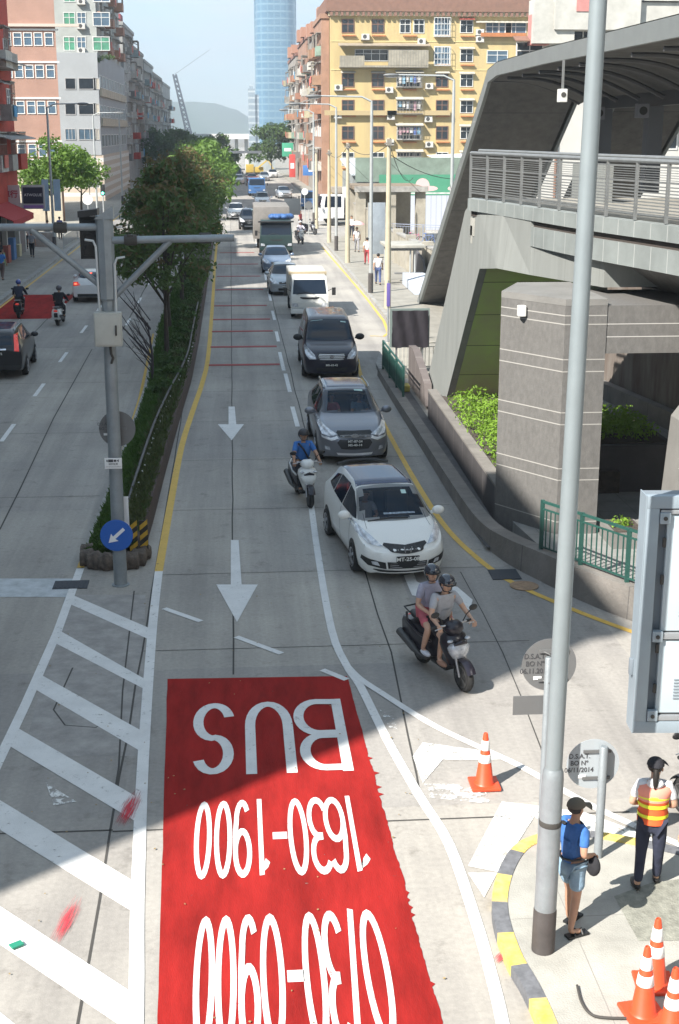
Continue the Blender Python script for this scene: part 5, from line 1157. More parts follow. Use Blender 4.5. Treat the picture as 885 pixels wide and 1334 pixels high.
st_ = decal(fit, fbvh, 'permit_sticker', M_sticker, [(.26, 1.35), (.36, 1.35), (.36, 1.45), (.26, 1.45)], 'top', .013)
ol = decal(fit, fbvh, 'dashboard_ornament', mat('ornament_row', (.35, .45, .5), .5, var=.8, vs=22, c2=(.05, .03, .08)), [(-.2, .90), (.42, .90), (.42, .94), (-.2, .94)], 'top', .012)
wp_ = MB(); wp_.tube([(-.55, .76, .99), (-.1, .80, 1.02), (.25, .78, 1.01)], .012, 5); wp_.build('wiper', M_blk, fit)
for s in (-1, 1): decal(fit, fbvh, 'bonnet_crease', M_rim if False else M_blk, [(s*.62, .52), (s*.628, .52), (s*.60, .98), (s*.592, .98)], 'top', .002, parent=fbody)
fit.location = (3.12, 24.3, 0); fit.rotation_euler = (0, 0, R(7.5))
# turn slightly so that its nose points to the right lane
# ---------- grey sport utility
M_pg = carpaint('grey_metallic_paint', (.21, .22, .25), .5)
ctl = [(0, .78, .68, .56, .70, .26), (.12, .88, .80, .66, .78, .23), (.35, .97, .88, .76, .86, .22), (.75, 1.05, .905, .82, .94, .22), (1.1, 1.12, .91, .80, 1.0, .23), (1.5, 1.33, .91, .70, 1.04, .23), (1.95, 1.57, .91, .64, 1.07, .23), (2.4, 1.65, .91, .62, 1.09, .23), (3.3, 1.64, .90, .61, 1.12, .23), (3.95, 1.56, .88, .58, 1.14, .25), (4.25, 1.32, .86, .64, 1.12, .28), (4.4, 1.05, .80, .66, 1.0, .32)]
g = dict(wind=[(0, 1.10), (.4, 1.12), (.68, 1.18), (.73, 1.26), (.66, 1.65), (.59, 2.02), (0, 2.06), (-.59, 2.02), (-.66, 1.65), (-.73, 1.26), (-.68, 1.18), (-.4, 1.12)], roof=[(.50, 2.2), (.48, 3.6), (-.48, 3.6), (-.50, 2.2)],
    side=[[(1.35, 1.1), (2.2, 1.13), (2.2, 1.52), (1.9, 1.47), (1.6, 1.3)], [(2.26, 1.13), (3.15, 1.18), (3.15, 1.52), (2.26, 1.53)], [(3.22, 1.19), (3.8, 1.27), (3.65, 1.45), (3.22, 1.51)]], handles=[(2.0, 2.2, .95), (2.95, 3.15, .98)], seams=[[(2.22, .35), (2.235, .35), (2.235, 1.08), (2.22, 1.08)]])
lm = [('headlight', M_lamp, [(.42, .80), (.62, .75), (.80, .80), (.885, .99), (.85, 1.07), (.70, .95)], 'front', .014), ('fog_lamp', M_lamp, [(.60, .42), (.72, .44), (.73, .52), (.62, .51)], 'front', .02), ('chrome_swoosh', M_chrl, [(.40, .72), (.58, .66), (.80, .72), (.82, .78), (.60, .71), (.44, .77)], 'front', .016)]
gl = [('grille', M_blk, two([(0, .73), (.38, .75), (.46, .83), (.42, .88), (0, .87)]), 'front', .012), ('hexagonal_grille', mat('mesh_grille', (.03, .03, .033), .5), two([(0, .45), (.34, .47), (.44, .62), (.38, .70), (0, .70)]), 'front', .012), ('skid_plate', M_chrl, two([(0, .30), (.42, .31), (.46, .37), (0, .36)]), 'front', .014)]
suv, sbody, sbvh = car('grey sport utility car with boxed rooftop load behind the white hatchback', 'car', 'sport_utility_car', ctl, M_pg, 1.82, (.86, 3.5), .34, g, lm, gl, fb_=.15)
suv['label'] = 'silver-grey sport utility car with roof rails and a large badge, right behind the white hatchback'
mirror_pair(suv, .9, 1.5, 1.14, M_pg, 1.15); plate(suv, '', -.215, .62, .40, .20, lines=['MT-87-24', 'MS-40-14'])
for z in (.775, .82): MB().bar((-.38, -.20, z), (.38, -.20, z), .02).build('grille_bar', M_chr, suv)
bo = MB().lathe([(.09, -.01), (.09, .01)], (0, 0, 0), 18, 'Y').build('badge', M_chr, suv); bo.location = (0, -.222, .81); bo.scale = (1, 1, .6)
for s in (-1, 1): k = MB(); k.tube([(s*.60, 2.1, 1.63), (s*.60, 2.2, 1.68), (s*.59, 3.5, 1.68), (s*.58, 3.65, 1.62)], .022, 6); k.build('roof_rail', M_rim, suv, smooth=50)
decal(suv, sbvh, 'permit_sticker', M_sticker, [(.20, 1.92), (.42, 1.90), (.42, 1.98), (.20, 1.99)], 'top', .013)
suv.location = (2.97, 33.55, 0); suv.rotation_euler = (0, 0, R(1.2))
# ---------- dark minivan
M_pn = carpaint('dark_navy_paint', (.020, .020, .034), .2)
ctl = [(0, .86, .74, .60, .76, .26), (.12, .96, .86, .70, .84, .22), (.4, 1.06, .93, .80, .92, .21), (.85, 1.15, .955, .86, 1.0, .21), (1.05, 1.22, .96, .85, 1.06, .22), (1.45, 1.55, .96, .78, 1.10, .22), (1.85, 1.82, .96, .74, 1.12, .22), (2.3, 1.92, .96, .73, 1.13, .22), (3.6, 1.93, .96, .73, 1.13, .22), (4.7, 1.90, .95, .72, 1.13, .24), (5.05, 1.75, .93, .74, 1.12, .26), (5.12, 1.3, .90, .78, 1.1, .3)]
g = dict(wind=[(0, 1.02), (.5, 1.05), (.76, 1.12), (.80, 1.2), (.74, 1.55), (.69, 1.88), (0, 1.92), (-.69, 1.88), (-.74, 1.55), (-.80, 1.2), (-.76, 1.12), (-.5, 1.05)],
    side=[[(1.4, 1.18), (2.25, 1.2), (2.25, 1.72), (1.85, 1.68), (1.55, 1.42)], [(2.32, 1.2), (3.5, 1.2), (3.5, 1.74), (2.32, 1.74)], [(3.58, 1.2), (4.8, 1.22), (4.75, 1.70), (3.58, 1.74)]], handles=[(2.0, 2.2, .98), (3.3, 3.5, .98)], seams=[[(2.28, .35), (2.295, .35), (2.295, 1.15), (2.28, 1.15)]])
lm = [('headlight', M_lamp, [(.52, .74), (.74, .72), (.86, .86), (.905, 1.04), (.86, 1.10), (.74, 1.02), (.56, .86)], 'front', .012)]
gl = [('grille', M_blk, two([(0, .72), (.44, .74), (.50, .86), (.46, .92), (0, .90)]), 'front', .010), ('lower_grille', M_blk, [(-.5, .34), (.5, .34), (.52, .46), (-.52, .46)], 'front', .012)]
van, vbody, vbvh = car('dark navy minivan with chrome barred grille and cardboard on its roof', 'van', 'minivan', ctl, M_pn, 1.92, (.92, 4.1), .34, g, lm, gl, fb_=.14)
van['label'] = 'dark navy minivan with chrome barred grille and dry leaves strewn on its roof'
mirror_pair(van, .95, 1.45, 1.28, M_blk, 1.35); plate(van, 'MR-62-42', -.205, .55, .44, .11)
for z, w in ((.745, .40), (.80, .43), (.855, .44), (.905, .42)): MB().tube([(-w, -.12, z), (-w*.6, -.185, z), (0, -.20, z), (w*.6, -.185, z), (w, -.12, z)], .021, 6).build('grille_bar', M_chrl, van)
bo = MB().lathe([(.08, -.01), (.08, .01)], (0, 0, 0), 18, 'Y').build('badge', M_chr, van); bo.location = (0, -.215, .83); bo.scale = (1, 1, .6)
rn = random.Random(3)
v_, f_ = leaves(rn, [(Vector((rn.uniform(-.5, .6), rn.uniform(2.6, 4.6), 1.90)), .2) for _ in range(26)], 110, .035); v_ = [Vector((p.x, p.y, 1.925+.02*rn.random())) for p in v_]; rawmesh('fallen_leaves', v_, f_, mat('dry_leaves', (.42, .20, .08), .9, var=.4, vs=9), van)
decal(van, vbvh, 'permit_sticker', M_sticker, [(.42, 1.72), (.6, 1.70), (.6, 1.75), (.42, 1.77)], 'top', .013); decal(van, vbvh, 'visor_strip', M_sticker, [(-.62, 1.78), (-.2, 1.82), (-.2, 1.84), (-.62, 1.80)], 'top', .013)
van.location = (3.27, 45.8, 0); van.rotation_euler = (0, 0, R(-.5))
# ---------- generic saloon used for cars farther away
M_ps = carpaint('silver_paint', (.42, .45, .48), .6); M_pk = carpaint('black_paint', (.015, .015, .018), .1); M_pwh = carpaint('plain_white_paint', (.72, .72, .72))
ctl = [(0, .70, .66, .54, .62, .22), (.12, .78, .78, .64, .70, .2), (.4, .87, .86, .74, .78, .19), (.9, .95, .88, .80, .86, .19), (1.2, 1.0, .88, .78, .9, .2), (1.6, 1.22, .88, .68, .92, .2), (2.05, 1.42, .88, .60, .95, .2), (2.6, 1.47, .88, .58, .97, .2), (3.2, 1.44, .87, .57, .98, .2), (3.7, 1.22, .87, .62, .99, .22), (4.0, 1.07, .86, .72, .97, .24), (4.5, .98, .78, .68, .88, .3)]
g = dict(wind=[(0, 1.17), (.4, 1.19), (.66, 1.25), (.70, 1.33), (.63, 1.7), (.56, 2.02), (0, 2.06), (-.56, 2.02), (-.63, 1.7), (-.70, 1.33), (-.66, 1.25), (-.4, 1.19)], rear=[(.54, 3.3), (.60, 3.6), (.64, 3.85), (-.64, 3.85), (-.60, 3.6), (-.54, 3.3)],
    side=[[(1.45, .99), (2.3, 1.01), (2.3, 1.35), (2.0, 1.32), (1.7, 1.16)], [(2.35, 1.01), (3.2, 1.03), (3.2, 1.33), (2.35, 1.36)], [(3.25, 1.04), (3.6, 1.06), (3.25, 1.28)]], handles=[(2.1, 2.3, .86), (3.0, 3.2, .88)])
lm = [('headlight', M_lamp, [(.44, .62), (.70, .62), (.82, .76), (.86, .88), (.70, .84), (.48, .75)], 'front', .012), ('tail_lamp', M_tail, [(.48, .72), (.76, .70), (.78, .86), (.5, .86)], 'back', .012), ('fog_lamp', M_lamp, [(.56, .34), (.68, .35), (.68, .41), (.56, .40)], 'front', .014)]
gl = [('grille', M_blk, two([(0, .60), (.36, .61), (.40, .70), (0, .71)]), 'front', .012), ('lower_grille', M_blk, [(-.4, .28), (.4, .28), (.42, .40), (-.42, .40)], 'front', .012)]
sal, _, salb = car('silver saloon car', 'car', 'saloon_car', ctl, M_ps, 1.76, (.88, 3.55), .31, g, lm, gl, fb_=.15, group='cars queueing up the road')
mirror_pair(sal, .86, 1.5, 1.02, M_ps, 1.05); plate(sal, 'MN-44-92', -.215, .50, .42, .11); MB().bar((-.36, -.20, .655), (.36, -.20, .655), .03).build('grille_bar', M_chr, sal)
sal.location = (2.72, 70.6, 0); sal['label'] = 'silver saloon car right behind the small white lorry'
def put(o, x, y, rz, label, swap=None, name=None):
    c = copy_tree(o, None, swap); c.location = (x, y, 0); c.rotation_euler = (0, 0, R(rz)); c['label'] = label
    if name: c.name = name
    return c
M_pbl = carpaint('steel_blue_paint', (.22, .28, .38), .6)
put(sal, 2.62, 81.7, 0, 'blue-grey saloon car between the silver saloon and the canvas-sided truck', {M_ps: M_pbl})
put(suv, 1.5, 119.0, 0, 'black car just behind the canvas-sided truck, to its left', {M_pg: M_pk})['group'] = 'cars queueing up the road'
suv['group'] = 'cars queueing up the road'; fit['group'] = 'cars queueing up the road'
put(sal, .4, 133, 0, 'white-nosed car farther back left in the bright gap of the road', {M_ps: M_pwh})
put(sal, 3.2, 133, 0, 'dark windowed white car just past the canvas-sided truck', {M_ps: M_pwh})
put(suv, 3.4, 153, 0, 'white car behind another white car in the bright gap of the road', {M_pg: M_pwh})
put(sal, 6.7, 174, 4, 'silver saloon in the dark band of shade at the right side of the road', {})
for x, y, pm, lb_ in [(1.2, 222, M_pwh, 'white car near the far junction, left one'), (3.4, 228, carpaint('red_paint', (.4, .03, .03)), 'red car near the far junction'), (5.6, 236, M_ps, 'silver car near the far junction, right one'), (.6, 250, M_pk, 'black car at the far junction'), (7.5, 252, M_pwh, 'white car at the far right of the junction'), (-3.5, 262, M_ps, 'silver car far left of the junction')]:
    put(sal, x, y, 0, lb_, {M_ps: pm})
# left carriageway: rear views
ctl = [(0, .85, .68, .56, .74, .26), (.12, .95, .80, .66, .82, .23), (.4, 1.02, .88, .78, .90, .22), (.9, 1.10, .91, .82, .98, .22), (1.2, 1.18, .91, .80, 1.03, .23), (1.6, 1.42, .91, .71, 1.05, .23), (2.0, 1.62, .91, .66, 1.08, .23), (2.5, 1.69, .91, .64, 1.10, .23), (3.6, 1.67, .91, .63, 1.12, .23), (4.15, 1.60, .90, .62, 1.13, .26), (4.42, 1.40, .88, .68, 1.12, .3), (4.55, 1.05, .86, .76, 1.0, .34)]
g = dict(wind=[(0, 1.25), (.66, 1.35), (.70, 1.45), (.60, 1.98), (0, 2.0), (-.60, 1.98), (-.70, 1.45), (-.66, 1.35)], rearb=[(-.55, 1.18), (.55, 1.18), (.52, 1.50), (-.52, 1.50)], roof=[(.52, 2.1), (.5, 3.9), (-.5, 3.9), (-.52, 2.1)],
    side=[[(1.5, 1.12), (2.35, 1.15), (2.35, 1.55), (2.0, 1.5), (1.7, 1.32)], [(2.4, 1.15), (3.3, 1.18), (3.3, 1.56), (2.4, 1.57)], [(3.36, 1.2), (3.95, 1.3), (3.8, 1.48), (3.36, 1.54)]], handles=[(2.15, 2.33, .98), (3.1, 3.28, 1.0)], seams=[[(2.37, .35), (2.385, .35), (2.385, 1.1), (2.37, 1.1)]])
lm = [('tail_lamp', M_tail, [(.62, .98), (.78, .96), (.76, 1.2), (.67, 1.50), (.60, 1.50), (.62, 1.2)], 'back', .014), ('headlight', M_lamp, [(.5, .78), (.8, .8), (.83, .92), (.6, .9)], 'front', .012)]
gl = [('rear_bumper_trim', M_blk, [(-.78, .36), (.78, .36), (.80, .50), (-.80, .50)], 'back', .012), ('tailgate_chrome', M_chr, [(-.35, 1.02), (.35, 1.02), (.35, 1.06), (-.35, 1.06)], 'back', .02)]
crv, _, crvb = car('black sport utility car seen from behind with tall red tail lamps at the left edge', 'car', 'black_utility_car', ctl, M_pk, 1.84, (.88, 3.55), .34, g, lm, gl, group='cars on the left carriageway')
mirror_pair(crv, .9, 1.6, 1.14, M_pk, 1.1); plate(crv, 'MK-10-72', 4.64, .90, .40, .12, back=True)
for s in (-1, 1): k = MB(); k.tube([(s*.60, 2.2, 1.68), (s*.60, 2.3, 1.74), (s*.59, 3.8, 1.72), (s*.58, 3.95, 1.63)], .022, 6); k.build('roof_rail', M_rim, crv, smooth=50)
crv.rotation_euler = (0, 0, R(180+2)); crv.location = (-8.25, 51.3, 0)
ctl = [(0, .70, .66, .54, .62, .24), (.12, .80, .78, .64, .70, .22), (.4, .90, .86, .74, .80, .2), (.9, .98, .88, .80, .88, .2), (1.2, 1.06, .88, .78, .94, .2), (1.6, 1.30, .88, .68, .97, .2), (2.05, 1.47, .88, .61, 1.0, .2), (2.6, 1.52, .88, .59, 1.02, .2), (3.3, 1.48, .87, .57, 1.04, .22), (3.8, 1.34, .86, .56, 1.04, .24), (4.1, 1.08, .84, .66, .98, .28), (4.2, .9, .80, .68, .8, .32)]
g = dict(wind=[(0, 1.17), (.66, 1.25), (.70, 1.33), (.56, 2.02), (0, 2.06), (-.56, 2.02), (-.70, 1.33), (-.66, 1.25)], rear=[(.44, 3.45), (.56, 3.75), (.56, 3.92), (.3, 3.99), (-.3, 3.99), (-.56, 3.92), (-.56, 3.75), (-.44, 3.45)],
    side=[[(1.45, 1.03), (2.3, 1.06), (2.3, 1.40), (2.0, 1.36), (1.7, 1.22)], [(2.35, 1.06), (3.2, 1.1), (3.2, 1.37), (2.35, 1.41)]], handles=[(2.1, 2.3, .9)])
lm = [('tail_lamp', M_tail, [(.44, .88), (.78, .84), (.80, 1.02), (.56, 1.04)], 'back', .014), ('brake_lamp', M_tailon, [(.60, .90), (.72, .89), (.74, .97), (.62, .98)], 'back', .022)]
wht, _, wb_ = car('white hatchback seen from behind with lit red lamps on the left carriageway', 'car', 'white_hatchback', ctl, M_pwh, 1.76, (.85, 3.4), .31, g, lm, [('diffuser', M_blk, [(-.6, .32), (.6, .32), (.6, .46), (-.6, .46)], 'back', .012), ('high_brake_lamp', M_tailon, [(-.1, 1.38), (.1, 1.38), (.1, 1.41), (-.1, 1.41)], 'back', .03)], group='cars on the left carriageway')
mirror_pair(wht, .86, 1.55, 1.05, M_pwh, 1.05); wht.location = (-7.05, 72.4, 0); wht.rotation_euler = (0, 0, R(180))
c = put(crv, -5.9, 94, 180, 'dark car half hidden behind the mast on the left carriageway'); c['group'] = 'cars on the left carriageway'
# ---------- lorries
def rbox(nm, m, p, x0, x1, y0, y1, z0, z1, bev=.03): k = MB(); k.box(x0, x1, y0, y1, z0, z1); return k.build(nm, m, p, bevel=bev, smooth=40)
def cab(root, W_, H, L, paint, z0=.45, gl_=.0, screen=(.55, .92), visor=False, lampz=None):
    prof = [(0.02, z0), (-.02, z0+.25), (.0, z0+(H-z0)*.42), (.28, H-.12), (.42, H), (L, H), (L, z0)]
    k = MB(); n = len(prof); hw = W_/2; vs = []
    for s, ins in ((-1, 0), (1, 0)):
        for y, z in prof: vs.append((s*(hw-(.07 if z > z0+(H-z0)*.5 else 0)), y, z))
    k.add(vs, [tuple(range(n)), tuple(range(2*n-1, n-1, -1))]+[(i, n+i, n+(i+1) % n, (i+1) % n) for i in range(n)]); b = k.build('cab', paint, root, bevel=.045, smooth=40)
    bm = bmesh.new(); bm.from_mesh(b.data); bv = BVHTree.FromBMesh(bm); bm.free(); zb, zt = z0+(H-z0)*.46, H-.14; a = hw-.13
    decal(root, bv, 'windscreen', M_cgl, [(-a-.04, zb), (a+.04, zb), (a-.02, zt), (-a+.02, zt)], 'front', .012)
    for p in ('side+', 'side-'): decal(root, bv, 'side_window', M_cgl, [(.42, zb+.03), (L-.25, zb+.03), (L-.25, zt+.02), (.55, zt+.02)], p, .01)
    decal(root, bv, 'grille', M_blk, two([(0, z0+.42), (.30, z0+.42), (.42, z0+.47), (.44, z0+.52), (0, z0+.50)]), 'front', .014)
    for s in (1, -1):
        decal(root, bv, 'headlight', M_lamp, [(s*(hw-.34), z0+.08), (s*(hw-.06), z0+.08), (s*(hw-.06), z0+.26), (s*(hw-.30), z0+.24)], 'front', .014)
        m_ = empty('x', (0, 0, 0)) if False else None
        k = MB(); k.bar((s*(hw-.02), .2, zb+.12), (s*(hw+.22), .05, zb+.25), .025); k.cbox((s*(hw+.24), .03, zb+.12), (.17, .07, .34)); k.build('wing_mirror', M_blk, root, bevel=.01)
    rbox('bumper', paint, root, -hw-.01, hw+.01, -.1, .35, z0-.22, z0-.002, .03); k = MB(); k.tube([(-.6, -.02, zb-.01), (-.2, -.005, zb+.1), (.2, -.0, zb+.0)], .012, 5); k.build('wiper', M_blk, root)
    return b, bv
M_cream = carpaint('off_white_lorry_paint', (.64, .64, .61))
lo = empty('small_lorry', (3.42, 61.6, 0), 0, 'small off-white lorry with box body between the navy minivan and the silver saloon', 'lorry')
cab(lo, 1.70, 1.86, 1.6, M_cream, .46); rbox('box_body', mat('lorry_box_wood', (.54, .52, .47), .8, var=.3, vs=2), lo, -.86, .86, 1.75, 4.9, .75, 1.93, .02); rbox('chassis', M_blk, lo, -.45, .45, .3, 4.8, .35, .66, .01); rbox('body_frame', M_amb if False else mat('orange_trim', (.40, .33, .22), .7), lo, -.88, .88, 1.70, 1.745, 1.80, 1.95, .005)
for s in (-1, 1): wheel(lo, s*.72, .75, .32, .2, M_hub); wheel(lo, s*.70, 3.9, .32, .26, M_hub)
plate(lo, 'MF-39-60', -.115, .42, .42, .11)
M_dkg = carpaint('dark_green_lorry_paint', (.022, .042, .042)); yv0 = 0; M_canv = mat('grey_canvas', (.22, .205, .19), .9, var=.25, vs=2, bump=.4, bs=8)
tr = empty('canvas_truck', (2.95, 93.6, 0), 0, 'large dark green truck with grey tall side boards and blue bundle on its cab', 'truck')
cab(tr, 2.2, 2.38, 1.9, M_dkg, .6, visor=True); rbox('visor', M_blk, tr, -1.2, 1.2, -.15, .3, 2.24, 2.33, .02); rbox('cargo_body', M_canv, tr, -1.42, 1.0, 2.2, 8.8, 1.0, 3.15, .04); rbox('chassis', M_blk, tr, -.5, .5, .4, 8.6, .45, .8, .01)
rbox('rear_flap', M_canv, tr, -1.46, -1.425, 2.3, 8.6, .8, 2.5, .01)
for s in (-1, 1): wheel(tr, s*.98, 1.1, .48, .28, M_hub); wheel(tr, s*.95, 6.8, .48, .45, M_hub)
bn = MB(); rn = random.Random(9)
for i in range(7): bn.ell((-.2+.22*i*.9, 1.1+rn.uniform(-.2, .2), 2.56), (.3, .42, .2))
tag(bn.build('blue_bundle', mat('blue_tarpaulin', (.04, .12, .32), .6, var=.5, vs=4), smooth=60), 'rolled blue tarpaulin bundle lying on the roof of the dark green truck', 'bundle'); bpy.data.objects['blue_bundle'].location = (2.95, 93.6, 0)
M_blu = carpaint('blue_lorry_paint', (.05, .13, .30)); 
b1 = empty('blue_lorry', (3.3, 181, 0), 0, 'blue lorry heading this way in the shaded stretch of the road', 'lorry'); cab(b1, 2.2, 2.3, 1.8, M_blu, .6); rbox('cargo_bed', M_blu, b1, -1.1, 1.1, 1.95, 5.6, .9, 1.7, .02); rbox('chassis', M_blk, b1, -.5, .5, .4, 5.5, .4, .8, .01)
for s in (-1, 1): wheel(b1, s*.9, 1.0, .4, .26, M_hub); wheel(b1, s*.9, 4.4, .4, .4, M_hub)
b1['group'] = 'blue lorries'; c = copy_tree(b1); c.location = (.6, 231, 0); c['label'] = 'second blue lorry, smaller in the distance near the junction'
c = copy_tree(b1); c.location = (8.3, 150, 0); c.scale = (.8, .8, .85); c.rotation_euler = (0, 0, R(-8)); c['label'] = 'light blue small lorry parked at the kerb before the tenements'
wt = empty('white_lorry', (7.7, 124.5, 0), R(-86), 'white lorry nosing out of the side street at the right kerb', 'lorry'); cab(wt, 2.2, 2.7, 2.2, M_pwh, .65); rbox('box_body', mat('white_box_side', (.66, .66, .64), .6), wt, -1.2, 1.2, 2.4, 7.5, 1.0, 3.3, .03); rbox('chassis', M_blk, wt, -.5, .5, .4, 7.4, .45, .95, .01)
for s in (-1, 1): wheel(wt, s*.95, 1.2, .48, .28, M_hub); wheel(wt, s*.95, 5.6, .48, .45, M_hub)
yv = empty('yellow_excavator', (3.6, 268, 0), 0, 'yellow digger and yellow panels at the roadworks by the far junction', 'digger'); rbox('cab', mat('plant_yellow', (.45, .32, .06), .6), yv, -1.2, 1.2, 0, 3, .8, 3.2, .1); rbox('engine_cover', MATS['plant_yellow'], yv, 1.3, 4.2, .3, 3, .8, 2.4, .1); rbox('track', M_tyre, yv, -1.3, 4.2, -.1, 3.1, 0, .75, .1); k = MB(); k.bar((2.5, 0, 2.2), (5.5, -1, 4.6), .4); k.bar((5.5, -1, 4.6), (7.2, -1.4, 1.8), .3); k.build('boom', MATS['plant_yellow'], yv)
yv.scale = (.62, .62, .62)
# ------------------------------------------------------------------ people and two-wheelers
def skin_col(n, c): return mat(n, c, .55, var=.12, vs=8)
M_sk = skin_col('skin_tan', (.42, .24, .16)); M_sk2 = skin_col('skin_light', (.55, .34, .24)); M_hair = mat('black_hair', (.012, .010, .009), .6); M_eye = mat('eye_dark', (.02, .015, .012), .3)
def cloth(n, c, var=.25): return mat(n, c, .9, var=var, vs=7, bump=.5, bs=16)
def skin_mesh(name, V, E, root, m, parent, sub=2):
    keys = list(V); me = bpy.data.meshes.new('tmp'); me.from_pydata([V[k][0] for k in keys], [(keys.index(a), keys.index(b)) for a, b in E], [])
    o = bpy.data.objects.new('tmp', me); COL.objects.link(o); o.modifiers.new('s', 'SKIN')
    me.skin_vertices[0] if me.skin_vertices else None
    sv = me.skin_vertices[0].data
    for i, k in enumerate(keys): r = V[k][1]; sv[i].radius = (r, r) if not isinstance(r, tuple) else r; sv[i].use_root = (k == root)
    s = o.modifiers.new('u', 'SUBSURF'); s.levels = sub; s.render_levels = sub
    dg = bpy.context.evaluated_depsgraph_get(); me2 = bpy.data.meshes.new_from_object(o.evaluated_get(dg)); bpy.data.objects.remove(o); bpy.data.meshes.remove(me)
    me2.name = name; me2.materials.clear(); me2.materials.append(m)
    for p in me2.polygons: p.use_smooth = True
    return link(bpy.data.objects.new(name, me2), parent)
def join_mb(o, mb):      # weld more geometry into an existing mesh object
    bm = bmesh.new(); bm.from_mesh(o.data); vs = [bm.verts.new(v) for v in mb.v]
    for f in mb.f:
        try: bm.faces.new([vs[i] for i in f])
        except ValueError: pass
    bm.to_mesh(o.data); bm.free()
    for p in o.data.polygons: p.use_smooth = True
def hand(mb, wrist, palm, curl_dir, side, s=1.):
    w, p = Vector(wrist), Vector(palm); d = (p-w).normalized(); cdir = Vector(curl_dir); cdir = (cdir-d*cdir.dot(d)); cdir = cdir.normalized() if cdir.length > 1e-4 else d.orthogonal(); ac = d.cross(cdir)*side
    for i, (o_, L) in enumerate(((-.030, .058), (-.011, .072), (.011, .068), (.030, .052))):
        b = p+ac*o_*s; k = b+d*L*.45*s+cdir*.012*s; e = b+d*L*.7*s+cdir*.045*s; mb.tube([b-d*.02, b+d*.01, k, e, e+cdir*.018*s-d*.01*s], [.010*s, .0105*s, .0095*s, .0085*s, .006*s], 6)
    b = p-d*.035*s-ac*.030*s; mb.tube([b, b-ac*.028*s+cdir*.015*s, b-ac*.030*s+cdir*.045*s+d*.02*s], [.013*s, .012*s, .008*s], 6)
def person(name, label, J, loc, rz, skin, shirt=None, legs=None, legs_short=False, sleeves='short', shoe=None, hair=M_hair, head_look=(0, 0), cat='person', group=None, s=1., hat=None, female=False):
    root = empty(name, loc, rz, label, cat, group); root.scale = (s, s, s); J = {k: Vector(v) for k, v in J.items()}; hd = J['hd']; nk = J['nk']; lk = Matrix.Rotation(head_look[0], 3, 'Z') @ Matrix.Rotation(head_look[1], 3, 'X')
    V = {'pel': (J['pel'], .115), 'wai': (J['pel'].lerp(J['che'], .5), .10 if female else .115), 'che': (J['che'], .115), 'nkb': (nk-Vector((0, 0, .01)), .056), 'nk2': (nk.lerp(hd, .45), .052), 'jaw': (hd+lk @ Vector((0, -.018, -.055)), .066), 'hd': (hd+Vector((0, 0, .015)), .088), 'top': (hd+Vector((0, .005, .07)), .066)}
    E = [('pel', 'wai'), ('wai', 'che'), ('che', 'nkb'), ('nkb', 'nk2'), ('nk2', 'jaw'), ('jaw', 'hd'), ('hd', 'top')]
    for t in 'lr':
        V['sh'+t] = (J['sh'+t], .060); V['el'+t] = (J['el'+t], .042); V['wr'+t] = (J['el'+t].lerp(J['ha'+t], .86), .027); V['ha'+t] = (J['ha'+t], .036)
        V['hi'+t] = (J['hi'+t], .095); V['th'+t] = (J['hi'+t].lerp(J['kn'+t], .4), .083); V['kn'+t] = (J['kn'+t], .055); V['ca'+t] = (J['kn'+t].lerp(J['an'+t], .35), .056); V['an'+t] = (J['an'+t], .036); V['to'+t] = (J['to'+t], .032)
        E += [('che', 'sh'+t), ('sh'+t, 'el'+t), ('el'+t, 'wr'+t), ('wr'+t, 'ha'+t), ('pel', 'hi'+t), ('hi'+t, 'th'+t), ('th'+t, 'kn'+t), ('kn'+t, 'ca'+t), ('ca'+t, 'an'+t), ('an'+t, 'to'+t)]
    b = skin_mesh('body', V, E, 'pel', skin, root); ex = MB()
    for t, sd_ in (('l', 1), ('r', -1)): hand(ex, V['wr'+t][0], J['ha'+t], J.get('curl', Vector((0, 0, -1))), sd_)
    f = lambda v: hd+lk @ Vector(v)
    ex.tube([f((0, -.080, .02)), f((0, -.102, -.012)), f((0, -.085, -.022))], [.008, .015, .010], 6)
    for sx in (-1, 1): ex.ell(f((sx*.088, .0, .0)), (.012, .02, .03), 8, 6)
    ex.tube([f((-.028, -.082, -.048)), f((0, -.090, -.05)), f((.028, -.082, -.048))], [.005, .009, .005], 5)
    join_mb(b, ex)
    ey = MB()
    for sx in (-1, 1): ey.ell(f((sx*.032, -.080, .018)), (.013, .010, .008), 8, 6)
    ey.build('eyes', M_eye, root, smooth=60)
    if hair is not None:
        hb_ = MB(); hb_.ell(f((0, .012, .032)), (.096, .104, .088), 16, 10); o = hb_.build('hair', hair, root, smooth=60)
        bm = bmesh.new(); bm.from_mesh(o.data); 
        for v in list(bm.verts):
            q = lk.inverted() @ (v.co-hd)
            if q.z < .035 and q.y < -.015: bm.verts.remove(v)
        bm.to_mesh(o.data); bm.free()
    if shirt is not None:
        g = .020; V2 = {'pel': (J['pel']+Vector((0, 0, .0)), .125+g*.6), 'wai': (V['wai'][0], V['wai'][1]+g), 'che': (J['che'], .142+g), 'nkb': (nk-Vector((0, 0, .03)), .088)}; E2 = [('pel', 'wai'), ('wai', 'che'), ('che', 'nkb')]
        for t in 'lr':
            V2['sh'+t] = (J['sh'+t], .074); fr = {'short': .72, 'long': 1.0, 'cap': .35}[sleeves]; V2['sl'+t] = (J['sh'+t].lerp(J['el'+t], fr), .062); E2 += [('che', 'sh'+t), ('sh'+t, 'sl'+t)]
            if sleeves == 'long': V2['cu'+t] = (J['el'+t].lerp(J['ha'+t], .78), .042); E2 += [('sl'+t, 'cu'+t)]
        skin_mesh('shirt', V2, E2, 'wai', shirt, root)
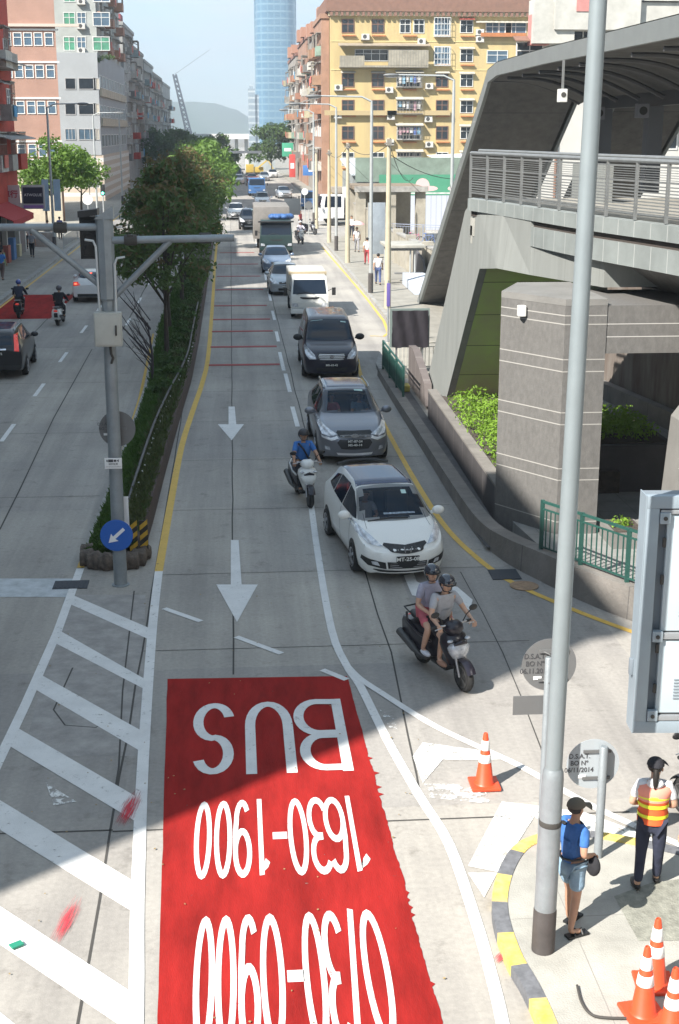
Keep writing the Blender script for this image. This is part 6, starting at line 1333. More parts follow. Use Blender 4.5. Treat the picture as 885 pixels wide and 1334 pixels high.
    if legs is not None:
        V3 = {'pel': (J['pel']+Vector((0, 0, -.01)), .135)}; E3 = []
        for t in 'lr':
            V3['hi'+t] = (J['hi'+t], .103); V3['th'+t] = (J['hi'+t].lerp(J['kn'+t], .45), .100); E3 += [('pel', 'hi'+t), ('hi'+t, 'th'+t)]
            if legs_short: V3['kn'+t] = (J['hi'+t].lerp(J['kn'+t], .78), .100); E3 += [('th'+t, 'kn'+t)]
            else: V3['kn'+t] = (J['kn'+t], .074); V3['ca'+t] = (J['kn'+t].lerp(J['an'+t], .5), .066); V3['an'+t] = (J['kn'+t].lerp(J['an'+t], .95), .058); E3 += [('th'+t, 'kn'+t), ('kn'+t, 'ca'+t), ('ca'+t, 'an'+t)]
        skin_mesh('shorts' if legs_short else 'trousers', V3, E3, 'pel', legs, root)
    if shoe is not None:
        for t in 'lr':
            a, c = J['an'+t], J['to'+t]; d = (c-a); d.z = 0; d.normalize(); ang = math.atan2(d.x, -d.y); m_ = (a+c)/2; k = MB()
            k.ell((m_.x+d.x*.015, m_.y+d.y*.015, min(a.z, c.z)-.0), (.052, .142, .045), 12, 8, Matrix.Rotation(ang, 3, 'Z')); k.build('shoe', shoe, root, smooth=60)
    if hat: hat(root, f)
    return root
def stand(h=1.7, arms='down', stride=0., lean=0.):
    J = dict(pel=(0, 0, .93), che=(0, lean*.5, 1.26), nk=(0, lean+.01, 1.44), hd=(0, lean-.005, 1.60))
    for t, sx in (('l', 1), ('r', -1)):
        J['sh'+t] = (sx*.175, lean*.7+.01, 1.385); J['hi'+t] = (sx*.095, 0, .87); dy = stride*sx
        J['kn'+t] = (sx*.10, -abs(dy)*.2-dy*.45, .49); J['an'+t] = (sx*.105, -dy, .085+.03*(dy < 0)*abs(stride)); J['to'+t] = (sx*.12, -dy-.15, .05)
        if arms == 'down': J['el'+t] = (sx*.235, .03-dy*-.3, 1.10); J['ha'+t] = (sx*.25, -.04+dy*.5, .84)
        if arms == 'front': J['el'+t] = (sx*.26, -.01, 1.11); J['ha'+t] = (sx*.10, -.22, 1.02)
    return J
def ride(h=.0, back=0., grip=(.30, -.40, .98), knee=(.15, -.26, .73), ank=(.13, -.20, .34), lean=0.):
    J = dict(pel=(0, .15+back, .87+h), che=(0, .06+back-lean, 1.20+h), nk=(0, .02+back-lean, 1.38+h), hd=(0, -.02+back-lean*1.3, 1.535+h))
    for t, sx in (('l', 1), ('r', -1)):
        J['sh'+t] = (sx*.175, .03+back-lean, 1.325+h); J['ha'+t] = (sx*grip[0], grip[1], grip[2]); J['el'+t] = (sx*(.27 if grip[0] > .2 else .26), (grip[1]+back)*.5-.0, 1.10+h*.5)
        J['hi'+t] = (sx*.10, .10+back, .84+h); J['kn'+t] = (sx*knee[0], knee[1], knee[2]); J['an'+t] = (sx*ank[0], ank[1], ank[2]); J['to'+t] = (sx*ank[0], ank[1]-.15, ank[2]-.04)
    return J
def helmet(m, visor=True):
    def f(root, fr):
        k = MB(); k.ell(fr((0, .01, .035)), (.128, .145, .125), 20, 12); o = k.build('helmet', m, root, smooth=60); bm = bmesh.new(); bm.from_mesh(o.data); c = fr((0, 0, 0))
        for v in list(bm.verts):
            q = v.co-c
            if (q.z < .03 and q.y < -.02) or q.z < -.055: bm.verts.remove(v)
        bm.to_mesh(o.data); bm.free()
        k = MB(); k.tube([fr((-.11, -.07, .045)), fr((-.06, -.135, .05)), fr((0, -.155, .055)), fr((.06, -.135, .05)), fr((.11, -.07, .045))], .014, 6); k.build('helmet_rim', M_blk, root, smooth=60)
        k = MB(); k.tube([fr((-.10, .0, -.03)), fr((-.06, -.04, -.10)), fr((0, -.05, -.115)), fr((.06, -.04, -.10)), fr((.10, .0, -.03))], .008, 5); k.build('chin_strap', M_blk, root)
    return f
M_helm = mat('glossy_black_helmet', (.012, .016, .03), .08, coat=1.); M_helmb = mat('matt_dark_helmet', (.03, .03, .035), .5)

def scooter(label, loc, rz, paint, under, group=None, rear_view=False, lean=0.):
    r = empty('scooter', loc, rz, label, 'scooter', group); r.rotation_euler = (0, R(lean), rz)
    fy, ry, wr_ = -.66, .64, .245
    for y, w in ((fy, .10), (ry, .12)):
        k = MB(); k.lathe([(wr_*.66, -w/2), (wr_*.9, -w/2), (wr_, -w*.2), (wr_, w*.2), (wr_*.9, w/2), (wr_*.66, w/2)], (0, y, wr_), 28, 'X'); wh = k.build('wheel', M_tyre, r, smooth=45)
        k = MB()
        for i in range(5): a = 2*math.pi*i/5; k.bar((w*.53, y, wr_), (w*.53, y+math.cos(a)*wr_*.66, wr_+math.sin(a)*wr_*.66), .02, .03); k.bar((-w*.53, y, wr_), (-w*.53, y+math.cos(a)*wr_*.66, wr_+math.sin(a)*wr_*.66), .02, .03)
        k.lathe([(.05, -w*.6), (.05, w*.6)], (0, y, wr_), 14, 'X'); k.lathe([(wr_*.70, -w*.56), (wr_*.70, w*.56), (wr_*.64, w*.56), (wr_*.64, -w*.56)], (0, y, wr_), 28, 'X'); k.build('rim', M_hub, wh, smooth=40)
    k = MB()
    for s in (-1, 1): k.tube([(s*.075, fy, wr_), (s*.075, fy+.10, wr_+.30), (s*.05, fy+.16, wr_+.5)], [.022, .026, .03], 8)
    k.build('fork', M_rim, r, smooth=50)
    k = MB(); rows = []
    for j in range(9):
        a = R(28+j*16); rows.append([(x*.075, fy+math.cos(a)*(wr_+.045-.02*x*x)*1.0, wr_+math.sin(a)*(wr_+.045-.02*x*x)) for x in (-1, -.6, 0, .6, 1)])
    k.grid(rows); k.build('front_mudguard', under, r, smooth=60)
    # front apron: a shield widening upwards
    def sec(z, w, y0, y1, n=14):   # half superellipse in plan
        o = []
        for i in range(n+1):
            a = math.pi*i/n; o.append((math.cos(a)*w, y1-(y1-y0)*(math.sin(a)**.75), z))
        return o+[( -w*.9, y1+.02, z), (w*.9, y1+.02, z)]
    def loft(secs, nm, m, p=r, sm=50):
        k = MB(); rows = [s_+[s_[0]] for s_ in secs]; k.grid(rows); k.sheet(secs[0]); k.sheet(secs[-1]); return k.build(nm, m, p, smooth=sm)
    ap = loft([sec(.34, .085, -.44, -.34), sec(.46, .13, -.52, -.34), sec(.60, .185, -.57, -.33), sec(.72, .215, -.56, -.32), sec(.82, .20, -.52, -.32), sec(.88, .13, -.46, -.33)], 'front_apron', paint)
    loft([sec(.50, .10, -.60, -.50), sec(.60, .165, -.645, -.50), sec(.69, .185, -.635, -.50), sec(.75, .13, -.60, -.50)], 'headlight', M_lamp if paint is M_scb else paint)
    for s in (-1, 1): k = MB(); k.ell((s*.15, -.535, .80), (.05, .04, .022)); k.build('indicator', M_lamp, r, smooth=60)
    k = MB(); k.tube([(-.11, -.575, .74), (0, -.62, .78), (.11, -.575, .74)], [.02, .035, .02], 8); k.build('apron_crest', under, r, smooth=60)
    loft([sec(.86, .10, -.50, -.36), sec(.93, .16, -.53, -.34), sec(1.0, .15, -.50, -.34), sec(1.05, .09, -.45, -.36)], 'handlebar_cowl', paint)
    k = MB(); k.tube([(-.35, -.33, .98), (-.2, -.37, 1.0), (0, -.40, .99), (.2, -.37, 1.0), (.35, -.33, .98)], .017, 8); hb_ = k.build('handlebar', M_rim, r, smooth=50)
    for s in (-1, 1):
        k = MB(); k.tube([(s*.24, -.36, .995), (s*.36, -.328, .98)], .024, 8); k.build('grip', M_blk, hb_, smooth=50); k = MB(); k.tube([(s*.22, -.42, .99), (s*.34, -.42, .975)], .009, 6); k.build('brake_lever', M_rim, hb_)
        k = MB(); k.tube([(s*.17, -.37, 1.0), (s*.22, -.40, 1.12), (s*.29, -.42, 1.19)], .009, 6); k.ell((s*.33, -.42, 1.22), (.075, .022, .048)); k.build('rear_mirror', M_blk, r, smooth=50)
    k = MB(); k.add([], []); k.box(-.15, .15, -.36, .12, .25, .31); k.build('floorboard', M_blk, r, bevel=.02)
    loft([[(x*.17, .02+.0*x, z) if False else (x, y, z) for x, y in []] for z in ()] or [sec(.30, .16, .05, .85), sec(.50, .185, .06, .95), sec(.66, .17, .04, .98), sec(.72, .14, .04, .98)], 'rear_body', paint if rear_view else under)
    k = MB(); k.ell((0, .22, .755), (.145, .30, .065), 16, 8); k.ell((0, .62, .80), (.135, .32, .06), 16, 8); k.build('saddle', M_blk, r, smooth=60)
    for s in (-1, 1): k = MB(); k.tube([(s*.165, .05, .60), (s*.19, .40, .62), (s*.17, .80, .70), (s*.08, .98, .76)], .022, 6); k.build('side_strip', paint, r, smooth=60)
    k = MB(); k.tube([(-.12, .80, .83), (-.11, 1.0, .86), (.11, 1.0, .86), (.12, .80, .83)], .014, 6); k.build('grab_rail', M_rim if rear_view else M_blk, r, smooth=50)
    k = MB(); k.tube([(-.17, .20, .26), (-.19, .42, .27), (-.20, .55, .32), (-.215, 1.0, .47)], [.025, .03, .06, .065], 10); k.build('exhaust', M_hub, r, smooth=50)
    k = MB(); k.ell((0, .985, .68), (.11, .03, .05)); k.build('tail_lamp', M_tail, r, smooth=60)
    k = MB(); k.cbox((0, 1.0, .50), (.16, .012, .12), 0, R(-15)); k.build('number_plate', M_plate, r); k = MB(); k.box(-.08, .08, .86, .99, .40, .60); k.build('rear_mudguard', M_blk, r, bevel=.01)
    k = MB(); k.box(-.13, .13, .32, .72, .18, .42); k.build('engine', M_hub, r, bevel=.04)
    return r
M_scb = carpaint('scooter_black', (.014, .012, .02), .1); M_scw = carpaint('scooter_white', (.72, .73, .72))
LO, RZ = (3.13, 19.6, 0), R(21)
sc1 = scooter('black scooter carrying two riders ahead of the white hatchback', LO, RZ, M_scb, M_scb, lean=-3)
M_gt = cloth('pale_grey_tshirt', (.42, .43, .46)); M_dk = cloth('black_shorts', (.02, .018, .025)); M_lil = cloth('lilac_grey_top', (.40, .40, .50)); M_pks = cloth('pink_shorts', (.55, .13, .16)); M_sh = mat('pale_shoe', (.6, .62, .68), .6); M_tan = mat('tan_sandal', (.40, .22, .15), .7)
def world_off(y): return (LO[0]-math.sin(RZ)*0, LO[1], 0)
J = ride(knee=(.16, -.24, .74), ank=(.15, -.14, .36), lean=.04); J['ell'] = (.30, -.10, 1.10); J['elr'] = (-.30, -.12, 1.08)
person('person', 'front rider of the black scooter in pale grey T-shirt, black shorts and glossy black helmet', J, LO, RZ, M_sk2, M_gt, M_dk, True, 'short', M_tan, hair=None, head_look=(0, .25), hat=helmet(M_helm), cat='person')
J = ride(h=.06, back=.36, grip=(.16, .10, 1.0), knee=(.25, .04, .80), ank=(.24, .22, .42)); J['ell'] = (.27, .36, 1.10); J['elr'] = (-.27, .36, 1.10); J['hd'] = (-.05, .30, 1.60)
person('person', 'passenger behind the scooter rider in lilac top, pink shorts and dark helmet', J, LO, RZ, M_sk2, M_lil, M_pks, True, 'short', M_sh, hair=None, head_look=(-.3, .1), hat=helmet(M_helm), female=True)
L2, RZ2 = (1.52, 30.25, 0), R(9)
sc2 = scooter('white-fronted scooter between the lanes beside the silver-grey car', L2, RZ2, M_scw, M_scb)
M_bl = cloth('bright_blue_polo', (.05, .18, .50)); M_bl2 = cloth('denim_blue_shirt', (.045, .15, .42)); M_dn = cloth('pale_denim', (.24, .36, .47)); M_bk = cloth('black_clothes', (.018, .018, .022)); M_nv = cloth('dark_navy_trousers', (.025, .03, .055))
J = ride(); rd2 = person('person', 'scooter rider in blue polo shirt with dark cross-body strap between the lanes', J, L2, RZ2, M_sk, M_bl, M_bk, False, 'short', M_blk, hair=None, head_look=(.1, .1), hat=helmet(M_helmb))
k = MB(); k.tube([(-.13, -.03, 1.36), (-.03, -.115, 1.24), (.10, -.07, 1.0), (.14, .05, .93)], .02, 6); k.build('bag_strap', M_blk, rd2)
def away(label, loc, rz, m_sh, lb2, hm, paint=M_scb):
    s_ = scooter(label, loc, rz, paint, M_scb, 'scooters on the left carriageway', rear_view=True); return person('person', lb2, ride(), loc, rz, M_sk, m_sh, M_bk, False, 'long', M_blk, hair=None, hat=helmet(hm))
away('scooter with lit red tail lamp on the red surface of the left carriageway', (-9.75, 63.4, 0), R(182), M_nv, 'rider in dark navy jacket and blue helmet on the red road surface', mat('blue_helmet', (.03, .06, .25), .2, coat=1.))
away('black scooter beside the white hatchback on the left carriageway', (-7.62, 60.8, 0), R(176), M_bk, 'rider in black jacket and grey helmet beside the white hatchback', mat('grey_helmet', (.10, .09, .10), .4), M_scw)
sc5 = scooter('white scooter at the kerb beyond the canvas-sided truck', (5.1, 104, 0), R(10), M_scw, M_scb); person('person', 'rider in pale lilac clothes on the white scooter beyond the truck', ride(), (5.1, 104, 0), R(10), M_sk, cloth('white_lilac_shirt', (.6, .57, .66)), M_bk, False, 'long', M_blk, hair=None, hat=helmet(mat('white_helmet', (.65, .65, .68), .3)))
scooter('dark scooter parked at the kerb by the far lamp post', (6.3, 113.5, 0), R(40), M_scb, M_scb, 'scooters parked far off')

# ---- standing people
def cap(m, peak=True, rot=0.):
    def f(root, fr):
        k = MB(); k.ell(fr((0, .01, .045)), (.106, .118, .095), 18, 10); o = k.build('cap', m, root, smooth=60); c = fr((0, 0, 0)); bm = bmesh.new(); bm.from_mesh(o.data)
        for v in list(bm.verts):
            if (v.co-c).z < .022: bm.verts.remove(v)
        bm.to_mesh(o.data); bm.free(); rows = []
        for j in range(5):
            rr_ = .095+j*.024; rows.append([fr((math.sin(a)*rr_*(1-.06*j), -math.cos(a)*rr_*1.12, .048-.006*j-.012*abs(math.sin(a))*j)) for a in [R(-48+12*i) for i in range(9)]])
        p = MB(); p.grid(rows); p.build('peak', m, o, smooth=60)
    return f
M_capb = mat('black_cap', (.018, .018, .024), .85); M_capg = mat('olive_cap', (.10, .085, .065), .85)
W1 = (4.45, 13.14, .12)
J = stand(arms='front'); J['anl'] = (.13, .12, .085); J['tol'] = (.17, -.02, .05); J['knl'] = (.11, .04, .49); J['anr'] = (-.10, -.08, .085); J['tor'] = (-.11, -.23, .05)
vw = person('person', 'woman in orange hi-vis vest with yellow bands, black cap and ponytail', J, W1, R(165), M_sk2, cloth('white_shirt', (.72, .72, .74)), M_nv, False, 'short', M_blk, hat=cap(M_capb), head_look=(-.45, 0), female=True, s=.90)
M_or = mat('hi_vis_orange', (.80, .12, .03), .75, var=.15, vs=6, emit=None); M_ye = mat('hi_vis_yellow', (.78, .80, .04), .6); M_pe = mat('mesh_orange', (.80, .30, .22), .8)
def shell(zs, nm, m, p, g=0., open_=0.):
    rows = []
    for z, rx, ry in zs: rows.append([((rx+g)*math.cos(a), .005+(ry+g)*math.sin(a), z) for a in [2*math.pi*i/28 for i in range(29)]])
    k = MB(); k.grid(rows); return k.build(nm, m, p, smooth=60)
prof = [(.90, .185, .15), (.98, .182, .147), (1.08, .172, .142), (1.18, .182, .147), (1.27, .20, .152), (1.33, .215, .150)]
shell(prof[:4]+[(1.20, .184, .148)], 'vest', M_or, vw); shell([(1.20, .186, .149), (1.27, .203, .153), (1.33, .222, .15), (1.385, .215, .125), (1.42, .15, .10)], 'vest_shoulders', M_pe, vw)
for z in (.985, 1.12, 1.235):
    q = [(z+d, *[x for x in (.186 if z < 1.2 else .197, .153)]) for d in (0, .045)]; shell(q, 'reflective_band', M_ye, vw)
k = MB(); k.tube([(0, .13, 1.64), (0, .155, 1.56), (.0, .145, 1.44), (0, .135, 1.38)], [.03, .038, .032, .012], 8); k.build('ponytail', M_hair, vw, smooth=60)
k = MB(); k.ell((0, .125, 1.45), (.10, .03, .07)); k.build('collar', MATS['white_shirt'], vw, smooth=60)
M1 = (3.37, 12.36, .12)
J = stand(arms='down', lean=-.02); J['anl'] = (.12, -.10, .085); J['tol'] = (.16, -.25, .05); J['knl'] = (.11, -.08, .49); J['anr'] = (-.13, .10, .085); J['tor'] = (-.15, -.05, .05); J['ell'] = (.25, .05, 1.12); J['hal'] = (.18, -.20, 1.05); J['elr'] = (-.25, .06, 1.12); J['har'] = (-.16, -.20, 1.02)
mn = person('person', 'man in blue polo shirt, denim shorts, cap and sandals behind the tall pole', J, M1, R(118), M_sk, M_bl2, M_dn, True, 'short', None, hat=cap(M_capg), head_look=(0, 0), s=.875)
for t, sx in (('l', 1), ('r', -1)):
    a, c = Vector(J['an'+t]), Vector(J['to'+t]); d = (c-a); d.z = 0; d.normalize(); m_ = (a+c)/2; ang = math.atan2(d.x, -d.y); k = MB(); k.M = Matrix.Translation((m_.x+d.x*.02, m_.y+d.y*.02, 0)) @ Matrix.Rotation(ang, 4, 'Z'); k.box(-.052, .052, -.15, .14, .0, .03); k.tube([(-.05, -.06, .03), (0, -.06, .085), (.05, -.06, .03)], .014, 6); k.tube([(-.045, .05, .03), (0, .03, .10), (.045, .05, .03)], .014, 6); k.build('sandal', M_blk, mn, smooth=40)
k = MB(); k.tube([(.15, .10, 1.0), (.18, 0, .97), (.12, -.12, .98), (0, -.15, 1.0), (-.12, -.12, 1.02), (-.18, 0, 1.03), (-.12, .12, 1.02), (0, .15, 1.0), (.15, .10, 1.0)], .016, 6); k.build('belt', M_blk, mn)
bg = empty('waist_bag', (0, 0, 0), 0); bg.parent = mn if False else None
k = MB(); k.ell((0, 0, 0), (.10, .055, .11), 14, 8); o = k.build('waist_bag', M_bk, None, smooth=60); o.location = (3.56, 12.25, .93); o.rotation_euler = (.1, 0, 2.0); tag(o, 'black pouch hanging at the hip of the man in blue', 'bag'); bpy.data.objects.remove(bg)
k = MB(); k.ell((.10, .05, 1.40), (.05, .05, .02)); k.build('epaulette', M_bk, mn, smooth=60)
# people farther away
M_grt = cloth('grey_top', (.3, .3, .32)); M_redt = cloth('red_trousers', (.40, .05, .06)); M_wht = cloth('white_blouse', (.66, .66, .68)); M_brt = cloth('brown_trousers', (.13, .09, .08)); M_jn = cloth('blue_jeans', (.07, .10, .22))
far = [('person in white top and blue jeans walking past the shelter on the right footway', (7.85, 74.3, .13), R(175), M_wht, M_jn, .3),
       ('person in white blouse and red trousers on the right footway by the lamp post', (8.35, 85.6, .13), R(180), M_wht, M_redt, .22),
       ('person in pale clothes under a pink parasol on the right footway', (8.55, 95, .13), R(0), M_wht, M_grt, .2),
       ('man in bright blue shirt and brown trousers walking on the left footway', (-12.9, 78.3, .13), R(170), M_bl, M_brt, .3),
       ('person in dark grey clothes walking on the left footway ahead of the man in blue', (-13.2, 92.5, .13), R(180), M_grt, M_bk, .25),
       ('person in black clothes beside the shop under the red awning', (-14.0, 84.5, .13), R(30), M_bk, M_bk, .1),
       ('person in white shirt far off near the shelter wall', (9.3, 108, .13), R(10), M_wht, M_nv, .1),
       ('person in red top by the kerb near the far traffic sign', (5.8, 118, .0), R(60), M_redt, M_nv, .1)]
for lb_, loc, rz, sh, lg, st_ in far: person('person', lb_, stand(stride=st_), loc, rz, M_sk, sh, lg, False, 'short', M_blk, cat='person', s=.98)
pr_ = empty('parasol', (8.55, 94.9, .13), 0, 'pink parasol held above the person on the right footway', 'parasol'); k = MB(); k.lathe([(.02, 2.12), (.3, 2.04), (.5, 1.9), (.52, 1.86), (.49, 1.88), (.3, 2.0), (.02, 2.08)], (0, 0, 0), 12); k.build('canopy', mat('pink_cloth', (.75, .42, .45), .8), pr_, smooth=40); MB().cyl((0, 0, 1.2), (0, 0, 2.1), .01).build('stick', M_rim, pr_)

# ---- cabins of the two nearest cars: see-through windscreens, dark lining, seats and the people inside
M_ws = mat('windscreen_glass', (.006, .014, .03), .04, spec=.45); M_ws.node_tree.nodes['Principled BSDF'].inputs['Alpha'].default_value = .52
M_lin = mat('cabin_lining', (.02, .02, .022), .9)
def inside(x, y, poly):
    c = False; j = len(poly)-1
    for i in range(len(poly)):
        if (poly[i][1] > y) != (poly[j][1] > y) and x < (poly[j][0]-poly[i][0])*(y-poly[i][1])/(poly[j][1]-poly[i][1])+poly[i][0]: c = not c
        j = i
    return c
def open_cabin(root, body, poly, zdash, seats, ydash, wid):
    cx_ = sum(p[0] for p in poly)/len(poly); cy_ = sum(p[1] for p in poly)/len(poly); q = [(cx_+(a-cx_)*.95, cy_+(b-cy_)*.93) for a, b in poly]
    bm = bmesh.new(); bm.from_mesh(body.data); bm.normal_update()
    kill = [f for f in bm.faces if f.normal.z > .2 and all(inside(v.co.x, v.co.y, q) for v in f.verts)]
    bmesh.ops.delete(bm, geom=kill, context='FACES'); bm.to_mesh(body.data); bm.normal_update()
    for v in bm.verts: v.co -= v.normal*.018
    me = bpy.data.meshes.new('cabin_lining'); bm.to_mesh(me); bm.free(); me.materials.clear(); me.materials.append(M_lin); link(bpy.data.objects.new('cabin_lining', me), root)
    for o in KIDS[root.name]:
        if o.name.split('.')[0] == 'windscreen': o.data.materials[0] = M_ws
    k = MB(); k.box(-wid, wid, ydash, ydash+.42, .5, zdash); k.build('dashboard', M_seat, root, bevel=.04)
    for x in seats:
        k = MB(); k.box(x-.24, x+.24, ydash+.72, ydash+1.2, .35, .58); k.cbox((x, ydash+1.28, .88), (.46, .14, .68), 0, R(-14)); k.cbox((x, ydash+1.36, 1.28), (.24, .10, .18)); k.build('front_seat', M_seat, root, bevel=.04)
def seated(car_, x, y, z, label, skin, shirt, s=.95, grip=True):
    M = Matrix.Translation(car_.location) @ Matrix.Rotation(car_.rotation_euler.z, 4, 'Z'); w = M @ Vector((x, y, z))
    J = dict(pel=(0, .0, .10), che=(0, .06, .42), nk=(0, .05, .60), hd=(0, .03, .76))
    for t, sx in (('l', 1), ('r', -1)): J['sh'+t] = (sx*.175, .05, .545); J['el'+t] = (sx*.24, -.13, .32); J['ha'+t] = (sx*.15, -.38, .38 if grip else .20); J['hi'+t] = (sx*.10, -.05, .08); J['kn'+t] = (sx*.13, -.44, .16); J['an'+t] = (sx*.12, -.62, -.20); J['to'+t] = (sx*.12, -.76, -.22)
    return person('person', label, J, tuple(w), car_.rotation_euler.z, skin, shirt, M_bk, False, 'short', None, s=s)
POLY_F = [(0, .72), (.38, .74), (.64, .80), (.715, .88), (.655, 1.25), (.58, 1.62), (0, 1.66), (-.58, 1.62), (-.655, 1.25), (-.715, .88), (-.64, .80), (-.38, .74)]
POLY_S = [(0, 1.10), (.4, 1.12), (.68, 1.18), (.73, 1.26), (.66, 1.65), (.59, 2.02), (0, 2.06), (-.59, 2.02), (-.66, 1.65), (-.73, 1.26), (-.68, 1.18), (-.4, 1.12)]
open_cabin(fit, fbody, POLY_F, .93, (-.36, .36), .80, .66); open_cabin(suv, sbody, POLY_S, 1.04, (-.38, .38), 1.22, .70)
seated(fit, -.36, 1.78, .56, 'driver in pale shirt behind the windscreen of the white hatchback', M_sk, M_gt, .88)
seated(suv, -.38, 2.20, .66, 'person in pinkish top in the left seat of the silver-grey car as one faces it', M_sk2, M_pks, .9); seated(suv, .38, 2.20, .66, 'person in pale blue top in the right seat of the silver-grey car', M_sk2, M_dn, .9, False)
# ------------------------------------------------------------------ street furniture near the camera
M_gal = mat('galvanised_pole', (.27, .30, .32), .5, .3, var=.25, vs=3, bump=.15, bs=30); M_polew = mat('pale_pole_paint', (.23, .265, .28), .45, .15, var=.12, vs=2)
M_polb = mat('dark_pole_foot', (.07, .062, .06), .7, var=.3, vs=5); M_sgn = mat('sign_back_grey', (.17, .173, .175), .55, .3, var=.1, vs=2); M_ink = mat('stencil_ink', (.06, .06, .065), .7); M_blue = mat('sign_blue', (.012, .10, .42), .35); M_swh = mat('sign_white', (.75, .75, .75), .4)
def lath(name, prof, m, p, o=(0, 0, 0), n=20, sm=40): return MB().lathe(prof, o, n).build(name, m, p, smooth=sm)
# tall slim pole on the corner
tp = empty('tall_pole', (3.02, 12.03, .1), 0, 'very tall tapering pale grey lamp pole with black foot on the corner footway', 'lamp post')
tp.rotation_euler = (0, .0112, 0)
lath('foot', [(.118, -.05), (.118, .48), (.113, .50)], M_polb, tp); lath('lower_shaft', [(.112, .49), (.108, 1.95), (.102, 2.02), (.088, 2.06)], M_gal, tp); lath('shaft', [(.086, 2.05), (.081, 5), (.074, 9.5), (.065, 13.5)], M_polew, tp)
lath('band', [(.111, 1.44), (.114, 1.45), (.114, 1.49), (.111, 1.50)], M_tar, tp); MB().tube([(0, 0, 13.4), (-.2, .2, 13.9), (-1.4, 1.3, 14.2)], .05, 8).build('arm', M_polew, tp); k = MB(); k.ell((-1.7, 1.6, 14.2), (.38, .38, .09)); k.build('lamp_head', M_sgn, tp, smooth=60)
# two round traffic signs seen from behind
def round_sign(x, y, zc, r, lines, label, m, top, pole_r=.038, plate_z=None, z0=0., px=.12):
    t = empty('traffic_sign', (x, y, z0), 0, label, 'traffic sign')
    lath('pole', [(pole_r, -.05), (pole_r, top), (pole_r*.8, top+.012)], M_gal, t, n=14)
    k = MB(); k.lathe([(r, .0), (r, .006), (r*.97, .010)], (-px, .062, zc), 40, 'Y'); k.build('disc', m, t, smooth=30)
    for dz in (-.17, .16): k = MB(); k.box(-px-.12, -px+.2, .042, .060, zc+dz-.018, zc+dz+.018); k.tube([(-.045, .03, zc+dz), (0, -.045, zc+dz), (.045, .03, zc+dz)], .008, 6); k.build('bracket', M_sgn, t)
    for i, ln in enumerate(lines): text_mesh(ln, .082, M_ink, t, 'stencil_text', Matrix.Translation((-px-r*.52, .058, zc+.10-.085*i)) @ Matrix.Rotation(math.pi/2, 4, 'X'), .001, .001, sx=.9)
    k = MB(); k.box(-px-.17, -px-.08, .052, .058, zc-.17, zc-.13); k.build('label', M_swh, t)
    if plate_z: k = MB(); k.box(-.36, .02, .062, .070, plate_z-.10, plate_z+.12); k.build('sub_plate', m, t)
    return t
v = G(783, 1130); round_sign(4.06, 13.80, 1.27, .305, ['D.S.A.T.', 'BO N\u00ba', '06/11/2014'], 'sunlit round sign disc seen from behind on a short grey pole by the corner kerb', mat('sign_back_pale', (.42, .46, .49), .5, .2), 1.50, .05, px=.10, z0=.0)
v = GY(712, 880, 13.5); round_sign(3.31, 13.5, 2.62, .30, ['D.S.A.T.', 'BO N\u00ba', '06.11.2013'], 'grey round sign disc with small plate, seen from behind, beside the tall pole', M_sgn, 2.72, .042, 2.14, px=-.02)
# mast with two arms on the nose of the median
ms = empty('signal_mast', (-2.22, 24.45, 0), 0, 'grey mast with two long horizontal braced arms and a control box, on the median nose', 'mast')
lath('pole', [(.165, -.02), (.165, .02), (.125, .03), (.120, 2.5), (.110, 5.2)], M_gal, ms); k = MB(); k.lathe([(.112, 5.2), (.112, 5.3), (.155, 5.34), (.155, 6.75), (.150, 6.78)], (0, 0, 0), 8); k.build('head_column', M_gal, ms, smooth=20)
MB().prism([(-.17, 6.72), (.17, 6.95), (.17, 6.72)], -.15, .15, 'Y').build('slanted_cap', M_gal, ms)
zl, zr = 6.58, 6.38
MB().tube([(-.12, 0, zl), (-3.5, -.25, zl+.02)], .065, 12).build('arm', M_gal, ms, smooth=50); MB().tube([(.12, 0, zr-.03), (2.25, -.25, zr+.02)], .065, 12).build('arm', M_gal, ms, smooth=50)
MB().tube([(-.10, .02, 5.55), (-1.25, -.1, zl-.03)], .055, 10).build('brace', M_gal, ms, smooth=50); MB().tube([(.10, .02, 5.35), (1.15, -.12, zr-.02)], .055, 10).build('brace', M_gal, ms, smooth=50)
for x, z in ((-.75, zl), (-3.2, zl+.02), (.45, zr-.02), (1.75, zr+.01)):
    k = MB(); k.lathe([(.085, -.11), (.095, -.09), (.095, .09), (.085, .11)], (x, -.06-.02*abs(x)*2, z), 14, 'X'); k.cbox((x, -.12, z+.03), (.10, .07, .12)); k.build('clamp', M_tar, ms, smooth=40)
for s, zt in ((-1, 6.35), (1, 6.05)): MB().tube([(s*.14, -.06, 4.95), (s*.15, -.08, 5.5), (s*.155, -.10, zt-.1), (s*.20, -.10, zt), (s*.34, -.09, zt+.02)], .022, 8).build('conduit', mat('pale_conduit', (.52, .54, .54), .5), ms, smooth=50)
cbx = rbox('control_box', mat('box_beige_grey', (.42, .42, .385), .55, var=.12, vs=4), ms, -.24, .24, -.26, -.06, 4.52, 5.12, .02); rbox('door', mat('box_door', (.45, .45, .41), .55, var=.1, vs=4), cbx, -.22, .22, -.275, -.262, 4.55, 5.09, .006); rbox('box_handle', M_tar, cbx, .13, .16, -.30, -.276, 4.72, 4.90, .003)
MB().tube([(.02, -.13, 4.5), (.03, -.16, 4.38), (.06, -.13, 4.3), (.02, -.10, 4.2)], .025, 6).build('cable_loop', M_tar, ms, smooth=50)
sd = empty('mandatory_sign', (-2.22, 24.28, 0), 0, 'blue round sign with white arrow pointing down to the left on the mast', 'traffic sign')
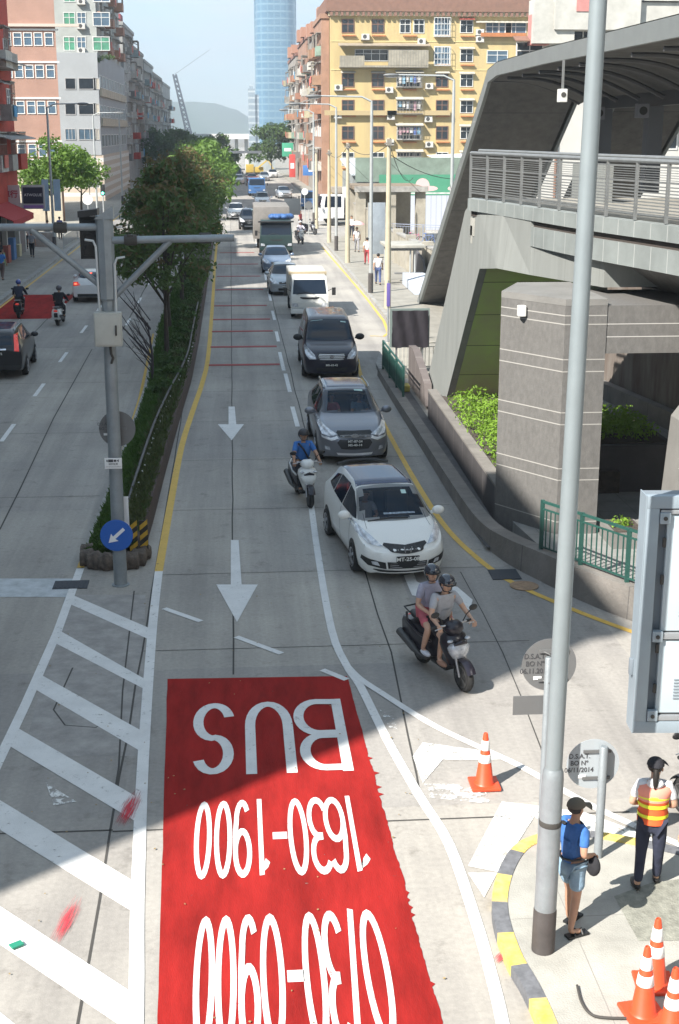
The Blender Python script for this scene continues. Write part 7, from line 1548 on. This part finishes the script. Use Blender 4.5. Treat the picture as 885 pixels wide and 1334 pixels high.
sd.location = (-2.24, 24.27, 1.02); k = MB(); k.lathe([(.30, .012), (.30, -.006), (.292, -.012)], (0, 0, 0), 40, 'Y'); k.build('disc', M_blue, sd, smooth=30)
a_ = MB(); c45 = Matrix.Rotation(R(48), 4, 'Y'); a_.M = c45; a_.prism([(.025+.005, .19), (.030, -.06), (.095, -.045), (0, -.20), (-.095, -.045), (-.030, -.06), (-.030, .19)], -.020, -.0125, 'Y'); a_.M = None
for i in range(len(a_.v)): pass
a_.build('arrow', M_swh, sd); MB().box(-.1, .1, .013, .06, -.03, .03).build('bracket', M_sgn, sd)
sd.rotation_euler = (0, 0, 0)
cs = empty('camera_sign', (-2.24, 24.30, 2.38), 0, 'small white plate with black camera symbol fixed to the mast', 'sign'); rbox('plate', M_swh, cs, -.155, .155, -.012, .0, -.10, .10, .003)
k = MB(); k.box(-.09, .0, -.016, -.0125, .025, .075); k.box(.01, .055, -.016, -.0125, .03, .07); k.prism([(.06, .05), (.10, .075), (.10, .025)], -.016, -.0125, 'Y'); k.box(-.12, -.10, -.016, -.0125, .03, .07); k.build('symbol', M_ink, cs)
text_mesh('\u653b\u8996\u4e2d' if False else '\u9304\u5f71\u76e3\u5bdf', .042, M_ink, cs, 'plate_text', Matrix.Translation((0, -.0135, -.015)) @ Matrix.Rotation(math.pi/2, 4, 'X'), .0008); text_mesh('CCTV EM FUNCIONAMENTO', .022, M_ink, cs, 'plate_text', Matrix.Translation((0, -.0135, -.065)) @ Matrix.Rotation(math.pi/2, 4, 'X'), .0008)
rs = empty('traffic_sign', (-2.20, 24.62, 2.95), 0, 'dark grey round sign disc seen from behind the mast above the camera plate', 'traffic sign'); k = MB(); k.lathe([(.33, .0), (.33, .01)], (.03, 0, 0), 36, 'Y'); k.build('disc', M_sgn, rs, smooth=30); k = MB(); k.box(-.2, .2, -.03, -.002, -.02, .02); k.build('bracket', M_sgn, rs)
for i, ln in enumerate(('D.S.A.T.', 'BO N\u00ba')): text_mesh(ln, .075, M_ink, rs, 'stencil_text', Matrix.Translation((-.20, -.004, .09-.085*i)) @ Matrix.Rotation(math.pi/2, 4, 'X'), .001)
rbox('label', M_swh, rs, -.22, -.12, -.006, -.001, -.12, -.08, .001)
mk = empty('marker_panel', (-2.07, 24.60, 1.25), 0, 'narrow white panel on the right flank of the mast under the camera plate', 'marker'); rbox('panel', M_swh, mk, -.045, .045, -.01, .01, -.45, .42, .004)
sg = empty('traffic_light', (-2.52, 24.8, 6.42), 0, 'black hooded traffic light head hanging at the left of the mast below its arm', 'traffic light')
rbox('housing', mat('signal_black', (.018, .018, .02), .5), sg, -.13, .13, -.02, .18, -.36, .26, .02); rbox('backboard', MATS['signal_black'], sg, -.17, .17, .0, .02, -.42, .32, .003); k = MB(); k.prism([(-.17, .42), (.17, .46), (.17, .35), (-.17, .31)], -.2, .2, 'Y'); k.build('hood', MATS['signal_black'], sg)
for z in (-.24, -.05, .14): k = MB(); k.tube([(-.09, -.02, z), (-.08, -.10, z+.06), (0, -.12, z+.09), (.08, -.10, z+.06), (.09, -.02, z)], .010, 5); k.build('visor', MATS['signal_black'], sg)
# large grey variable message sign seen from behind, top right
vm = empty('message_sign', (4.13, 13.05, 0), R(-4), 'large pale blue-grey sign cabinet with rear doors hanging at the right edge', 'sign cabinet')
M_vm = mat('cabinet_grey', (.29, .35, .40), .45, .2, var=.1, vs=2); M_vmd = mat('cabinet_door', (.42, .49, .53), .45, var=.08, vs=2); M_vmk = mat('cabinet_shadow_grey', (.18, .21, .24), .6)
z0, z1 = 2.02, 4.63; wv = 2.4; dp = .28
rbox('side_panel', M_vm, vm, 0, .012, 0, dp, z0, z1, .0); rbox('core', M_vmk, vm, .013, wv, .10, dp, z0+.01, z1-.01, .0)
for nm, b_ in (('frame', (0.013, wv, 0.0, .098, z1-.13, z1)), ('frame', (0.013, wv, 0.0, .098, z0, z0+.13)), ('frame', (0.013, .145, 0.0, .098, z0+.131, z1-.131))): rbox(nm, M_vm, vm, *b_, .004)
zm = z0+(z1-z0)*.42
for a, b_ in ((z0+.22, zm-.05), (zm+.05, z1-.20)): d_ = rbox('door', M_vmd, vm, .24, 1.2, .03, .095, a, b_, .01); rbox('door', M_vmd, vm, 1.24, 2.2, .03, .095, a, b_, .01); [rbox('vent_slot', M_vmk, d_, .42, .58, .022, .029, a+.16+i*.035, a+.175+i*.035, .0) for i in range(7)]
for a, b_ in ((z1-.19, z1-.145), (zm-.035, zm+.035), (z0+.14, z0+.20)): rbox('rail', mat('cabinet_rail', (.34, .36, .38), .4, .5), vm, .16, wv, .005, .06, a, b_, .006)
for zz in (z1-.23, zm, z0+.20): rbox('corner_block', M_vm, vm, .15, .26, -.02, .05, zz-.06, zz+.06, .01); k = MB(); k.lathe([(.022, -.03), (.022, -.02)], (.205, 0, zz), 10, 'Y'); k.build('bolt', M_tar, vm)
for zz in (z0+.5, z0+.95, z1-.5, z1-.9): rbox('hinge', M_tar, vm, .205, .235, .02, .05, zz-.05, zz+.05, .003)
rbox('fixing_tab', M_vmk, vm, -.04, -.001, .10, .16, z0+.62, z0+.80, .004); MB().cyl((1.9, .5, -.1), (1.9, .5, 5.0), .14, n=16).build('post', M_gal, vm, smooth=40); rbox('mount', M_gal, vm, 1.7, 2.1, .28, .62, 3.0, 3.4, .01)
# traffic cones
M_cone = mat('cone_orange', (.72, .075, .025), .45, var=.14, vs=7); M_band = mat('cone_white_band', (.78, .78, .78), .4, var=.12, vs=12)
def make_cone(label, loc, h=.74, group='traffic cones'):
    c = empty('traffic_cone', loc, 0, label, 'traffic cone', group); rf = lambda z: .125-(.125-.028)*(z/h)
    lath('body', [(rf(.02)+.02, .035), (rf(.05), .06), (rf(h-.02), h-.02), (.022, h), (.012, h-.03)], M_cone, c, n=24)
    k = MB(); k.box(-.19, .19, -.19, .19, 0, .04); k.build('base', M_cone, c, bevel=.015)
    for a, b_ in ((.34, .45), (.51, .64)): a *= h/.74; b_ *= h/.74; k = MB(); k.lathe([(rf(a)+.002, a), (rf(a)+.005, a+.004), (rf(b_)+.005, b_-.004), (rf(b_)+.002, b_)], (0, 0, 0), 24); k.build('reflective_band', M_band, c, smooth=60)
    return c
q = G(631, 1024); c0 = make_cone('single orange cone with two white bands standing on the road by the chevrons', (q.x, q.y, .012))
def cone_at(px, py, label, z=.12, rz=0, s=1., tilt=None):
    q = G(px, py, z); c = copy_tree(c0); c.location = (q.x, q.y, z); c['label'] = label; c.rotation_euler = (0, 0, R(rz)); c.scale = (s, s, s)
    if tilt: c.rotation_euler = tilt
    return c
cone_at(838, 1322, 'orange cone at the left front of the group of three on the corner footway', rz=8); cone_at(852, 1283, 'orange cone at the back of the group of three on the corner footway', rz=-6); cone_at(874, 1352, 'orange cone cut off by the right edge, nearest of the group of three', rz=20)
cone_at(714, 1108, 'orange cone on the road mostly hidden behind the tall pole and the man', z=.012, rz=15)
# dark scooter cut off by the right edge
pk2 = scooter('black parked scooter cut off by the right edge behind the woman in the vest', (5.62, 14.3, .0), R(195), M_scb, M_scb, 'scooters by the corner')
ps = person('person', 'person in black clothes at the right edge, only a dark shoe showing', stand(), (4.62, 12.45, .12), R(150), M_sk, M_bk, M_nv, False, 'short', M_blk, s=.9)
ps.location = (4.86, 12.70, .12)

# ------------------------------------------------------------------ lamp posts and wooden poles along the road
M_lampp = mat('lamp_post_grey', (.40, .42, .42), .5, .2, var=.15, vs=2); M_conc = mat('concrete_pole', (.46, .41, .30), .85, var=.2, vs=1.5)
def lamp_post(x, y, h, arm, label, z0=.13, dy=0., group='street lamps'):
    t = empty('street_lamp', (x, y, z0), 0, label, 'lamp post', group); lath('foot', [(.13, -.05), (.13, 1.0), (.10, 1.03)], M_polb, t, n=14); lath('pole', [(.10, 1.0), (.075, h-.6), (.06, h)], M_lampp, t, n=12)
    s = 1 if arm > 0 else -1; MB().tube([(0, 0, h-.05), (s*.5, dy*.3, h+.18), (arm*.9, dy, h+.22)], [.05, .045, .035], 8).build('arm', M_lampp, t, smooth=50)
    k = MB(); k.ell((arm, dy, h+.2), (.42, .17, .09)); hd = k.build('lamp_head', M_sgn, t, smooth=60); k = MB(); k.ell((arm, dy, h+.14), (.30, .12, .06)); k.build('lamp_glass', M_lamp, hd, smooth=60); return t
lamp_post(7.05, 70.34, 9.5, -2.9, 'tall grey street lamp with black foot between the two nearer concrete poles'); lamp_post(7.2, 96, 9.6, -2.8, 'second street lamp farther along the right kerb'); lamp_post(7.3, 124, 9.6, -2.6, 'third street lamp near the white lorry')
lamp_post(11.1, 70, 10.5, -3.1, 'street lamp behind the slanted canopy wall, its head over the yellow block', dy=.2)
lamp_post(-12.25, 96.7, 9.6, 2.4, 'grey street lamp with blue banners on the left footway'); lamp_post(-12.2, 128, 9.4, 2.4, 'street lamp farther along the left footway, by the traffic sign'); lamp_post(-14.9, 76, 13.2, 2.6, 'street lamp beside the red corner house, mostly out of the picture'); lamp_post(-12.2, 158, 9.4, 2.4, 'third street lamp of the left footway')
for s in (-1, 1):
    b_ = rbox('banner', mat('pale_blue_banner', (.36, .48, .60), .7, var=.2, vs=2), None, -12.25+s*.16-.001, -12.25+s*.62, 96.5, 96.53, 5.0 if False else 2.9, 5.0, .0); tag(b_, 'pale blue vertical banner on the left side of the lamp post' if s < 0 else 'pale blue vertical banner on the right side of the lamp post', 'banner')
def pole(x, y, h, label, z0=.13):
    t = empty('utility_pole', (x, y, z0), 0, label, 'pole', 'concrete utility poles'); lath('shaft', [(.16, -.1), (.12, h*.6), (.095, h)], M_conc, t, n=12); k = MB(); k.cbox((0, -.05, h-.25), (.42, .10, .08)); k.cbox((.0, -.14, h-.2), (.2, .16, .28)); k.build('crossarm', M_cage, t); MB().tube([(.05, 0, h-1.1), (1.6, .8, h-2.5)], .012, 4).build('stay_wire', M_tar, t); return t
pole(7.23, 64.1, 7.75, 'nearest concrete utility pole with forked wires, on the right footway'); pole(7.25, 87.1, 7.35, 'second concrete utility pole from the camera'); pole(7.22, 103.4, 6.7, 'third concrete utility pole from the camera'); pole(7.3, 120, 6.6, 'farthest concrete utility pole before the side street')
def wire(a, b, sag, label):
    a, b = Vector(a), Vector(b); k = MB(); k.tube([a.lerp(b, i/16)-Vector((0, 0, sag*4*(i/16)*(1-i/16))) for i in range(17)], .018, 4); tag(k.build('overhead_wire', M_tar), label, 'wire', 'overhead wires')
wire((7.23, 64.1, 7.7), (12, 92, 5.2), .8, 'sagging wire from the nearest utility pole to the hoarding'); wire((7.23, 64.1, 7.6), (7.25, 87.1, 7.3), .5, 'wire between the nearest and the second utility pole'); wire((7.25, 87.1, 7.3), (7.22, 103.4, 6.6), .5, 'wire between the second and the third utility pole'); wire((7.2, 64.2, 7.2), (16, 78, 6.8), 1.2, 'sagging wire from the nearest utility pole to the right')
tag(rbox('street_nameplate', mat('purple_sign', (.12, .09, .32), .6), None, 5.93, 6.07, 52.9, 52.94, 1.6, 2.5, .01), 'narrow purple sign plate on a thin post left of the wrapped signboard', 'sign'); tag(MB().cyl((6.0, 52.97, .1), (6.0, 52.97, 2.6), .03).build('sign_post', M_gal, smooth=40), 'thin grey post of the purple plate beside the wrapped signboard', 'post')
def small_sign(x, y, h, r, m, label, square=None):
    t = empty('road_sign', (x, y, 0), 0, label, 'traffic sign'); lath('post', [(.035, 0), (.035, h)], M_lampp, t, n=8)
    if square: rbox('board', m, t, -square[0]/2, square[0]/2, -.06, -.04, h-square[1], h, .005)
    else: k = MB(); k.lathe([(r, -.05), (r, -.04)], (0, 0, h-r), 20, 'Y'); k.build('disc', m, t)
    return t
small_sign(6.2, 112.5, 2.7, .32, M_sgn, 'round grey sign on a white post near the far kerb'); small_sign(4.9, 113, 2.9, .3, mat('dark_board', (.05, .06, .07), .6), 'dark square board on legs in the road near the parked scooter', (1.3, 1.3)); small_sign(6.7, 128, 3.1, .3, M_swh, 'small white sign on a pole at the side street')
small_sign(-11.0 if False else -12.4, 124, 4.6, .4, M_swh, 'white sign with red surround above the left footway', (1.7, 1.2)); small_sign(-11.9, 117, 3.1, .42, M_swh, 'round white prohibition sign on the left footway')
tl = empty('traffic_light', (-11.9, 131, 0), 0, 'green-lit traffic light at the far left crossing', 'traffic light'); lath('post', [(.06, 0), (.06, 3.4)], M_lampp, tl, n=8); rbox('housing', MATS['signal_black'], tl, -.2, .2, -.12, .12, 2.4, 3.4, .02); k = MB(); k.ell((0, -.14, 2.6), (.12, .04, .12)); k.build('green_lamp', mat('green_light', (.1, .6, .4), .4, emit=(.1, 1, .6, 3.)), tl)
gt = empty('sign_gantry', (0, 205, 0), 0, 'thin white gantry bar crossing the far end of the road', 'gantry'); MB().box(-3.0, 4.5, 0, .3, 5.0, 5.35).build('beam', M_swh, gt); MB().box(-3.2, -3.0, 0, .3, -.1, 5.35).build('leg', M_swh, gt)

# ------------------------------------------------------------------ yard, walls and shelter on the right footway
M_lime = mat('limewashed_wall', (.35, .325, .27), .9, var=.45, vs=1.2, bump=.5, bs=10, c2=(.24, .22, .18)); M_lime2 = mat('pale_boundary_block', (.38, .355, .30), .9, var=.35, vs=1.5)
def wall(label, pts, h, th, m, cap_=True, z0=-.1):
    w = empty('boundary_wall', (0, 0, 0), 0, label, 'wall')
    for a, b in zip(pts, pts[1:]):
        a, b = Vector(a).to_3d(), Vector(b).to_3d(); d = (b-a).normalized(); n = Vector((-d.y, d.x, 0))*th/2; MB().prism([((a+n).x, (a+n).y), ((b+n).x, (b+n).y), ((b-n).x, (b-n).y), ((a-n).x, (a-n).y)], z0, h).build('wall', m, w)
        if cap_: n *= 1.3; MB().prism([((a+n).x, (a+n).y), ((b+n).x, (b+n).y), ((b-n).x, (b-n).y), ((a-n).x, (a-n).y)], h+.003, h+.1).build('coping', M_kerb, w)
    return w
w1 = wall('low pale wall panels with piers behind the shelter, next to the slanted canopy', [(11.2, 71.5), (10.6, 80), (10.3, 92)], 1.95, .3, M_lime)
for x, y in ((11.2, 71.3), (10.85, 76.5), (10.55, 81.5), (10.4, 86.7), (10.3, 92.2)): MB().box(x-.28, x+.28, y-.28, y+.28, -.1, 2.25).build('pier', M_lime2, w1)
tag(MB().prism([(74.0, .13), (79.5, .13), (79.5, 1.75), (75.5, 1.3)], 10.42, 10.55, 'X').build('dark_board', mat('dark_leaning_board', (.09, .09, .10), .7)), 'dark board leaning on the pale wall beside the canopy foot', 'board')
w2 = wall('cream boundary wall of tall blocks along the footway before the side street', [(10.2, 92.5), (9.9, 104), (9.6, 110.5)], 2.7, .35, M_lime2)
for i in range(5): y = 94+i*4; MB().box(9.75-.03*i, 10.25-.03*i, y, y+1.5, -.1, 3.2).build('pier', M_lime, w2)
sh = empty('gate_shed', (11.6, 106, 0), 0, 'shabby flat-roofed gate shed with brown canopy on stone piers', 'shed'); rbox('roof', mat('brown_board_roof', (.22, .17, .12), .85, var=.4, vs=2), sh, -2.6, 2.6, -5, 4, 4.0, 4.2, .0); rbox('roof_edge', M_kerb, sh, -2.7, 2.7, -5.1, -5.003, 3.9, 4.3, .0)
for x, y in ((-2.2, -4.4), (0, -4.6), (2.2, -4.4), (-2.2, 3)): rbox('pier', M_lime, sh, x-.35, x+.35, y-.35, y+.35, -.1, 3.997, .0)
rbox('back_wall', M_lime, sh, -2.5, 2.5, 3.4, 3.6, -.1, 3.99, .0)
gb_ = empty('banner_board', (9.4, 90, .1), 0, 'tall grey-blue poster board standing against the boundary wall behind the lamp post', 'poster board'); rbox('board', mat('greyblue_poster', (.27, .31, .35), .6, var=.3, vs=1.5), gb_, -.55, .55, 0, .08, .3, 3.6, .01); rbox('dark_window', M_glass, gb_, .62, .9, 0, .06, 1.8, 3.2, .0)
hd = empty('green_hoarding', (0, 118, 0), 0, 'green hoarding with pale printed emblems above grey corrugated fencing', 'hoarding'); rbox('green_band', mat('hoarding_green', (.06, .26, .16), .6, var=.2, vs=.5), hd, 12.5, 34, 0, .12, 2.9, 4.6, .0); rbox('grey_fence', mat('corrugated_grey', (.42, .45, .52), .6, lines=[('X', .45, .06, (.30, .33, .40))]), hd, 12.5, 34, .02, .1, -.1, 2.897, .0); rbox('upper_net', mat('dull_green_net', (.20, .26, .22), .9, var=.4, vs=.8), hd, 10.5, 34, .3, .4, 4.0, 6.0, .0)
for x, w_ in ((16.2, 1.9), (19.4, 1.5), (22.6, 1.3), (26, 1.6)): k = MB(); k.lathe([(w_*.32, -.006), (w_*.32, -.002)], (x, 0, 3.7), 14, 'Y'); k.ell((x-w_*.3, -.004, 3.45), (w_*.4, .003, .22), 14, 6); k.ell((x+w_*.3, -.004, 3.45), (w_*.4, .003, .22), 14, 6); k.build('emblem', mat('pale_pink_print', (.62, .42, .42), .7), hd)
rbox('lettering_strip', mat('pale_strip', (.60, .62, .60), .7, var=.5, vs=3), hd, 14, 33, -.006, -.002, 3.0, 3.12, .0)
sr = empty('corrugated_roof', (0, 128, 0), 0, 'pale patched corrugated shed roofs between the hoarding and the yellow block', 'roof'); M_cor = mat('pale_corrugated_roof', (.50, .53, .55), .6, var=.35, vs=.6, lines=[('X', .6, .05, (.3, .33, .35))])
MB().prism([(0, 4.2), (14, 5.4), (14, 5.5), (0, 4.3)], 11, 24, 'X').build('roof_sheet', M_cor, sr); MB().add([(20, -3, 5.0), (27, -2, 5.3), (27, 8, 6.2), (19, 8, 5.9)], [(0, 1, 2, 3)]).add([(24, -4, 4.9), (32, -4, 5.6), (32, 6, 6.4), (24, 6, 5.7)], [(0, 1, 2, 3)]).build('loose_sheet', mat('bright_roof_sheet', (.62, .64, .64), .6), sr); rbox('shed_wall', mat('shed_wall_grey', (.25, .27, .27), .9, var=.4, vs=1), sr, 11.2, 34, 1, 13, -.1, 4.3, .0)
rbox('roof_slab', M_cor, sr, 24.05, 36, 1, 13, 4.31, 4.6, .0)
# bicycles behind a fence
def bicycle(loc, rz, m, label):
    b = empty('bicycle', loc, rz, label, 'bicycle', 'bicycles parked in the yard')
    for y in (-.5, .5): k = MB(); pts = [(0, y+.33*math.cos(R(a)), .34+.33*math.sin(R(a))) for a in range(0, 361, 24)]; k.tube(pts, .022, 5); k.build('wheel', M_tyre, b)
    k = MB()
    for p, q_ in (((0, -.5, .34), (0, -.38, .9)), ((0, -.40, .8), (0, .1, .35)), ((0, -.40, .82), (0, .18, .8)), ((0, .1, .35), (0, .2, .9)), ((0, .5, .34), (0, .1, .35)), ((0, .5, .34), (0, .18, .78))): k.tube([p, q_], .02, 5)
    k.build('frame', m, b); k = MB(); k.ell((0, .22, .93), (.08, .13, .035)); k.build('saddle', M_blk, b); MB().tube([(-.27, -.3, .98), (0, -.38, .95), (.27, -.3, .98)], .014, 5).build('handlebar', M_rim, b); return b
bc = bicycle((12.2, 100, .13), R(60), M_blk, 'dark bicycle at the left of the row in the yard'); rn = random.Random(6)
bl = ['bicycle with pink frame in the yard, second from the left', 'blue bicycle in the middle of the yard row', 'bicycle leaning in the yard between a blue and a red one', 'red bicycle with upright frame in the yard', 'grey bicycle right of the red one in the yard', 'last bicycle of the yard row, by the canopy wall']
bm_ = [mat('bike_pink', (.5, .15, .25), .5), mat('bike_blue', (.08, .15, .4), .5), M_blk, mat('bike_red', (.5, .04, .04), .5), M_rim, mat('bike_violet', (.25, .15, .35), .5)]
for i, lb_ in enumerate(bl): c = copy_tree(bc, None, {M_blk: bm_[i]}); c.location = (13.1+i*.95, 99.5-.5*i+rn.uniform(-.5, .5), .13); c.rotation_euler = (0, 0, R(rn.uniform(40, 110))); c['label'] = lb_
yf = rail_green([(11.0, 97), (13.2, 95.5), (15.5, 94), (18, 92.4)], 1.5, 'grey-blue barred yard fence in front of the bicycles', [.4, .4, .4, .4], .22, mat('greyblue_fence', (.24, .27, .35), .6)); yf['category'] = 'fence'
# shelter
bs_ = empty('shelter', (9.25, 75.2, .13), 0, 'small pale concrete shelter with flat slab roof on thin posts', 'shelter'); rbox('roof', mat('shelter_roof', (.38, .37, .33), .85, var=.3, vs=2), bs_, -1.05, 1.05, -1.6, 1.6, 2.0, 2.14, .01); rbox('roof_beam', M_sgn, bs_, -.9, .9, -1.45, -1.3, 1.85, 1.997, .0)
for x, y in ((-.8, -1.3), (.3, -1.3), (.55, -1.3), (.85, 1.3), (-.8, 1.3)): MB().cyl((x, y, -.05), (x, y, 1.997), .05, n=8).build('post', M_lampp, bs_)
rbox('bench', M_sgn, bs_, -.3, .8, .6, 1.0, .4, .46, .01)
for x, y, lb_ in ((10.6, 72.6, 'blue-grey ramp slab at the foot of the slanted canopy'),): tag(MB().prism([(69.4, .14), (74.5, .14), (74.5, .75), (73.4, .8)], 9.2, 10.3, 'X').build('ramp_slab', mat('bluegrey_slab', (.42, .46, .52), .7)), lb_, 'ramp')
# green signboard, red signs on the tenements
for i, (px, py, Y, w, h, m, lb_) in enumerate([(375, 195, 236, 1.9, 2.2, mat('green_sign', (.05, .33, .20), .6), 'green and white shop sign standing out from the farthest tenement'), (381, 216, 228, 1.0, 3.6, mat('red_sign', (.5, .06, .05), .6), 'tall red and white shop sign at street level of the right-hand row'), (413, 222, 170, 3.4, 1.2, mat('blue_sign', (.05, .16, .42), .6), 'blue shop sign at the foot of the right-hand row')]):
    v = GY(px, py, Y); t = empty('shop_sign', (v.x, Y, v.z), 0, lb_, 'shop sign'); rbox('panel', m, t, -w/2, w/2, -.1, .1, -h/2, h/2, .02); rbox('white_field', M_swh, t, -w*.3, w*.3, -.108, -.102, -h*.12, h*.12, .0)
# balcony plants on the yellow block
for px, py, lb_ in ((530, 217, 'trailing green plants in the lowest caged balcony of the yellow block'), (133, 76, 'plant growing over the terrace edge of the grey-white block'), (118, 79, 'low plants along the terrace of the grey-white block')):
    Yp = 155.2 if px > 300 else 168.6; v = GY(px, py, Yp); rn = random.Random(px); vv, ff = leaves(rn, [(Vector((v.x+rn.uniform(-1.2, 1.2), Yp, v.z+rn.uniform(-.3, .3))), .5) for _ in range(7)], 160, .13); tag(rawmesh('balcony_plant', vv, ff, M_lfm), lb_, 'plant')
# ------------------------------------------------------------------ shops on the left footway
sp0 = empty('shop_sign', (-13.9, 93, 0), 0, 'large pale pink shop sign with red Chinese characters above the awning', 'shop sign'); M_pnk = mat('pale_pink_sign', (.48, .38, .38), .6, var=.15, vs=2); M_crm = mat('crimson_letters', (.35, .03, .05), .6)
rbox('board', M_pnk, sp0, -2.3, .05, 0, .15, 2.95, 4.75, .01); text_mesh('\u4e2d\u5c71\u8eca\u884c', .50, M_crm, sp0, 'sign_text', Matrix.Translation((-1.07, -.012, 4.15)) @ Matrix.Rotation(math.pi/2, 4, 'X'), .004, .015); text_mesh('2843 3978', .22, M_crm, sp0, 'sign_text', Matrix.Translation((-1.07, -.012, 3.6)) @ Matrix.Rotation(math.pi/2, 4, 'X'), .004); text_mesh('2832 893 703', .22, M_crm, sp0, 'sign_text', Matrix.Translation((-1.07, -.012, 3.25)) @ Matrix.Rotation(math.pi/2, 4, 'X'), .004)
sp1 = empty('shop_sign', (-12.75, 93.4, 0), 0, 'black shop sign with small white lettering right of the pink sign', 'shop sign'); rbox('frame', mat('grey_sign_frame', (.40, .38, .38), .6), sp1, -1.05, .45, 0, .15, 3.2, 4.75, .01); rbox('black_field', mat('black_sign_field', (.012, .012, .03), .5), sp1, -.95, .35, -.01, -.001, 3.55, 4.6, .0); text_mesh('KYMCO' if False else 'ATWOLUE', .24, M_swh, sp1, 'sign_text', Matrix.Translation((-.3, -.016, 4.1)) @ Matrix.Rotation(math.pi/2, 4, 'X'), .003); rbox('sign_foot_strip', mat('purple_strip', (.25, .12, .35), .6), sp1, -.95, .35, -.01, -.001, 3.25, 3.45, .0)
aw_ = empty('awning', (-14.6, 84, 0), 0, 'dark red cloth awning over the shopfront at the left edge', 'awning'); k = MB(); k.add([(-.2, 0, 3.75), (1.65, 0, 2.95), (1.65, 8.5, 2.95), (-.2, 8.5, 3.75), (-.2, 0, 3.81), (1.65, 0, 3.0), (1.65, 8.5, 3.0), (-.2, 8.5, 3.81)], [(3,2,1,0),(4,5,6,7),(0,1,5,4),(1,2,6,5),(2,3,7,6),(3,0,4,7)]); k.build('cloth', mat('dark_red_cloth', (.36, .035, .035), .9, lines=[('Y', .9, .12, (.28, .03, .03))]), aw_); rbox('valance', MATS['dark_red_cloth'], aw_, 1.62, 1.64, 0, 8.5, 2.65, 2.949, .0)
sf = empty('shopfront', (-14.58, 78, 0), 0, 'dark open shopfront with white piers under the red awning', 'shopfront'); rbox('opening', mat('dark_interior', (.025, .022, .02), .8), sf, .02, .06, .5, 18.5, .1, 3.1, .0)
for y in (.1, 5.5, 11, 16.2, 18.9): rbox('pier', M_white2, sf, .0, .35, y, y+.4, .1, 3.4, .0)
for i in range(7): rbox('goods', mat('goods_%d' % (i % 4), [(.35, .1, .08), (.1, .2, .4), (.5, .45, .3), (.15, .3, .15)][i % 4], .8), sf, .07, .5, 1.2+i*2.3, 2.2+i*2.3, .13, .9+.3*(i % 3), .02)
for x, y, lb_ in ((-13.3, 101, 'pale grey low parapet block on the left footway beyond the shop'),): tag(MB().box(x-1.3, x+.6, y, y+.8, .1, 1.15).build('street_planter', M_walkp, bevel=.03), lb_, 'planter box')
br_ = rail_green([(-11.9, 99), (-11.9, 108), (-11.9, 118)], 1.0, 'grey pedestrian railing along the left kerb beyond the lamp post', [.13, .13, .13], .3, M_lampp)
for i, (x, y, c_) in enumerate([(-13.6, 104, (.35, .05, .05)), (-13.2, 108, (.1, .12, .3)), (-14.3, 99, (.5, .5, .5))]): person('person', ['person in red top far along the left footway', 'person in dark blue top far along the left footway', 'person in light grey top by the parapet block'][i], stand(stride=.15), (x, y, .13), R(160+20*i), M_sk, cloth('far_top_%d' % i, c_), M_bk, False, 'short', M_blk)
# street lamp heads reaching in from the left
# drifting litter, leaf and chips of paint on the road
k = MB(); rn = random.Random(12)
for i in range(70):
    x, y = rn.uniform(-3.2, 2.5), rn.uniform(11, 24); s_ = rn.uniform(.012, .03); a = rn.uniform(0, 6.28); k.cbox((x, y, .022), (s_, s_*rn.uniform(.4, 1), .004), a)
tag(k.build('road_grit', mat('dry_litter', (.34, .25, .12), .9, var=.5, vs=20)), kind='stuff')

# ------------------------------------------------------------------ behind the camera: the footbridge the picture was taken from, and unseen blocks added to hold back sky light
ob = empty('overpass', (0, 0, 0), 0, 'footbridge deck and railing behind the picture, spanning the road', 'footbridge')
MB().box(-16, 16, -4.2, -.35, 6.0, 6.55).build('deck', M_soff, ob); MB().box(-16, 16, -4.3, -.3, 10.2, 10.5).build('roof', M_dark, ob); MB().box(-16, 16, -.42, -.36, 6.56, 7.5).build('parapet', M_cladp, ob)
for x in (-15, 15): MB().box(x-.5, x+.5, -2.8, -1.8, -.1, 5.99).build('pier', M_gran, ob)
for x in (-14, -7, 7, 14): MB().box(x-.1, x+.1, -4.1, -3.9, 6.56, 10.19).build('post', M_rail, ob)
for a, b_, c_, d_, H, m, lb_ in [(20, 44, -50, 38, 31, M_white2, 'unseen white block added right of the camera to cut sky light'), (-8, 44, -90, -62, 34, M_pink, 'unseen pinkish block added behind the camera to cut sky reflections')]:
    bb_ = block('corner_block', lb_, a, b_, c_, d_, H, m)
    for z in range(5, int(H)-1, 3):
        if a >= 17: MB().box(a-.03, a-.003, c_+1, d_-1, z, z+1.3).build('window_band', M_glass, bb_)
        else: MB().box(a+1, b_-1, d_+.003, d_+.03, z, z+1.3).build('window_band', M_glass, bb_)
